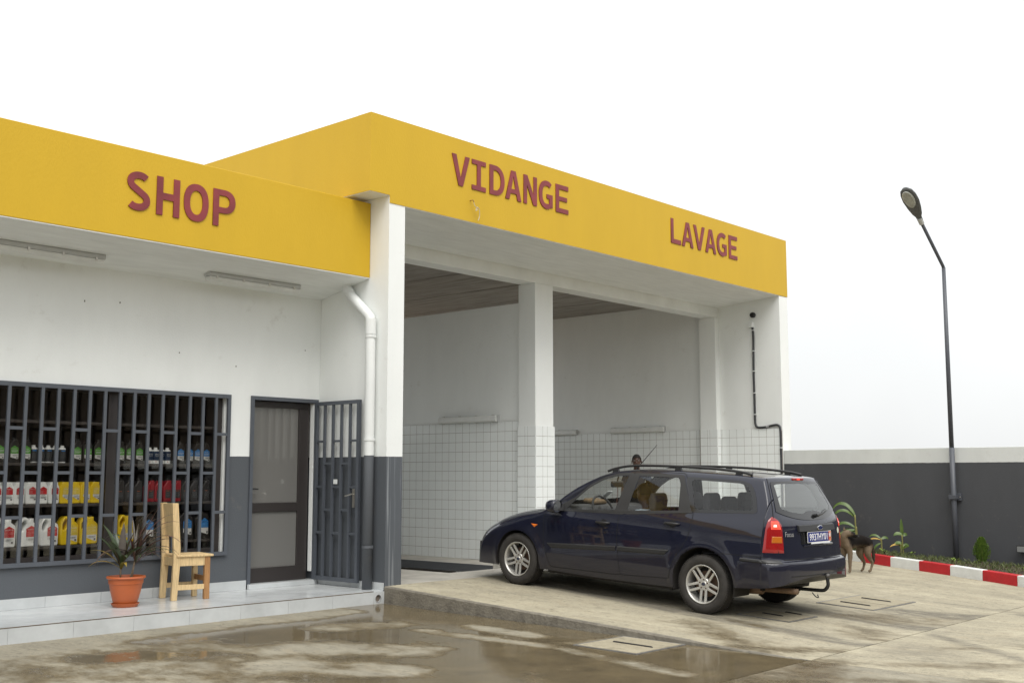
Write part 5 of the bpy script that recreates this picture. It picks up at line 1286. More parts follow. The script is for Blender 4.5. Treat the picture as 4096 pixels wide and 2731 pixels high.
for i, s in enumerate(sts):
    hb0 = float(pchip(BOT, s))
    top = T(s, XS)
    hs = np.linspace(hb0, 1.5, 200)
    xsd = x_sides(s, hs)
    tt = np.interp(xsd, XS, top)
    over = np.nonzero(hs >= tt)[0]
    k = over[0] if len(over) else len(hs) - 1
    if k == 0:      # tip of nose or tail: the top curve reaches the bottom first
        kx = np.nonzero(top <= hb0)[0]; kx = kx[0] if len(kx) else len(XS) - 1
        f = (top[kx - 1] - hb0) / max(1e-9, top[kx - 1] - top[kx]) if kx > 0 else 0
        xi = XS[max(0, kx - 1)] + f * (XS[1] - XS[0]) if kx > 0 else 0.001
        side = np.array([[xi, hb0], [xi, hb0 + 1e-4]])
        hi = hb0 + 1e-4
    else:
        d0 = hs[k - 1] - tt[k - 1]; d1 = hs[k] - tt[k]; f = -d0 / (d1 - d0)
        hi = hs[k - 1] + f * (hs[k] - hs[k - 1]); xi = xsd[k - 1] + f * (xsd[k] - xsd[k - 1])
        side = np.column_stack([np.append(xsd[:k], xi), np.append(hs[:k], hi)])
    xt = np.linspace(xi, 0, 120)
    tp = np.column_stack([xt, np.interp(xt, XS, top)])
    if k == 0: tp[0, 1] = hb0 + 1e-4
    tp[0, 1] = hi
    poly = np.vstack([side, tp[1:]])
    L = np.concatenate([[0], np.cumsum(np.hypot(*np.diff(poly, axis=0).T))])
    # round the shoulder: gaussian along arc length
    rad = float(np.interp(s, [0, 0.3, 1.1, 1.4, 2.0, 3.9, 4.1, 4.35, 4.445], [0.03, 0.045, 0.04, 0.022, 0.038, 0.038, 0.028, 0.026, 0.02]))
    n_ = 500; u_ = np.linspace(0, L[-1], n_); px = np.interp(u_, L, poly[:, 0]); ph = np.interp(u_, L, poly[:, 1])
    du = u_[1] - u_[0] if L[-1] > 0 else 1
    kk = max(1, int(3 * rad / du)); kk = min(kk, 200)
    g = np.exp(-0.5 * ((np.arange(-kk, kk + 1) * du) / rad) ** 2); g /= g.sum()
    pxe = np.concatenate([2 * px[0] - px[kk:0:-1], px, -px[-2:-kk - 2:-1]]); phe = np.concatenate([2 * ph[0] - ph[kk:0:-1], ph, ph[-2:-kk - 2:-1]])
    qx = np.convolve(pxe, g, 'valid'); qh = np.convolve(phe, g, 'valid')
    Li = L[len(side) - 1]
    ua = np.concatenate([np.linspace(0, Li, N1, endpoint=False), np.linspace(Li, L[-1], N2)])
    SH[i, :, 0] = np.interp(ua, u_, qx); SH[i, :, 1] = s; SH[i, :, 2] = np.interp(ua, u_, qh)
SH[:, -1, 0] = 0

# ---- panel outlines (side view s,h)
def rounded(poly, r=0.03, n=5):
    out = []
    m = len(poly)
    for i in range(m):
        p0, p1, p2 = np.array(poly[i - 1], float), np.array(poly[i], float), np.array(poly[(i + 1) % m], float)
        rr = r if not isinstance(r, (list, tuple)) else r[i]
        a = p1 + (p0 - p1) / np.linalg.norm(p0 - p1) * min(rr, np.linalg.norm(p0 - p1) * .45); b = p1 + (p2 - p1) / np.linalg.norm(p2 - p1) * min(rr, np.linalg.norm(p2 - p1) * .45)
        for k in range(n + 1):
            t = k / n; out.append(tuple((1 - t) ** 2 * a + 2 * t * (1 - t) * p1 + t * t * b))
    return np.array(out)
G_front = rounded([(1.575, 0.948), (1.70, 1.085), (1.85, 1.225), (2.02, 1.325), (2.20, 1.378), (2.362, 1.392), (2.285, 0.978)], [0.02, .04, .06, .06, .05, .012, .02])
G_rear = rounded([(2.445, 0.988), (2.492, 1.392), (3.03, 1.402), (3.075, 1.33), (3.13, 1.045)], [0.02, .02, .03, .03, .012])
G_quart = rounded([(3.33, 1.075), (3.20, 1.385), (3.80, 1.378), (3.90, 1.345), (3.965, 1.24), (4.005, 1.115)], [.03, .02, .04, .04, .05, .04])
T_front = rounded([(1.37, 0.925), (1.50, 1.0), (1.68, 1.10), (1.84, 1.246), (2.02, 1.350), (2.20, 1.404), (2.395, 1.422), (2.43, 1.40), (2.43, 0.955)], [.02, .03, .05, .05, .05, .05, .01, .01, .01])
T_rear = rounded([(2.425, 0.955), (2.425, 1.42), (3.085, 1.432), (3.30, 1.035)], [.01, .01, .04, .03])
T_quart = rounded([(3.285, 1.04), (3.112, 1.414), (3.82, 1.408), (3.935, 1.372), (4.01, 1.258), (4.066, 1.10), (4.04, 1.082)], [.02, .04, .05, .05, .06, .03, .02])
D_front = rounded([(1.385, 0.268), (1.285, 0.50), (1.275, 0.88), (1.34, 0.955), (1.69, 1.14), (1.86, 1.282), (2.04, 1.376), (2.22, 1.425), (2.405, 1.440), (2.36, 0.95), (2.355, 0.665), (2.40, 0.285)], [.03, .1, .06, .06, .08, .08, .08, .06, .02, .1, .1, .03])
D_rear = rounded([(2.40, 0.287), (2.357, 0.665), (2.362, 0.95), (2.407, 1.442), (3.10, 1.452), (3.32, 1.037), (3.31, 0.80), (3.19, 0.62), (3.085, 0.45), (3.06, 0.32)], [.03, .1, .1, .02, .05, .06, .12, .1, .1, .03])
def inside(poly, P):
    x, y = P[..., 0], P[..., 1]
    r = np.zeros(x.shape, bool)
    a = poly; b = np.roll(poly, -1, 0)
    for (x0, y0_), (x1, y1_) in zip(a, b):
        if y0_ == y1_: continue
        c = ((y0_ > y) != (y1_ > y)) & (x < (x1 - x0) * (y - y0_) / (y1_ - y0_) + x0)
        r ^= c
    return r
def snap(poly, tol=0.0065, mask=None):
    P = SH[:, :, 1:3]; flat_ = P.reshape(-1, 2)
    best = np.full(len(flat_), 1e9); bp = flat_.copy()
    a = poly; b = np.roll(poly, -1, 0)
    for p0, p1 in zip(a, b):
        d = p1 - p0; l2 = d @ d
        if l2 < 1e-12: continue
        t = np.clip(((flat_ - p0) @ d) / l2, 0, 1); q = p0 + t[:, None] * d; e = np.hypot(*(flat_ - q).T)
        m = e < best; best[m] = e[m]; bp[m] = q[m]
    m = best < tol
    m &= (SH[:, :, 0].reshape(-1) > 0.45)
    flat2 = flat_.copy(); flat2[m] = bp[m]
    SH[:, :, 1:3] = flat2.reshape(NS, -1, 2)
ring = lambda c, h, r: np.array([(c + r * math.cos(t), h + r * math.sin(t)) for t in np.linspace(0, 2 * math.pi, 72, endpoint=False)])
A_f, A_r = ring(0.87, 0.305, 0.345), ring(3.485, 0.318, 0.372)
for pg in (A_f, A_r): snap(pg)
C = (SH[:-1, :-1] + SH[1:, :-1] + SH[:-1, 1:] + SH[1:, 1:]) / 4
ms, mh, mx_c = C[..., 1], C[..., 2], C[..., 0]
P2 = np.stack([ms, mh], -1)
sidem = mx_c > 0.45
ids = np.zeros(C.shape[:2], int)             # 0 body
names = ['body', 'door_front', 'door_rear', 'glass_front', 'glass_rear', 'glass_quarter', 'trim', 'bumper_front', 'bumper_rear', 'windscreen', 'bonnet', 'hatch', 'hatch_glass', 'hatch_border', 'tail', 'tail_amber', 'tail_lit', 'headlight', 'cut', 'sill', 'screen_border']
I = {n: i for i, n in enumerate(names)}
def setm(mask, n): ids[mask] = I[n]
setm((ms < 1.13) & (mx_c < 0.64 + 0.10 * np.clip((ms - .2) / .9, 0, 1)) & (mh > np.interp(ms, [0, .1, .2, 1.13], [.56, .61, .64, .80])), 'bonnet')
setm(inside(D_front, P2) & sidem, 'door_front'); setm(inside(D_rear, P2) & sidem, 'door_rear')
def star(poly, c, n=120):
    """resample a star-shaped outline by angle about c"""
    out = []
    a = poly; b = np.roll(poly, -1, 0)
    for k in range(n):
        t = 2 * math.pi * k / n; d = np.array([math.cos(t), math.sin(t)]); best = 0
        e = b - a; w_ = a - c
        den_ = d[0] * -e[:, 1] + d[1] * e[:, 0]
        with np.errstate(all='ignore'):
            r_ = (w_[:, 0] * -e[:, 1] + w_[:, 1] * e[:, 0]) / den_; u_ = (d[0] * w_[:, 1] - d[1] * w_[:, 0]) / den_
        ok = (np.abs(den_) > 1e-12) & (r_ > 0) & (u_ >= -1e-9) & (u_ <= 1 + 1e-9)
        out.append(c + d * (r_[ok].max() if ok.any() else 0))
    return np.array(out)
WINS = {}
for nm_, Tp, Gp in (('front', T_front, G_front), ('rear', T_rear, G_rear), ('quarter', T_quart, G_quart)):
    c = Gp.mean(0); To, Gi = star(Tp, c), star(Gp, c); WINS[nm_] = (c, To, Gi)
    setm(inside(To * .5 + Gi * .5, P2) & sidem, 'cut')
setm((ms < 0.56) & (mh < np.interp(ms, [0, .1, .18, .56], [.53, .56, .575, .535])), 'bumper_front')
setm((ms > 3.60) & (mh < np.interp(mx_c, [0, .63, .69], [.626, .626, .652])), 'bumper_rear')
setm((mh < np.interp(ms, [1.1, 3.1], [0.262, 0.318])) & (ms > 1.05) & (ms < 3.3), 'sill')
# windscreen between cowl and roof edge
def scr(x): return 1.19 + 0.20 * (x / 0.70) ** 2, 2.015 - 0.03 * (x / 0.6) ** 2
s0_, s1_ = scr(mx_c)
xe = np.interp(ms, [1.1, 1.4, 2.05], [0.745, 0.685, 0.555])
wsm = (ms > s0_) & (ms < s1_) & (mx_c < xe) & (mh > 0.95)
setm(wsm, 'screen_border')
wsi = (ms > s0_ + .035) & (ms < s1_ - .03) & (mx_c < xe - .045) & (mh > 0.95)
setm(wsi, 'windscreen')
# hatch
hx = np.interp(mh, [0.62, 0.72, 1.0, 1.06, 1.2, 1.40, 1.46], [0.695, 0.695, 0.705, 0.695, 0.64, 0.55, 0.525])
hm = (ms > np.interp(mh, [0.6, 1.06, 1.44, 1.5], [4.2, 4.2, 4.0, 3.99])) & (mx_c < hx) & (mh > 0.628) & (ms > 3.985 + 0.03 * (mx_c / .6) ** 2)
setm(hm, 'hatch')
def hatch_outline(gx, gb, top, n=160):
    """closed outline of the tailgate glass in rear view (x,h)"""
    pts = [(x, gb(x)) for x in np.linspace(-gx(gb(.6)), gx(gb(.6)), 40)]
    xr = pts[-1][0]
    hs_ = np.linspace(gb(xr), top, 14)[1:]
    pts += [(gx(h), h) for h in hs_] + [(x, top + .008 * (1 - (x / gx(top)) ** 2)) for x in np.linspace(gx(top), -gx(top), 24)[1:]] + [(-gx(h), h) for h in hs_[::-1][1:]]
    return rounded(pts, .012, 2)
HO = hatch_outline(lambda h: float(np.interp(h, [1.0, 1.08, 1.2, 1.41], [.665, .650, .606, .518])), lambda x: 1.024 + .095 * min(1.2, abs(x) / .66) ** 2.6, 1.412)
HI = hatch_outline(lambda h: float(np.interp(h, [1.08, 1.2, 1.4], [.560, .532, .470])), lambda x: 1.082 + .062 * min(1.2, abs(x) / .55) ** 2.6 + .034 * math.exp(-((x - .02) / .17) ** 4), 1.386)
hc0 = np.array([0.0, 1.25]); HOs, HIs = star(HO, hc0), star(HI, hc0)
PR = np.stack([mx_c, mh], -1)
setm(hm & inside(HOs * .5 + HIs * .5, PR), 'cut')
# tail lamps
tin = np.interp(mh, [0.70, 0.98, 1.02, 1.062], [0.640, 0.646, 0.655, 0.70])
tout = np.interp(mh, [0.70, 0.95, 1.062], [4.200, 4.262, 4.308])
tl = (ms > tout) & (mx_c > tin) & (mh > 0.702) & (mh < 1.062)
hl = (mx_c > 0.50) & (ms > 0.075) & (ms < 0.46) & (mh > np.interp(ms, [0, .18, .46], [.56, .585, .70])) & (mh < np.interp(ms, [0, .12, .3, .46], [.58, .645, .725, .76])) & (ids != I['bumper_front'])
setm(hl, 'headlight')
setm((inside(A_f, P2) | inside(A_r, P2)) & (mx_c > 0.45), 'cut')

# smooth vertex normals from the whole shell
dS = np.gradient(SH, axis=0); dN = np.gradient(SH, axis=1)
NRM = np.cross(dS, dN); ln = np.linalg.norm(NRM, axis=2, keepdims=True); NRM = NRM / np.maximum(ln, 1e-9)
bad = (ln[..., 0] < 1e-9)
# orientation outward (+x on the side)
if NRM[NS // 2, N1 // 2, 0] < 0: NRM = -NRM
NRM[bad] = (0, -1, 0)

CAR_O = Vector((10.47 + 0.85, 10.172, 0.199))
car = thing('estate_car', 'dark navy estate car parked nose-in on the ramp, brake lights on', 'car', CAR_O, local=True, rot=(R(3.091), 0, 0))
def to_l(p): return (p[0], -p[1], p[2])
def shell_part(name, key, mat_, parent, sides=(1, -1), inset=0.0, label=None):
    """collect faces of one id for given side(s) into one mesh; left is x<0"""
    V, F, Nn = [], [], []
    fi = np.argwhere(ids == I[key]) if isinstance(key, str) else np.argwhere(np.isin(ids, [I[k] for k in key]))
    for sg in sides:
        mp = {}
        for (i, j) in fi:
            q = []
            for (a, b) in ((i, j), (i + 1, j), (i + 1, j + 1), (i, j + 1)):
                if (a, b) not in mp:
                    p = SH[a, b] - NRM[a, b] * inset; n = NRM[a, b]
                    mp[(a, b)] = len(V); V.append((sg * p[0], -p[1], p[2])); Nn.append((sg * n[0], -n[1], n[2]))
                q.append(mp[(a, b)])
            F.append(q[::-1] if sg > 0 else q)
    if not F: return None
    me = bpy.data.meshes.new(name); me.from_pydata(V, [], F); me.update()
    me.materials.append(mat_); me.shade_smooth()
    me.normals_split_custom_set_from_vertices(Nn)
    o = bpy.data.objects.new(name, me); link(o, parent)
    if label: o['label'] = label
    return o
def shell_x(s, h):
    """half width of the finished shell at (s, h)"""
    f = float(np.interp(s, sts, np.arange(NS))); i = min(NS - 2, int(f)); f -= i
    xs2 = []
    for k in (i, i + 1):
        q = SH[k]; m_ = int(np.argmax(q[:, 2])); xs2.append(np.interp(h, q[:m_ + 1, 2], q[:m_ + 1, 0]))
    return float(xs2[0] * (1 - f) + xs2[1] * f)
def shell_pt(s, h, off, sg):
    n_x, n_h = 1.0, float(np.interp(h, [.9, 1.0, 1.4], [.1, .35, .5])); l_ = math.hypot(n_x, n_h)
    return Vector((sg * (shell_x(s, h) + off * n_x / l_), -s, h + off * n_h / l_))
def ring_patch(o, i_, fn, m=3):
    n = len(o); V = [fn(o[k] * (1 - t / m) + i_[k] * (t / m)) for t in range(m + 1) for k in range(n)]
    return V, [(t * n + k, t * n + (k + 1) % n, (t + 1) * n + (k + 1) % n, (t + 1) * n + k) for t in range(m) for k in range(n)]
def disc_patch(o, c, fn, m=8):
    n = len(o); V = [fn(c + (o[k] - c) * (t / m)) for t in range(1, m + 1) for k in range(n)] + [fn(c)]
    return V, [(t * n + k, t * n + (k + 1) % n, (t + 1) * n + (k + 1) % n, (t + 1) * n + k) for t in range(m - 1) for k in range(n)] + [(k, (k + 1) % n, m * n)[::-1] for k in range(n)]
def h_curve(h, smin=4.10):
    """shell outline at one height: points (x, s, normal) from the flank round to the tail"""
    out = []
    for i in range(NS):
        if sts[i] < smin: continue
        q = SH[i]; k = np.nonzero((q[:-1, 2] <= h) & (q[1:, 2] > h))[0]
        if not len(k): continue
        k = k[0]; f = (h - q[k, 2]) / (q[k + 1, 2] - q[k, 2]); p_ = q[k] * (1 - f) + q[k + 1] * f
        out.append((p_[0], p_[1], NRM[i, k] * (1 - f) + NRM[i, k + 1] * f))
    return out
def lamp_patch(name, sg, h0, h1, tout, tin, off, m_, par, nh=26, nw=14):
    V = []
    for a in range(nh + 1):
        h = h0 + (h1 - h0) * a / nh
        hc_ = h_curve(h); to_, ti_ = float(tout(h)), float(tin(h))
        P_ = np.array([(c[0], c[1], h) for c in hc_]); Nn_ = np.array([c[2] for c in hc_])
        d_ = np.concatenate([[0], np.cumsum(np.hypot(*np.diff(P_[:, :2], axis=0).T))])
        da = np.interp(to_, P_[:, 1], d_); db = np.interp(-ti_, -P_[:, 0], d_); db = max(da + .002, db)
        for b in range(nw + 1):
            u_ = da + (db - da) * b / nw
            p_ = np.array([np.interp(u_, d_, P_[:, k]) for k in range(3)]); n_2 = np.array([np.interp(u_, d_, Nn_[:, k]) for k in range(3)]); n_2 /= np.linalg.norm(n_2) + 1e-9
            e = off * min(1, 3.0 * min(a, nh - a, b, nw - b) / 6 + .25)
            p_ = p_ + n_2 * e; V.append((sg * p_[0], -p_[1], p_[2]))
    F = [(a * (nw + 1) + b, a * (nw + 1) + b + 1, (a + 1) * (nw + 1) + b + 1, (a + 1) * (nw + 1) + b) for a in range(nh) for b in range(nw)]
    if sg > 0: F = [f[::-1] for f in F]
    return MB().add(V, F).build(name, m_, par, smooth=True)
body = shell_part('body', 'body', M_paint, car)
bonnet = shell_part('bonnet', 'bonnet', M_paint, car)
sill = {}
doors = {}
for sg, nm_ in ((-1, 'left'), (1, 'right')):
    for k_ in ('door_front', 'door_rear'):
        doors[(sg, k_)] = shell_part('door', k_, M_paint, car, (sg,), label=nm_ + (' front door' if k_ == 'door_front' else ' rear door'))
    for nm2, par_, pn in (('front', doors[(sg, 'door_front')], 'window'), ('rear', doors[(sg, 'door_rear')], 'window'), ('quarter', body, 'rear_quarter_window')):
        c, To, Gi = WINS[nm2]
        MB().add(*ring_patch(To, Gi, lambda q: shell_pt(q[0], q[1], .0022, sg))).build('window_trim', M_gloss if nm2 == 'quarter' else M_trim, par_, smooth=True)
        MB().add(*disc_patch(Gi * 1.004 - c * .004, c, lambda q: shell_pt(q[0], q[1], .0008 if nm2 == 'quarter' else -.004, sg))).build(pn, M_cglass, par_, smooth=True)
    shell_part('sill', 'sill', M_paint, car, (sg,))
    tl_ = lamp_patch('tail_light', sg, .702, 1.062, lambda h: np.interp(h, [.70, .95, 1.03, 1.062], [4.175, 4.188, 4.197, 4.212]), lambda h: np.interp(h, [.70, .985, 1.03, 1.062], [.632, .632, .655, .700]), .005, M_tail, car)
    tl_['label'] = 'red tail light with glowing brake lamp'
    lamp_patch('indicator_lens', sg, .80, .868, lambda h: np.interp(h, [.80, .868], [4.235, 4.235]), lambda h: .642, .0075, M_amber, tl_)
    lamp_patch('brake_lens', sg, .935, 1.02, lambda h: np.interp(h, [.93, 1.02], [4.225, 4.215]), lambda h: np.interp(h, [.93, 1.02], [.642, .662]), .0075, M_lit, tl_)
    lamp_patch('bulb', sg, .962, .985, lambda h: 4.24, lambda h: .69, .010, M_hot, tl_)
    shell_part('headlight', 'headlight', mat('headlight glass', (0.32, 0.33, 0.33), 0.08, coat=1.0), car, (sg,))
shell_part('front_bumper', 'bumper_front', M_paint, car)
rb_ = shell_part('rear_bumper', 'bumper_rear', M_paint, car)
ws = shell_part('windscreen', 'windscreen', M_cglass, car); shell_part('screen_border', 'screen_border', M_gloss, ws)
hatch = shell_part('tailgate', 'hatch', M_paint, car)


def on_side(s, h, off=0.0, sg=-1):
    x = shell_x(s, h) + off
    return Vector((sg * x, -s, h))
def side_ribbon(path, wdt, off, b, sg=-1, close=False, thick=0.0):
    """thin strip following the flank"""
    P_ = [np.array(p, float) for p in path]
    n = len(P_)
    base = len(b.v); V = []
    for i, p in enumerate(P_):
        a = P_[i - 1] if (i > 0 or close) else P_[i]; c_ = P_[(i + 1) % n] if (i < n - 1 or close) else P_[i]
        d = c_ - a; d = d / (np.linalg.norm(d) + 1e-9); nn = np.array([-d[1], d[0]]) * wdt / 2
        V += [on_side(*(p + nn), off, sg), on_side(*(p - nn), off, sg)]
    m = n if close else n - 1
    b.add(V, [(2 * i, 2 * i + 1, 2 * ((i + 1) % n) + 1, 2 * ((i + 1) % n)) for i in range(m)])
def dens(path, d=0.02, close=False):
    P_ = [np.array(p, float) for p in path]
    if close: P_ = P_ + [P_[0]]
    out = []
    for a, b in zip(P_[:-1], P_[1:]):
        n = max(1, int(np.linalg.norm(b - a) / d))
        out += [a + (b - a) * k / n for k in range(n)]
    if not close: out.append(P_[-1])
    return out
M_gap = mat('painted gap and recess shade', (0.004, 0.004, 0.005), 0.9)  # near-black strips laid on the panels, painting the shade of the gaps
for sg in (-1, 1):
    for (k_, poly) in (('door_front', D_front), ('door_rear', D_rear)):
        b = MB(); side_ribbon(dens(poly, 0.02, True), 0.007, 0.0016, b, sg, True); b.build('shut_line', M_gap, doors[(sg, k_)])
    b = MB(); side_ribbon(dens([(3.70, 0.652), (4.21, 0.655)], 0.02), 0.006, 0.0016, b, sg); b.build('shut_line', M_gap, rb_)
    b = MB(); side_ribbon(dens([(0.12, 0.565), (0.19, 0.577), (0.50, 0.540)], 0.02), 0.006, 0.0016, b, sg); b.build('shut_line', M_gap, body)
    b = MB(); side_ribbon(dens([(1.30, 0.925), (1.05, 0.895), (0.7, 0.828), (0.46, 0.765)], 0.02), 0.005, 0.0016, b, sg); b.build('shut_line', M_gap, bonnet)
    for poly, par in ((G_front, ('door_front')), (G_rear, ('door_rear'))):
        b = MB(); side_ribbon(dens(poly, 0.02, True), 0.012, 0.0022, b, sg, True); b.build('window_seal', M_trim, doors[(sg, par)])
    # belt moulding
    for (a, c_, k_) in ((1.36, 2.355, 'door_front'), (2.375, 3.30, 'door_rear')):
        b = MB(); side_ribbon(dens([(a, np.interp(a, [1.3, 3.3], [.925, 1.045])), (c_, np.interp(c_, [1.3, 3.3], [.925, 1.045]))], .04), 0.022, 0.005, b, sg); b.build('belt_moulding', M_trim, doors[(sg, k_)])
    # rubbing strips
    for (pts, k_) in (([(1.335, 0.545), (2.345, 0.60), (2.345, 0.545), (1.41, 0.492)], 'door_front'), ([(2.37, 0.602), (3.06, 0.625), (3.00, 0.568), (2.37, 0.547)], 'door_rear')):
        b = MB(); n = 26; V = []
        for i in range(n + 1):
            t = i / n
            up_ = np.array(pts[0]) * (1 - t) + np.array(pts[1]) * t; lo = np.array(pts[3]) * (1 - t) + np.array(pts[2]) * t
            mid1 = up_ * .8 + lo * .2; mid2 = up_ * .2 + lo * .8
            V += [on_side(*up_, 0.001, sg), on_side(*mid1, 0.010, sg), on_side(*mid2, 0.010, sg), on_side(*lo, 0.001, sg)]
        F = [(4 * i + k, 4 * i + k + 1, 4 * (i + 1) + k + 1, 4 * (i + 1) + k) for i in range(n) for k in range(3)] + [(0, 1, 2, 3), (4 * n + 3, 4 * n + 2, 4 * n + 1, 4 * n)]
        b.add(V, F).build('rubbing_strip', M_trim, doors[(sg, k_)])
    # door handles: flat dark disc painting the recess shade, and grip
    for (s_, h_, k_) in ((2.16, 0.842, 'door_front'), (3.085, 0.905, 'door_rear')):
        b = MB(); n = 24; V = [on_side(s_, h_, 0.0018, sg)]
        V += [on_side(s_ + .052 * math.cos(2 * math.pi * k / n), h_ + .040 * math.sin(2 * math.pi * k / n), 0.0022, sg) for k in range(n)]
        b.add(V, [(0, 1 + k, 1 + (k + 1) % n) for k in range(n)]).build('handle_shade', M_gap, doors[(sg, k_)])
        b = MB(); pts = [on_side(s_ + a, h_ + .004, o_, sg) for a, o_ in ((-.105, .004), (-.085, .022), (-.03, .034), (.04, .036), (.075, .028), (.092, .004))]
        b.tube(crv(pts, 3), [.008 + .007 * math.sin(math.pi * min(1, i / 14)) for i in range(16)], 10); b.build('handle', M_trim, doors[(sg, k_)], smooth=True)
    # bumper strip
    cvs = [[c for c in h_curve(h, 3.93) if c[0] > .69] for h in (.632, .622, .606, .596)]
    b = MB(); n = 40; V = []
    for i in range(n + 1):
        for cv, o_ in zip(cvs, (.001, .010, .010, .001)):
            P_ = np.array([(c[0], c[1]) for c in cv]); d_ = np.concatenate([[0], np.cumsum(np.hypot(*np.diff(P_, axis=0).T))]); u_ = d_[-1] * i / n
            n_2 = np.array([np.interp(u_, d_, np.array([c[2][k] for c in cv])) for k in range(3)]); x_, s_ = np.interp(u_, d_, P_[:, 0]), np.interp(u_, d_, P_[:, 1])
            hh_ = (.632, .622, .606, .596)[cvs.index(cv)]
            V.append((sg * (x_ + n_2[0] * o_), -(s_ + n_2[1] * o_), hh_))
    b.add(V, [(4 * i + k, 4 * i + k + 1, 4 * (i + 1) + k + 1, 4 * (i + 1) + k) for i in range(n) for k in range(3)]).build('bumper_strip', M_trim, rb_)
    # side repeater
    b = MB(); b.add([on_side(1.085, .748, .003, sg), on_side(1.19, .745, .003, sg), on_side(1.135, .708, .003, sg), on_side(1.135, .733, .012, sg)], [(0, 3, 1), (1, 3, 2), (2, 3, 0)])
    b.build('indicator', mat('orange repeater lens', (0.72, 0.16, 0.01), 0.2), body)
    # door mirror
    cx_ = sg * 0.945; b = MB(); Mr = Matrix.Rotation(R(-8 * sg), 3, 'Z')
    rings = []; n = 20
    for (t, a, z_) in ((-.085, .25, .3), (-.07, .66, .68), (-.03, .9, .92), (.02, 1, 1), (.055, .97, .98), (.06, .90, .90)):
        rings.append([Vector((cx_, -1.50, 0.985)) + Mr @ Vector((math.copysign(abs(math.cos(q)) ** .75, math.cos(q)) * .098 * a, -t, math.copysign(abs(math.sin(q)) ** .75, math.sin(q)) * .078 * z_)) for q in [2 * math.pi * k / n for k in range(n)]])
    V = [p_ for r_ in rings for p_ in r_]; F = [(i * n + k, i * n + (k + 1) % n, (i + 1) * n + (k + 1) % n, (i + 1) * n + k) for i in range(len(rings) - 1) for k in range(n)] + [tuple(range(n))]
    b.add(V, F); mi = b.build('door_mirror', M_paint, car, smooth=True)
    b = MB(); c0 = Vector((cx_, -1.553, 0.985)); b.add([c0 + Mr @ Vector((math.copysign(abs(math.cos(q)) ** .75, math.cos(q)) * .088, 0, math.copysign(abs(math.sin(q)) ** .75, math.sin(q)) * .068)) for q in [2 * math.pi * k / n for k in range(n)]], [tuple(range(n))])
    b.build('mirror_glass', mat('mirror', (0.8, 0.82, 0.83), 0.02, metal=1.0), mi)
    b = MB(); b.prism([(1.44, .925), (1.56, .935), (1.53, .995), (1.47, .985)], lambda s_, h_: (sg * (x_side(s_, h_) - .01), -s_, h_), lambda s_, h_: (sg * 0.90, -s_, h_)); b.build('mirror_arm', M_trim, mi)
    # roof rail
    rx_ = 0.535; pts = [(1.98, 1.416), (2.06, 1.446), (2.25, 1.486), (2.5, 1.506), (3.0, 1.518), (3.45, 1.514), (3.75, 1.496), (3.88, 1.474)]
    b = MB(); b.tube(crv([(sg * (rx_ + .01 * (1 if k in (0, 7) else 0)), -p_[0], p_[1]) for k, p_ in enumerate(pts)], 5), [.017] + [.0145] * 34 + [.017], 10); rr = b.build('roof_rail', M_trim, car, smooth=True)
    for s_ in (2.09, 2.95, 3.72):
        b = MB(); hz = float(np.interp(s_, [p_[0] for p_ in pts], [p_[1] for p_ in pts])); b.prism([(s_ - .045, hz - .055), (s_ + .045, hz - .055), (s_ + .03, hz), (s_ - .03, hz)], lambda a, z_: (sg * rx_ - .016, -a, z_), lambda a, z_: (sg * rx_ + .016, -a, z_)); b.build('foot', M_trim, rr)

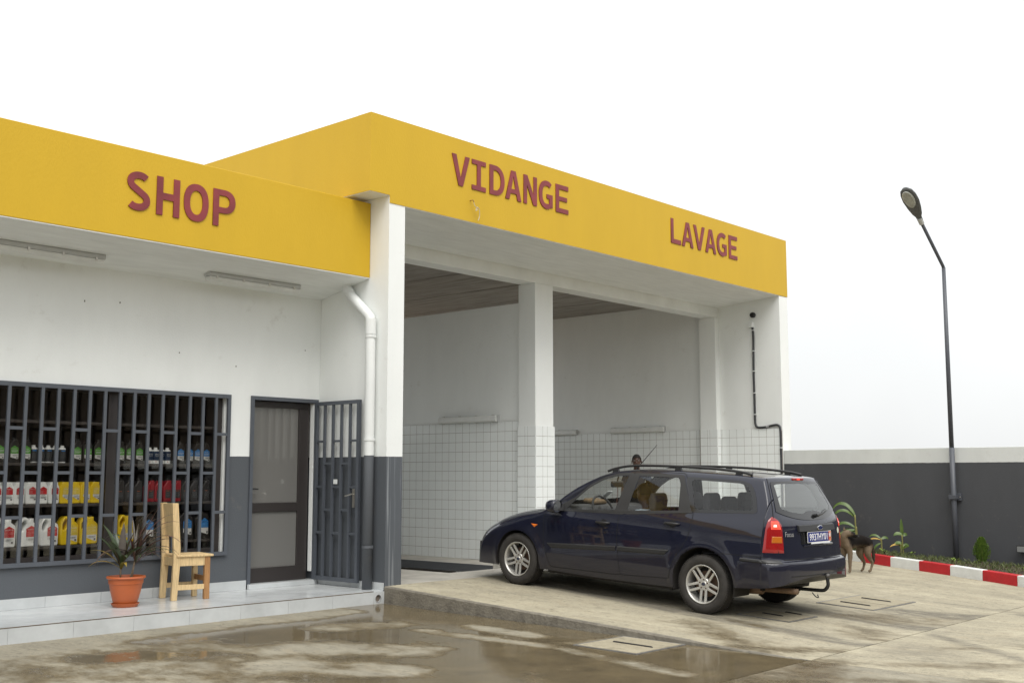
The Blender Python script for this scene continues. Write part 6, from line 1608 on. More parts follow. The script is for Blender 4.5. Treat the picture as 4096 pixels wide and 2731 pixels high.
# wheels
def wheel(loc, sg, label):
    t = bpy.data.objects.new('wheel', None); link(t, None)
    # wheel as tyre mesh with sub parts
    bpy.data.objects.remove(t)
    Rm = 0.3075; tw = 0.100
    M4 = Matrix.Translation(loc) @ Matrix.Rotation(R(-90 * sg), 4, 'Y') @ Matrix.Scale(1, 4)
    M4 = Matrix.Translation(loc) @ Matrix(((0, 0, sg, 0), (1, 0, 0, 0), (0, sg, 0, 0), (0, 0, 0, 1)))   # lathe axis -> outward x
    prof = [(0.198, 0.078), (0.205, 0.090), (0.235, 0.102), (0.268, 0.100), (0.290, 0.090), (0.301, 0.074), (0.3055, 0.058), (0.3075, 0.045), (0.300, 0.043), (0.300, 0.037), (0.3075, 0.035), (0.308, 0.012), (0.300, 0.010), (0.300, 0.004), (0.308, 0.002),
            (0.308, -0.02), (0.300, -0.022), (0.300, -0.028), (0.3075, -0.03), (0.305, -0.06), (0.29, -0.09), (0.25, -0.10), (0.20, -0.09)]
    ty = MB().lathe(prof, 64, M4).build('wheel', M_tyre, car, smooth=True); ty['label'] = label
    ty.modifiers.new('e', 'EDGE_SPLIT').split_angle = R(38)
    # lateral tread cuts
    tb = MB()
    for k in range(72):
        a = 2 * math.pi * k / 72
        for (z0, z1, ra) in ((.047, .080, .3), (-.08, -.047, .3)):
            c0 = Vector((math.cos(a) * .3035, math.sin(a) * .3035, (z0 + z1) / 2))
            tb.obox(M4 @ c0, (M4.to_3x3() @ Vector((-math.sin(a), math.cos(a), 0.25 if z0 > 0 else -.25))), M4.to_3x3() @ Vector((0, 0, 1)), M4.to_3x3() @ Vector((math.cos(a), math.sin(a), 0)), .0075, (z1 - z0) / 2, .0055)
    tb.build('tread', M_tyre, ty)['kind'] = 'stuff'
    rim = MB().lathe([(0.202, 0.086), (0.205, 0.094), (0.200, 0.096), (0.192, 0.090), (0.186, 0.072), (0.180, 0.03), (0.178, -0.07)], 56, M4).build('rim', M_alloy, ty, smooth=True)
    MB().lathe([(0.0, 0.005), (0.135, 0.005), (0.135, -0.01), (0.0, -0.01)], 40, M4).build('brake_disc', M_disc, ty)
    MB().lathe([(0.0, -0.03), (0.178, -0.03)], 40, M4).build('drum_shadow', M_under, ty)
    m3 = M4.to_3x3()
    for k in range(5):
        a = 2 * math.pi * k / 5 + R(18)
        for off in (-1, 1):
            d = Vector((math.cos(a), math.sin(a), 0)); s_ = Vector((-math.sin(a), math.cos(a), 0)) * off
            p0 = d * .035 + s_ * .027 + Vector((0, 0, .062)); p1 = d * .190 + s_ * .030 + Vector((0, 0, .078))
            b = MB(); hw = .0125
            V = []
            for (p_, hw_, th) in ((p0, .015, .022), (p1, .0125, .02)):
                e1 = Vector((-math.sin(a), math.cos(a), 0))
                V += [M4 @ (p_ - e1 * hw_ - Vector((0, 0, th))), M4 @ (p_ + e1 * hw_ - Vector((0, 0, th))), M4 @ (p_ + e1 * hw_), M4 @ (p_ - e1 * hw_)]
            b.add(V, [(0, 1, 2, 3), (7, 6, 5, 4), (0, 4, 5, 1), (1, 5, 6, 2), (2, 6, 7, 3), (3, 7, 4, 0)])
            b.build('spoke', M_alloy, ty, bevel=0.004)
    MB().lathe([(0, .072), (.028, .072), (.033, .066), (.060, .066), (.068, .058), (.068, .03), (0, .03)], 32, M4).build('hub', M_alloy, ty)
    MB().lathe([(0, .0745), (.021, .0745), (.024, .0722), (0, .0722)], 20, M4 @ Matrix.Diagonal((1, .7, 1, 1))).build('centre_cap', mat('dark cap badge', (0.03, 0.035, 0.06), 0.3), ty)
    for k in range(5):
        a = 2 * math.pi * k / 5 + R(54)
        b = MB(); c0 = Vector((math.cos(a) * .048, math.sin(a) * .048, .066)); b.tube([M4 @ c0, M4 @ (c0 + Vector((0, 0, .004)))], .0085, 6); b.build('wheel_nut', M_disc, ty)
for (s_, sg, lb) in ((0.87, -1, 'left front wheel with five twin-spoke silver alloy'), (3.485, -1, 'left rear wheel with five twin-spoke silver alloy'), (0.87, 1, 'right front wheel'), (3.485, 1, 'right rear wheel under the bumper')):
    wheel(Vector((sg * 0.745, -s_, 0.306)), sg, lb)
# underbody, wheel wells
b = MB(); b.box(-.72, .72, -4.25, -3.95, .36, .46); b.box(-.50, .50, -3.2, -.25, .20, .34); b.box(-.45, .45, -4.0, -3.2, .27, .40); b.box(-.76, .76, -3.06, -1.30, .19, .30); b.box(-.7, .7, -.5, -.12, .2, .45)
b.build('underbody', M_under, car)
for s_, r_ in ((0.87, .352), (3.485, .378)):
    for sg in (-1, 1):
        b = MB(); V = []; n = 24
        for k in range(n + 1):
            q = R(-15 + 210 * k / n)
            for x in (.835, .50): V.append((sg * x, -(s_ + r_ * math.cos(q)), .312 + r_ * math.sin(q)))
        b.add(V, [(2 * k, 2 * k + 1, 2 * k + 3, 2 * k + 2) for k in range(n)] ); b.add([(sg * .50, -(s_ + r_ * math.cos(R(-15 + 210 * k / n))), .312 + r_ * math.sin(R(-15 + 210 * k / n))) for k in range(n + 1)], [tuple(range(n + 1))])
        b.build('wheel_well', M_under, car)
# exhaust, tow ball
ex = MB(); ex.tube(crv([(-.33, -3.2, .23), (-.36, -3.7, .25), (-.40, -4.0, .285), (-.40, -4.36, .30)]), .030, 14); ex.tube([(-.40, -3.95, .285), (-.40, -3.75, .27), ], .06, 14); ex.build('exhaust', mat('rusty exhaust pipe', (0.16, 0.10, 0.06), 0.6, var=.3, vscale=12), car, smooth=True)
tw_ = MB(); tw_.tube(crv([(.05, -4.1, .275), (.05, -4.38, .285), (.05, -4.44, .30), (.05, -4.472, .345), (.05, -4.468, .395), (.05, -4.465, .425)]), [.019] * 21, 12); tb_ = tw_.build('tow_bar', M_black, car, smooth=True)
MB().ell((.05, -4.465, .445), .027, .027, .027).build('ball', mat('dull steel ball', (0.09, 0.085, 0.08), .5, metal=.5), tb_, smooth=True)
MB().tube(crv([(-.08, -4.36, .27), (-.085, -4.40, .235), (-.06, -4.42, .225), (-.04, -4.40, .25)]), .006, 8).build('tow_eye', M_black, car)

# tailgate furniture
RX = np.linspace(0, 0.80, 81); RSS = np.linspace(4.0, 4.445, 300)
RT = np.array([T(s_, RX) for s_ in RSS])      # height of the tail at (s, x)
def rear_s(x, h):
    x = abs(x); c_ = np.array([np.interp(x, RX, RT[i]) for i in range(0, 300)])
    k = np.nonzero(c_ <= h)[0]
    if not len(k): return 4.445
    k = k[0]
    if k == 0: return 4.0
    f = (c_[k - 1] - h) / max(1e-9, c_[k - 1] - c_[k])
    return float(RSS[k - 1] + f * (RSS[k] - RSS[k - 1]))
RS = {}
def RP(x, h, off=0.0):
    key = (round(x, 3), round(h, 3))
    if key not in RS: RS[key] = rear_s(x, h)
    return Vector((x, -(RS[key] + off), h))
def rear_patch(b, poly, off, n=14):
    """quad patch x0,x1,h0,h1 conforming to the tail"""
    x0, x1, h0, h1 = poly
    V = [RP(x0 + (x1 - x0) * i / n, h0 + (h1 - h0) * j / 4, off) for j in range(5) for i in range(n + 1)]
    b.add(V, [(j * (n + 1) + i, j * (n + 1) + i + 1, (j + 1) * (n + 1) + i + 1, (j + 1) * (n + 1) + i) for j in range(4) for i in range(n)])
MB().add(*ring_patch(HOs, HIs, lambda q: RP(float(q[0]), float(q[1]), .006))).build('window_border', M_gloss, hatch, smooth=True)
MB().add(*disc_patch(HIs * 1.004 - hc0 * .004, hc0, lambda q: RP(float(q[0]), float(q[1]), .0045))).build('rear_window', M_rglass, hatch, smooth=True)
hs_ = MB(); n = 20
V = []
for i in range(n + 1):
    x = -.385 + .80 * i / n
    V += [RP(x, .912, .004), RP(x, .914, .030), RP(x, .972, .026), RP(x, .978, .002)]
hs_.add(V, [(4 * i + k, 4 * i + k + 1, 4 * (i + 1) + k + 1, 4 * (i + 1) + k) for i in range(n) for k in range(3)] + [(0, 1, 2, 3), (4 * n + 3, 4 * n + 2, 4 * n + 1, 4 * n)])
hs_.build('handle_panel', M_trim, hatch)
bd = MB(); sB = RS[(round(.02, 3), round(.945, 3))] if (0.02, .945) in RS else rear_s(.02, .945)
Mb = Matrix.Translation((.03, -(sB + .030), .945)) @ Matrix.Rotation(R(90), 4, 'X') @ Matrix.Diagonal((1, .42, 1, 1))
MB().lathe([(0, 0), (.058, 0), (.058, .006), (.050, .008), (0, .006)], 28, Mb).build('badge', M_chrome, hatch)
MB().lathe([(0, .0085), (.048, .0085)], 28, Mb).build('badge_field', mat('blue badge enamel', (0.015, 0.03, 0.13), .2), hatch)
me = map_mesh(text_mesh('Ford', .034, .001, 'badge_script', .9), lambda c: Vector((.03 + c.x, -(sB + .030 + .0095), .945 + c.y))); mesh_obj('badge_script', me, M_chrome, hatch)
# recess around the number plate
rc_ = MB(); rear_patch(rc_, (-.33, .38, .775, .908), .0015); rc_.build('plate_recess', M_gloss, hatch)
lp_ = MB(); V = []
for i in range(n + 1):
    x = -.30 + .66 * i / n; V += [RP(x, .755, .002), RP(x, .768, .016), RP(x, .778, .003)]
lp_.add(V, [(3 * i + k, 3 * i + k + 1, 3 * (i + 1) + k + 1, 3 * (i + 1) + k) for i in range(n) for k in range(2)]).build('plate_lip', M_paint, hatch)
sP = rear_s(.03, .85) + .012
tilt = 0.06
def plate_pt(u, v, off): return Vector((.032 + u, -(sP + off - v * tilt), .850 + v))
def plate_box(u0, u1, v0, v1, o0, o1, name, m_, par):
    b = MB(); V = [plate_pt(u, v, o) for o in (o0, o1) for (u, v) in ((u0, v0), (u1, v0), (u1, v1), (u0, v1))]
    b.add(V, [(0, 1, 2, 3), (7, 6, 5, 4), (0, 4, 5, 1), (1, 5, 6, 2), (2, 6, 7, 3), (3, 7, 4, 0)]); return b.build(name, m_, par)
np_ = plate_box(-.265, .265, -.056, .056, 0, .006, 'number_plate', mat('white plate rim', (.7, .7, .7), .4), hatch)
np_['label'] = 'blue number plate 9937HY01'
plate_box(-.259, .205, -.050, .050, .006, .0075, 'plate_field', mat('blue plate', (.012, .022, .16), .35), hatch)
plate_box(.205, .259, -.050, .050, .006, .0075, 'plate_band', mat('orange plate band', (.55, .12, .02), .35), hatch)
plate_box(-.19, .24, -.071, -.056, .001, .006, 'dealer_strip', mat('white strip', (.7, .72, .75), .4), hatch)
M_pw = mat('white plate lettering', (.8, .8, .8), .4)
tm_ = text_mesh('9937HY01', .115, .002, 'plate_number', .80, 0.0)
xs_t = [v_.co.x for v_ in tm_.vertices]; ys_t = [v_.co.y for v_ in tm_.vertices]
kx_, ky_ = .40 / (max(xs_t) - min(xs_t)), .072 / (max(ys_t) - min(ys_t)); ox_, oy_ = (max(xs_t) + min(xs_t)) / 2, (max(ys_t) + min(ys_t)) / 2
map_mesh(tm_, lambda c: plate_pt((c.x - ox_) * kx_ - .027, (c.y - oy_) * ky_, .0085 + c.z)); mesh_obj('plate_number', tm_, M_pw, hatch)
tm2 = map_mesh(text_mesh('CI', .032, .001, 'plate_code', .9), lambda c: plate_pt(c.x + .231, c.y - .036, .009)); mesh_obj('plate_code', tm2, M_pw, hatch)
rg2 = MB(); V = [plate_pt(.231 + r_ * math.cos(q), .014 + r_ * math.sin(q), .009) for r_ in (.024, .019) for q in [2 * math.pi * k / 20 for k in range(20)]]
rg2.add(V, [(k, (k + 1) % 20, 20 + (k + 1) % 20, 20 + k) for k in range(20)]).build('plate_emblem', M_pw, hatch)
MB().add([plate_pt(.231 + a, .014 + b_2, .009) for a, b_2 in ((-.010, -.011), (.007, -.012), (.011, .003), (.004, .012), (-.009, .010))], [(0, 1, 2, 3, 4)]).build('plate_emblem', M_pw, hatch)
fo = text_mesh('Focus', .072, .002, 'model_script', .85); fo_s = rear_s(-.53, .88)
map_mesh(fo, lambda c: RP(-.53 + c.x, .885 + c.y, .004)); mesh_obj('model_script', fo, mat('silver lettering', (.55, .55, .55), .4), hatch)
st_ = MB(); V = [RP(.585, .895, .003)] + [RP(.585 + .033 * math.cos(q), .895 + .033 * math.sin(q), .003) for q in [2 * math.pi * k / 20 for k in range(20)]]
st_.add(V, [(0, 1 + k, 1 + (k + 1) % 20) for k in range(20)]).build('round_sticker', mat('pale green sticker', (.55, .6, .5), .5), hatch)
# shut lines on the tail: hatch outline and loading ledge
hxs, hhs = [0.695, 0.695, 0.705, 0.695, 0.64, 0.55, 0.525], [0.62, 0.72, 1.0, 1.06, 1.2, 1.40, 1.46]
cl = []
for h in np.linspace(.70, 1.44, 60):
    xt_ = float(np.interp(h, hhs, hxs)); hc_ = h_curve(h, 3.98)
    X_ = np.array([c[0] for c in hc_]); S_ = np.array([c[1] for c in hc_]); cl.append(np.array([xt_, np.interp(-xt_, -X_, S_) + .0005, h]))
for sg in (-1, 1):
    MB().tube([(sg * p_[0], -p_[1], p_[2]) for p_ in cl], .0045, 6).build('shut_line', M_gap, hatch)
MB().tube([RP(x, .630, .001) for x in np.linspace(-.64, .64, 40)], .005, 6).build('shut_line', M_gap, hatch)
vl = MB(); ii = [i for i in range(NS) if sts[i] > 3.9]
V = []
for i in ii:
    p_ = SH[i, 0]; V += [(-p_[0], -p_[1], p_[2]), (p_[0], -p_[1], p_[2])]
vl.add(V, [(2 * k, 2 * k + 1, 2 * k + 3, 2 * k + 2) for k in range(len(ii) - 1)]).build('valance', M_trim, rb_)
bs_ = MB(); bs_.tube([RP(x, .470, .002) for x in np.linspace(-.60, .60, 30)], .004, 6); bs_.build('crease_shade', M_gap, rb_)  # dark line laid on the bumper as the shade of its crease
# high brake light, spoiler lip, wiper
sk_ = rear_s(.0, 1.436)
MB().obox((.06, -(sk_ - .002), 1.438), (1, 0, 0), (0, 1, 0), (0, 0, 1), .12, .014, .014).build('high_brake_light', M_tail, hatch, bevel=.008)
MB().obox((.055, -(sk_ + .013), 1.438), (1, 0, 0), (0, 1, 0), (0, 0, 1), .03, .002, .007).build('brake_lens', M_lit, hatch)
wi = MB(); wi.tube([RP(.03, 1.068, .008), RP(.03, 1.07, .04)], .020, 12); wi.tube([RP(.03, 1.07, .035), RP(.18, 1.083, .034), RP(.33, 1.112, .03)], [.016, .012, .007], 8); wi.build('rear_wiper', M_black, hatch, smooth=False)
MB().tube([RP(.30, 1.118, .02), RP(.36, 1.125, .02)], .004, 6).build('wiper_blade', M_black, hatch)
# antenna
MB().tube([(0, -1.98, 1.42), (0, -2.03, 1.48), (0.0, -2.28, 1.742)], [.012, .006, .003], 8).build('antenna', M_black, car)
# grille bar and badge at the nose, lower bumper insert
MB().obox((0, -.055, .60), (1, 0, 0), (0, 1, 0), (0, 0, 1), .30, .02, .03).build('grille', M_trim, car, bevel=.008)

# interior
def seatb(x, s, wd, name='seat', hr=True, htop=.98, hrh=1.10, rec=.16):
    b = MB(); b.prism([(s - .50, .36), (s - .48, .46), (s - .02, .44), (s + .02, .36)], lambda a, z_: (x - wd / 2, -a, z_), lambda a, z_: (x + wd / 2, -a, z_))
    b.prism([(s - .05, .42), (s + .08, .40), (s + rec + .06, htop), (s + rec - .05, htop)], lambda a, z_: (x - wd / 2 * .95, -a, z_), lambda a, z_: (x + wd / 2 * .95, -a, z_))
    o = b.build(name, M_seat, car, bevel=.04, seg=3)
    return o
def headrest(x, s, h, hw=.135, par=None):
    b = MB(); b.prism([(s - .045, h - .10), (s + .04, h - .10), (s + .055, h + .02), (s + .03, h + .10), (s - .03, h + .10), (s - .05, h + .02)], lambda a, z_: (x - hw, -a, z_), lambda a, z_: (x + hw, -a, z_))
    b.build('headrest', M_seat, par, bevel=.045, seg=4)
    MB().box(x - .06, x - .048, -s - .006, -s + .006, h - .2, h - .08).build('headrest_post', M_chrome, par)
for x in (-.37, .37):
    o = seatb(x, 2.42, .50); headrest(x, 2.575, 1.10, .135, o)
o = seatb(0, 3.12, 1.25, 'rear_seat', htop=.95)
for x in (-.35, .02, .38): headrest(x, 3.27, 1.145 if x != .02 else 1.10, .13, o)
b = MB(); b.prism([(1.18, .92), (1.50, 1.00), (1.72, .985), (1.78, .93), (1.72, .75), (1.60, .55), (1.2, .55)], lambda a, z_: (-.70, -a, z_), lambda a, z_: (.70, -a, z_)); b.build('dashboard', M_dash, car, bevel=.03)
b = MB(); n = 28; Mw = Matrix.Translation((-.37, -1.80, .945)) @ Matrix.Rotation(R(62), 4, 'X')
b.tube([Mw @ Vector((.185 * math.cos(2 * math.pi * k / n), .185 * math.sin(2 * math.pi * k / n), 0)) for k in range(n + 1)], .014, 8, caps=False)
b.tube([Mw @ Vector((-.18, 0, 0)), Mw @ Vector((.18, 0, 0))], .014, 8); b.lathe([(0, .02), (.06, .015), (.07, -.02), (0, -.03)], 16, Mw); b.build('steering_wheel', M_dash, car, smooth=True)
b = MB(); b.obox((.04, -1.68, 1.245), (1, .12, 0), (0, 1, .2), (0, 0, 1), .13, .02, .036); b.build('rear_view_mirror', M_black, car, bevel=.012)
MB().tube([(.04, -1.68, 1.27), (.04, -1.70, 1.34)], .01, 8).build('mirror_stem', M_black, car)
MB().tube(crv([(.05, -1.68, 1.21), (.055, -1.68, 1.12), (.05, -1.68, 1.02), (.055, -1.68, .93)]), .004, 6).build('hanging_beads', mat('brown beads', (.12, .04, .025), .6), car)
b = MB(); b.obox((-.15, -1.50, 1.03), (1, .2, 0), (0, 1, .1), (0, 0, 1), .16, .10, .025); b.build('cap_on_dashboard', mat('brown cloth cap', (.13, .085, .04), .9, var=.3, vscale=20), car, bevel=.02)
b = MB(); b.obox((.30, -1.29 - .03, 1.105 - .02), (1, 0, 0), (0, -.80, .6), (0, .6, .8), .055, .085, .002); b.build('windscreen_sticker', mat('white paper sticker', (.75, .78, .78), .6), car)
b = MB(); b.box(-.66, .66, -3.06, -1.3, .31, .36); b.box(-.62, .62, -4.2, -3.35, .40, .62); b.build('cabin_floor', M_seat, car)
b = MB(); V = []
for i in range(14):
    s_ = 2.08 + (3.95 - 2.08) * i / 13
    for x in (-.50, -.25, 0, .25, .50): V.append((x, -s_, float(T(s_, np.array([abs(x)]))[0]) - .028))
b.add(V, [(5 * i + k, 5 * i + k + 1, 5 * (i + 1) + k + 1, 5 * (i + 1) + k) for i in range(13) for k in range(4)]).build('headlining', mat('pale grey headlining', (.30, .30, .28), .9), car)
# ------------------------------------------------------------------ people and dog (one continuous skin each)
def skin_mesh(verts, edges, name, sub=2, root=0):
    """verts: list of (pos, rx, ry)"""
    me = bpy.data.meshes.new(name)
    me.from_pydata([v[0] for v in verts], edges, [])
    ob_ = bpy.data.objects.new(name, me); COL.objects.link(ob_)
    md = ob_.modifiers.new('skin', 'SKIN'); md.use_smooth_shade = True; md.branch_smoothing = 0.4
    for i, v in enumerate(verts):
        sv = me.skin_vertices[0].data[i]; sv.radius = (v[1], v[2]); sv.use_root = (i == root)
    sb = ob_.modifiers.new('sub', 'SUBSURF'); sb.levels = sub; sb.render_levels = sub
    out = eval_mesh(ob_, name)
    bpy.data.objects.remove(ob_)
    out.shade_smooth()
    return out
class SK:
    def __init__(self): self.v, self.e = [], []
    def chain(self, pts, start=None):
        prev = start
        for p in pts:
            pos, rx = p[0], p[1]; ry = p[2] if len(p) > 2 else rx
            self.v.append((tuple(pos), rx, ry)); i = len(self.v) - 1
            if prev is not None: self.e.append((prev, i))
            prev = i
        return prev
def V3(*a): return Vector(a)
M_skin = mat('dark brown skin', (0.075, 0.038, 0.025), 0.5, var=0.12, vscale=14)
M_hair = mat('short black hair', (0.012, 0.010, 0.009), 0.85, bump=0.6, bscale=220)
M_eye = mat('eye white', (0.22, 0.2, 0.17), 0.4); M_iris = mat('dark iris', (0.015, 0.01, 0.008), 0.2)
def hand(sk, wrist, i_w, d, side, palmn):
    """palm plus five unequal bent fingers; d: hand direction, side: towards thumb"""
    d = Vector(d).normalized(); s = Vector(side).normalized(); n = Vector(palmn).normalized(); w = Vector(wrist)
    ip = sk.chain([(w + d * .045, .036, .018)], i_w)
    for k, (o, L_) in enumerate(((.026, .070), (.009, .080), (-.009, .074), (-.026, .058))):
        b = w + d * .085 + s * o
        sk.chain([(b, .0095), (b + d * L_ * .5 + n * .008, .0085), (b + d * L_ * .85 + n * .03, .0075)], ip)
    b = w + d * .03 + s * .035
    sk.chain([(b + s * .012 + d * .015, .011), (b + s * .022 + d * .05 + n * .01, .009)], ip)
def head(sk, neck_i, c, f, up, r=1.0):
    """skull and face grown from the neck; c centre of skull, f facing, up"""
    f = Vector(f).normalized(); up = Vector(up).normalized(); s = f.cross(up).normalized(); c = Vector(c)
    j = sk.chain([(c - up * .085 * r + f * .012, .058 * r, .066 * r), (c - up * .03 * r + f * .008, .072 * r, .086 * r), (c + up * .035 * r - f * .004, .075 * r, .092 * r), (c + up * .082 * r - f * .01, .052 * r, .066 * r)], neck_i)
    return f, up, s
def face_bits(t, c, f, up, s, r=1.0):
    c = Vector(c)
    b = MB(); b.tube([c + f * .080 + up * .02, c + f * .098 - up * .012, c + f * .112 - up * .034, c + f * .085 - up * .042], [.010, .012, .017, .012], 10)
    b.build('nose', M_skin, t, smooth=True)
    for k in (-1, 1):
        MB().ell(c + f * .078 + s * k * .032 + up * .012, .0125, .0125, .0105, 12, 8).build('eye', M_eye, t, smooth=True)
        MB().ell(c + f * .0865 + s * k * .032 + up * .012, .0062, .0062, .0062, 10, 6).build('iris', M_iris, t, smooth=True)
        b = MB(); Me = Matrix((s * k, f, up)).transposed(); b.ell(c + s * k * .079 - f * .005 - up * .01, .010, .022, .034, 12, 8, Me); b.build('ear', M_skin, t, smooth=True)
        b = MB(); b.tube([c + f * .086 + s * k * .016 + up * .034, c + f * .084 + s * k * .05 + up * .034], [.005, .004], 6); b.build('eyebrow', M_hair, t)
    b = MB(); b.tube([c + f * .080 - up * .066 - s * .024, c + f * .092 - up * .066, c + f * .080 - up * .066 + s * .024], [.005, .009, .005], 8); b.build('mouth', mat('lips', (0.09, 0.035, 0.03), 0.5), t, smooth=True)
    b = MB(); V = []; F = []; n, m = 24, 10      # close cropped hair: upper skull cap
    Mh = Matrix((s, f, up)).transposed()
    for i in range(m + 1):
        for k in range(n):
            a = 2 * math.pi * k / n; fwd = math.sin(a)
            lo = R(8 + 22 * max(0, fwd)) if fwd > -.2 else R(-18)
            el = lo + (math.pi / 2 - lo) * i / m
            V.append(c + up * .022 - f * .004 + Mh @ Vector((.080 * math.cos(el) * math.cos(a), .099 * math.cos(el) * math.sin(a), .103 * math.sin(el))))
    F = [(i * n + k, i * n + (k + 1) % n, (i + 1) * n + (k + 1) % n, (i + 1) * n + k) for i in range(m) for k in range(n)]
    b.add(V, F).build('hair', M_hair, t, smooth=True)

# standing man behind the car
PX = Vector((16.0, 11.45, 0.19))
fdir = math.atan2(-11.45, -16.0)
man = thing('person', 'man in a dark shirt standing behind the car, only his head showing', 'person', PX, local=True, rot=(0, 0, fdir - math.pi / 2))
H = 1.60
sk = SK()      # local: y forward, x right
pel = sk.chain([((0, 0, .86), .125, .095)])
ch_ = sk.chain([((0, 0.005, 1.0), .115, .088), ((0, .0, 1.14), .135, .095), ((0, -.01, 1.27), .150, .092)], pel)
nk = sk.chain([((0, -.005, 1.345), .062, .062), ((0, .008, 1.405), .052, .055)], ch_)
hf, hu, hs2 = head(sk, nk, (0, .025, 1.505), (0, 1, 0), (0, 0.05, 1))
for k in (-1, 1):
    a = sk.chain([((.165 * k, -.005, 1.285), .056), ((.215 * k, -.01, 1.15), .045), ((.235 * k, -.005, 1.02), .039), ((.245 * k, .03, .90), .034), ((.25 * k, .06, .80), .026, .022)], ch_)
    hand(sk, (.25 * k, .06, .80), a, (0, .12, -1), (-.3 * k, 1, .1), (-k, 0, 0))
    sk.chain([((.085 * k, 0, .78), .086), ((.092 * k, .01, .62), .074), ((.095 * k, .012, .46), .056), ((.095 * k, 0, .32), .053), ((.095 * k, -.01, .17), .040), ((.095 * k, -.012, .075), .034), ((.10 * k, .04, .045), .036, .035), ((.105 * k, .13, .03), .034, .026)], pel)
me = skin_mesh(sk.v, sk.e, 'body'); mesh_obj('body', me, M_skin, man)
face_bits(man, (0, .025, 1.505), hf, hu, hs2)
M_shirt = mat('dark blue work shirt', (0.02, 0.026, 0.045), 0.85, var=.2, vscale=12); M_trous = mat('dark trousers', (0.03, 0.03, 0.034), 0.9)
sh_ = SK(); p_ = sh_.chain([((0, 0, .82), .145, .115)]); c_ = sh_.chain([((0, .005, 1.0), .135, .106), ((0, 0, 1.14), .152, .112), ((0, -.01, 1.275), .165, .104)], p_)
for k in (-1, 1): sh_.chain([((.17 * k, -.005, 1.285), .070), ((.217 * k, -.01, 1.15), .060), ((.232 * k, -.005, 1.04), .054)], c_)
mesh_obj('shirt', skin_mesh(sh_.v, sh_.e, 'shirt'), M_shirt, man)
tr_ = SK(); p_ = tr_.chain([((0, 0, .86), .138, .108)])
for k in (-1, 1): tr_.chain([((.085 * k, 0, .78), .100), ((.092 * k, .01, .62), .088), ((.095 * k, .012, .46), .074), ((.095 * k, 0, .32), .070), ((.095 * k, -.01, .12), .062)], p_)
mesh_obj('trousers', skin_mesh(tr_.v, tr_.e, 'trousers'), M_trous, man)
for k in (-1, 1): MB().ell((.102 * k, .065, .045), .048, .125, .045, 16, 10).build('shoe', M_black, man, smooth=True)

# driver
drv = thing('person', 'driver in a light blue shirt sitting inside the navy car', 'person', CAR_O, local=True, rot=(R(3.091), 0, 0))
def cp(x, s, h): return (x, -s, h)
sk = SK(); X0 = -.37
pel = sk.chain([(cp(X0, 2.33, .545), .135, .10)])
ch_ = sk.chain([(cp(X0, 2.37, .68), .12, .095), (cp(X0, 2.41, .82), .138, .10), (cp(X0, 2.43, .945), .145, .092)], pel)
nk = sk.chain([(cp(X0, 2.42, 1.015), .060), (cp(X0, 2.405, 1.07), .052)], ch_)
hc = Vector(cp(X0, 2.375, 1.175)); hf2 = Vector((.35, 1, -.04)).normalized()
head(sk, nk, hc, hf2, (0, .08, 1))
for k in (-1, 1):
    a = sk.chain([(cp(X0 + .165 * k, 2.42, .955), .056), (cp(X0 + .205 * k, 2.33, .83), .046), (cp(X0 + .20 * k, 2.22, .755), .040), (cp(X0 + .17 * k, 2.08, .80), .034), (cp(X0 + .15 * k, 1.97, .86), .027, .022)], ch_)
    hand(sk, cp(X0 + .15 * k, 1.97, .86), a, (0, .8, .55), (-k * .8, 0, .6), (0, .5, -.8))
    sk.chain([(cp(X0 + .085 * k, 2.22, .55), .085), (cp(X0 + .10 * k, 2.02, .60), .074), (cp(X0 + .11 * k, 1.84, .60), .060), (cp(X0 + .10 * k, 1.72, .48), .052), (cp(X0 + .09 * k, 1.62, .385), .038), (cp(X0 + .09 * k, 1.53, .375), .034, .03)], pel)
mesh_obj('body', skin_mesh(sk.v, sk.e, 'body'), M_skin, drv)
up2 = (Vector((0, .08, 1)) - hf2 * hf2.dot(Vector((0, .08, 1)))).normalized()
face_bits(drv, hc, hf2, up2, hf2.cross(up2).normalized())
M_lb = mat('light blue shirt', (0.50, 0.60, 0.68), 0.8, var=.06, vscale=10)
sh_ = SK(); p_ = sh_.chain([(cp(X0, 2.33, .56), .148, .112)]); c_ = sh_.chain([(cp(X0, 2.37, .68), .136, .110), (cp(X0, 2.41, .82), .152, .114), (cp(X0, 2.43, .95), .160, .104)], p_)
sh_.chain([(cp(X0, 2.425, 1.005), .075, .075)], c_)
for k in (-1, 1): sh_.chain([(cp(X0 + .168 * k, 2.42, .958), .070), (cp(X0 + .206 * k, 2.33, .83), .060), (cp(X0 + .202 * k, 2.24, .765), .054)], c_)
mesh_obj('shirt', skin_mesh(sh_.v, sh_.e, 'shirt'), M_lb, drv)
tr_ = SK(); p_ = tr_.chain([(cp(X0, 2.33, .545), .142, .11)])
for k in (-1, 1): tr_.chain([(cp(X0 + .085 * k, 2.22, .555), .098), (cp(X0 + .10 * k, 2.02, .605), .088), (cp(X0 + .11 * k, 1.84, .605), .074), (cp(X0 + .10 * k, 1.72, .48), .066), (cp(X0 + .09 * k, 1.64, .40), .056)], p_)
mesh_obj('trousers', skin_mesh(tr_.v, tr_.e, 'trousers'), M_trous, drv)

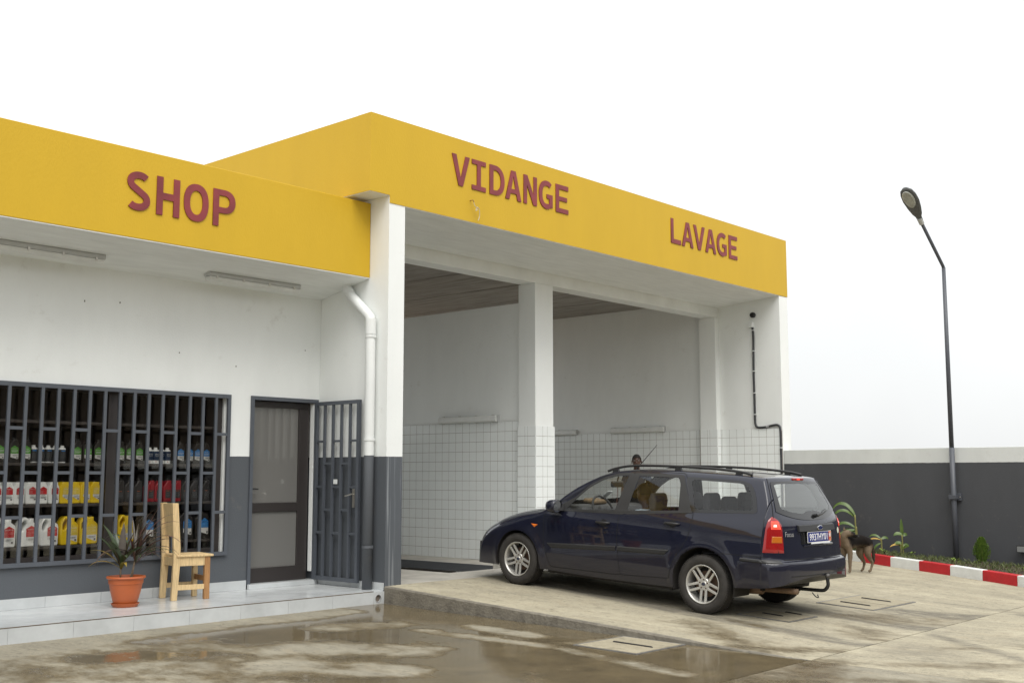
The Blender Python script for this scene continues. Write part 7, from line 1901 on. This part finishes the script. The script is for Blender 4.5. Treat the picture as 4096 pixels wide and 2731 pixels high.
# dog
dog = thing('dog', 'black and tan dog standing behind the car looking back over its shoulder', 'dog', (15.744, 7.548, ramp_z(7.55)), local=True, rot=(0, 0, R(161.8)))
sk = SK()
c0 = sk.chain([((.0, 0, .415), .096, .130)])
sp_ = sk.chain([((-.12, 0, .450), .092, .122), ((-.25, 0, .478), .084, .102), ((-.36, 0, .462), .088, .096), ((-.435, 0, .430), .068, .072)], c0)
tl_ = sk.chain([((-.475, .005, .40), .026), ((-.495, .012, .33), .024), ((-.505, .015, .24), .026), ((-.50, .015, .16), .022), ((-.485, .015, .11), .010)], sp_)
nk = sk.chain([((.075, .005, .475), .070, .088), ((.105, .025, .535), .058, .066)], c0)
hd0 = sk.chain([((.090, .055, .575), .056, .056), ((.062, .082, .578), .052, .050)], nk)
sn = sk.chain([((.022, .108, .556), .038, .036), ((-.018, .130, .536), .027, .026), ((-.045, .145, .526), .019, .018)], hd0)
for k in (-1, 1):
    y = .062 * k
    sk.chain([((.030, y, .36), .056, .07), ((.022, y * 1.05, .27), .038, .043), ((.034, y * 1.05, .17), .028, .03), ((.036, y * 1.05, .085), .022), ((.040, y * 1.05, .035), .021), ((.066, y * 1.05, .018), .022, .015)], c0)
    dx = 0.0 if k > 0 else .015
    sk.chain([((-.355 + dx, y, .37), .062, .098), ((-.315 + dx, y * 1.1, .275), .046, .066), ((-.365 + dx, y * 1.1, .195), .031, .036), ((-.418 + dx, y * 1.1, .138), .023, .024), ((-.395 + dx, y * 1.1, .07), .016), ((-.372 + dx, y * 1.1, .030), .019), ((-.335 + dx, y * 1.1, .017), .021, .015)], sp_ - 1)
dm = skin_mesh(sk.v, sk.e, 'body')
# short coat: fine displacement along normals
for v in dm.vertices:
    v.co += v.normal * (0.004 * mnoise.noise(v.co * 55) + 0.003 * mnoise.noise(v.co * 130))
M_dog, nt_, b_ = nm('black and tan coat')
L = nt_.links; N = nt_.nodes
tc = N.new('ShaderNodeTexCoord'); sp3 = N.new('ShaderNodeSeparateXYZ'); L.new(tc.outputs['Object'], sp3.inputs[0])
mpd = N.new('ShaderNodeMapping'); mpd.inputs['Scale'].default_value = (0.8, 1, 0.35); L.new(tc.outputs['Object'], mpd.inputs['Vector'])
nz_ = N.new('ShaderNodeTexNoise'); nz_.inputs['Scale'].default_value = 60; nz_.inputs['Detail'].default_value = 6; nz_.inputs['Roughness'].default_value = .75; L.new(mpd.outputs[0], nz_.inputs['Vector'])
def mth(op, a, b, clamp=False):
    x = N.new('ShaderNodeMath'); x.operation = op; x.use_clamp = clamp
    for i, q in enumerate((a, b)):
        if isinstance(q, (int, float)): x.inputs[i].default_value = q
        else: L.new(q, x.inputs[i])
    return x.outputs[0]
def mrg(src, a, b, c, d):
    x = N.new('ShaderNodeMapRange'); x.interpolation_type = 'SMOOTHSTEP'
    for i, q in enumerate((a, b, c, d)): x.inputs[i + 1].default_value = q
    L.new(src, x.inputs[0]); return x.outputs[0]
zz = mth('ADD', sp3.outputs['Z'], mth('MULTIPLY', mth('SUBTRACT', nz_.outputs['Fac'], .5), .16))
xx = mth('ADD', sp3.outputs['X'], mth('MULTIPLY', mth('SUBTRACT', nz_.outputs['Fac'], .5), .10))
sad = mth('MULTIPLY', mrg(zz, .34, .42, 0, 1), mrg(xx, .09, .02, 0, 1))
tailm = mth('MULTIPLY', mrg(sp3.outputs['X'], -.455, -.485, 0, .9), mrg(nz_.outputs['Fac'], .3, .6, .4, 1))
blk = mth('MAXIMUM', sad, tailm)
muz = mth('MULTIPLY', mrg(sp3.outputs['Y'], .146, .158, 0, .85), 1.0)
blk = mth('MAXIMUM', blk, mth('MULTIPLY', muz, mrg(sp3.outputs['Z'], .56, .535, 0, 1)))
tan = N.new('ShaderNodeMix'); tan.data_type = 'RGBA'; tan.inputs[6].default_value = (.10, .072, .048, 1); tan.inputs[7].default_value = (.215, .165, .115, 1); L.new(nz_.outputs['Fac'], tan.inputs[0])
mxd = N.new('ShaderNodeMix'); mxd.data_type = 'RGBA'; mxd.inputs[7].default_value = (.011, .009, .008, 1); L.new(blk, mxd.inputs[0]); L.new(tan.outputs[2], mxd.inputs[6])
L.new(mxd.outputs[2], b_.inputs['Base Color']); b_.inputs['Roughness'].default_value = .8; b_.inputs['Specular IOR Level'].default_value = .08
mesh_obj('body', dm, M_dog, dog)
for (bx_, tip, k) in (((.088, .035, .615), (.075, .015, .672), 1), ((.045, .088, .612), (.028, .078, .660), 2), ((.112, .060, .61), (.118, .050, .668), 3)):
    if k == 2: continue
    e_ = MB(); d_ = (Vector(tip) - Vector(bx_)); s_ = Vector((.6, .8, 0)) if k == 1 else Vector((-.4, .9, 0))
    e_.add([Vector(bx_) - s_ * .024, Vector(bx_) + s_ * .024, Vector(tip), Vector(bx_) + d_ * .3 + Vector((.014, -.01, 0))], [(0, 1, 2), (0, 2, 3), (1, 3, 2), (0, 3, 1)])
    e_.build('ear', M_dog, dog)
MB().ell((-.058, .152, .529), .011, .011, .009, 12, 8).build('nose', M_black, dog, smooth=True)
for p_ in ((.030, .128, .594), (.055, .138, .590)): MB().ell(p_, .0075, .0075, .0075, 10, 6).build('eye', M_iris, dog, smooth=True)
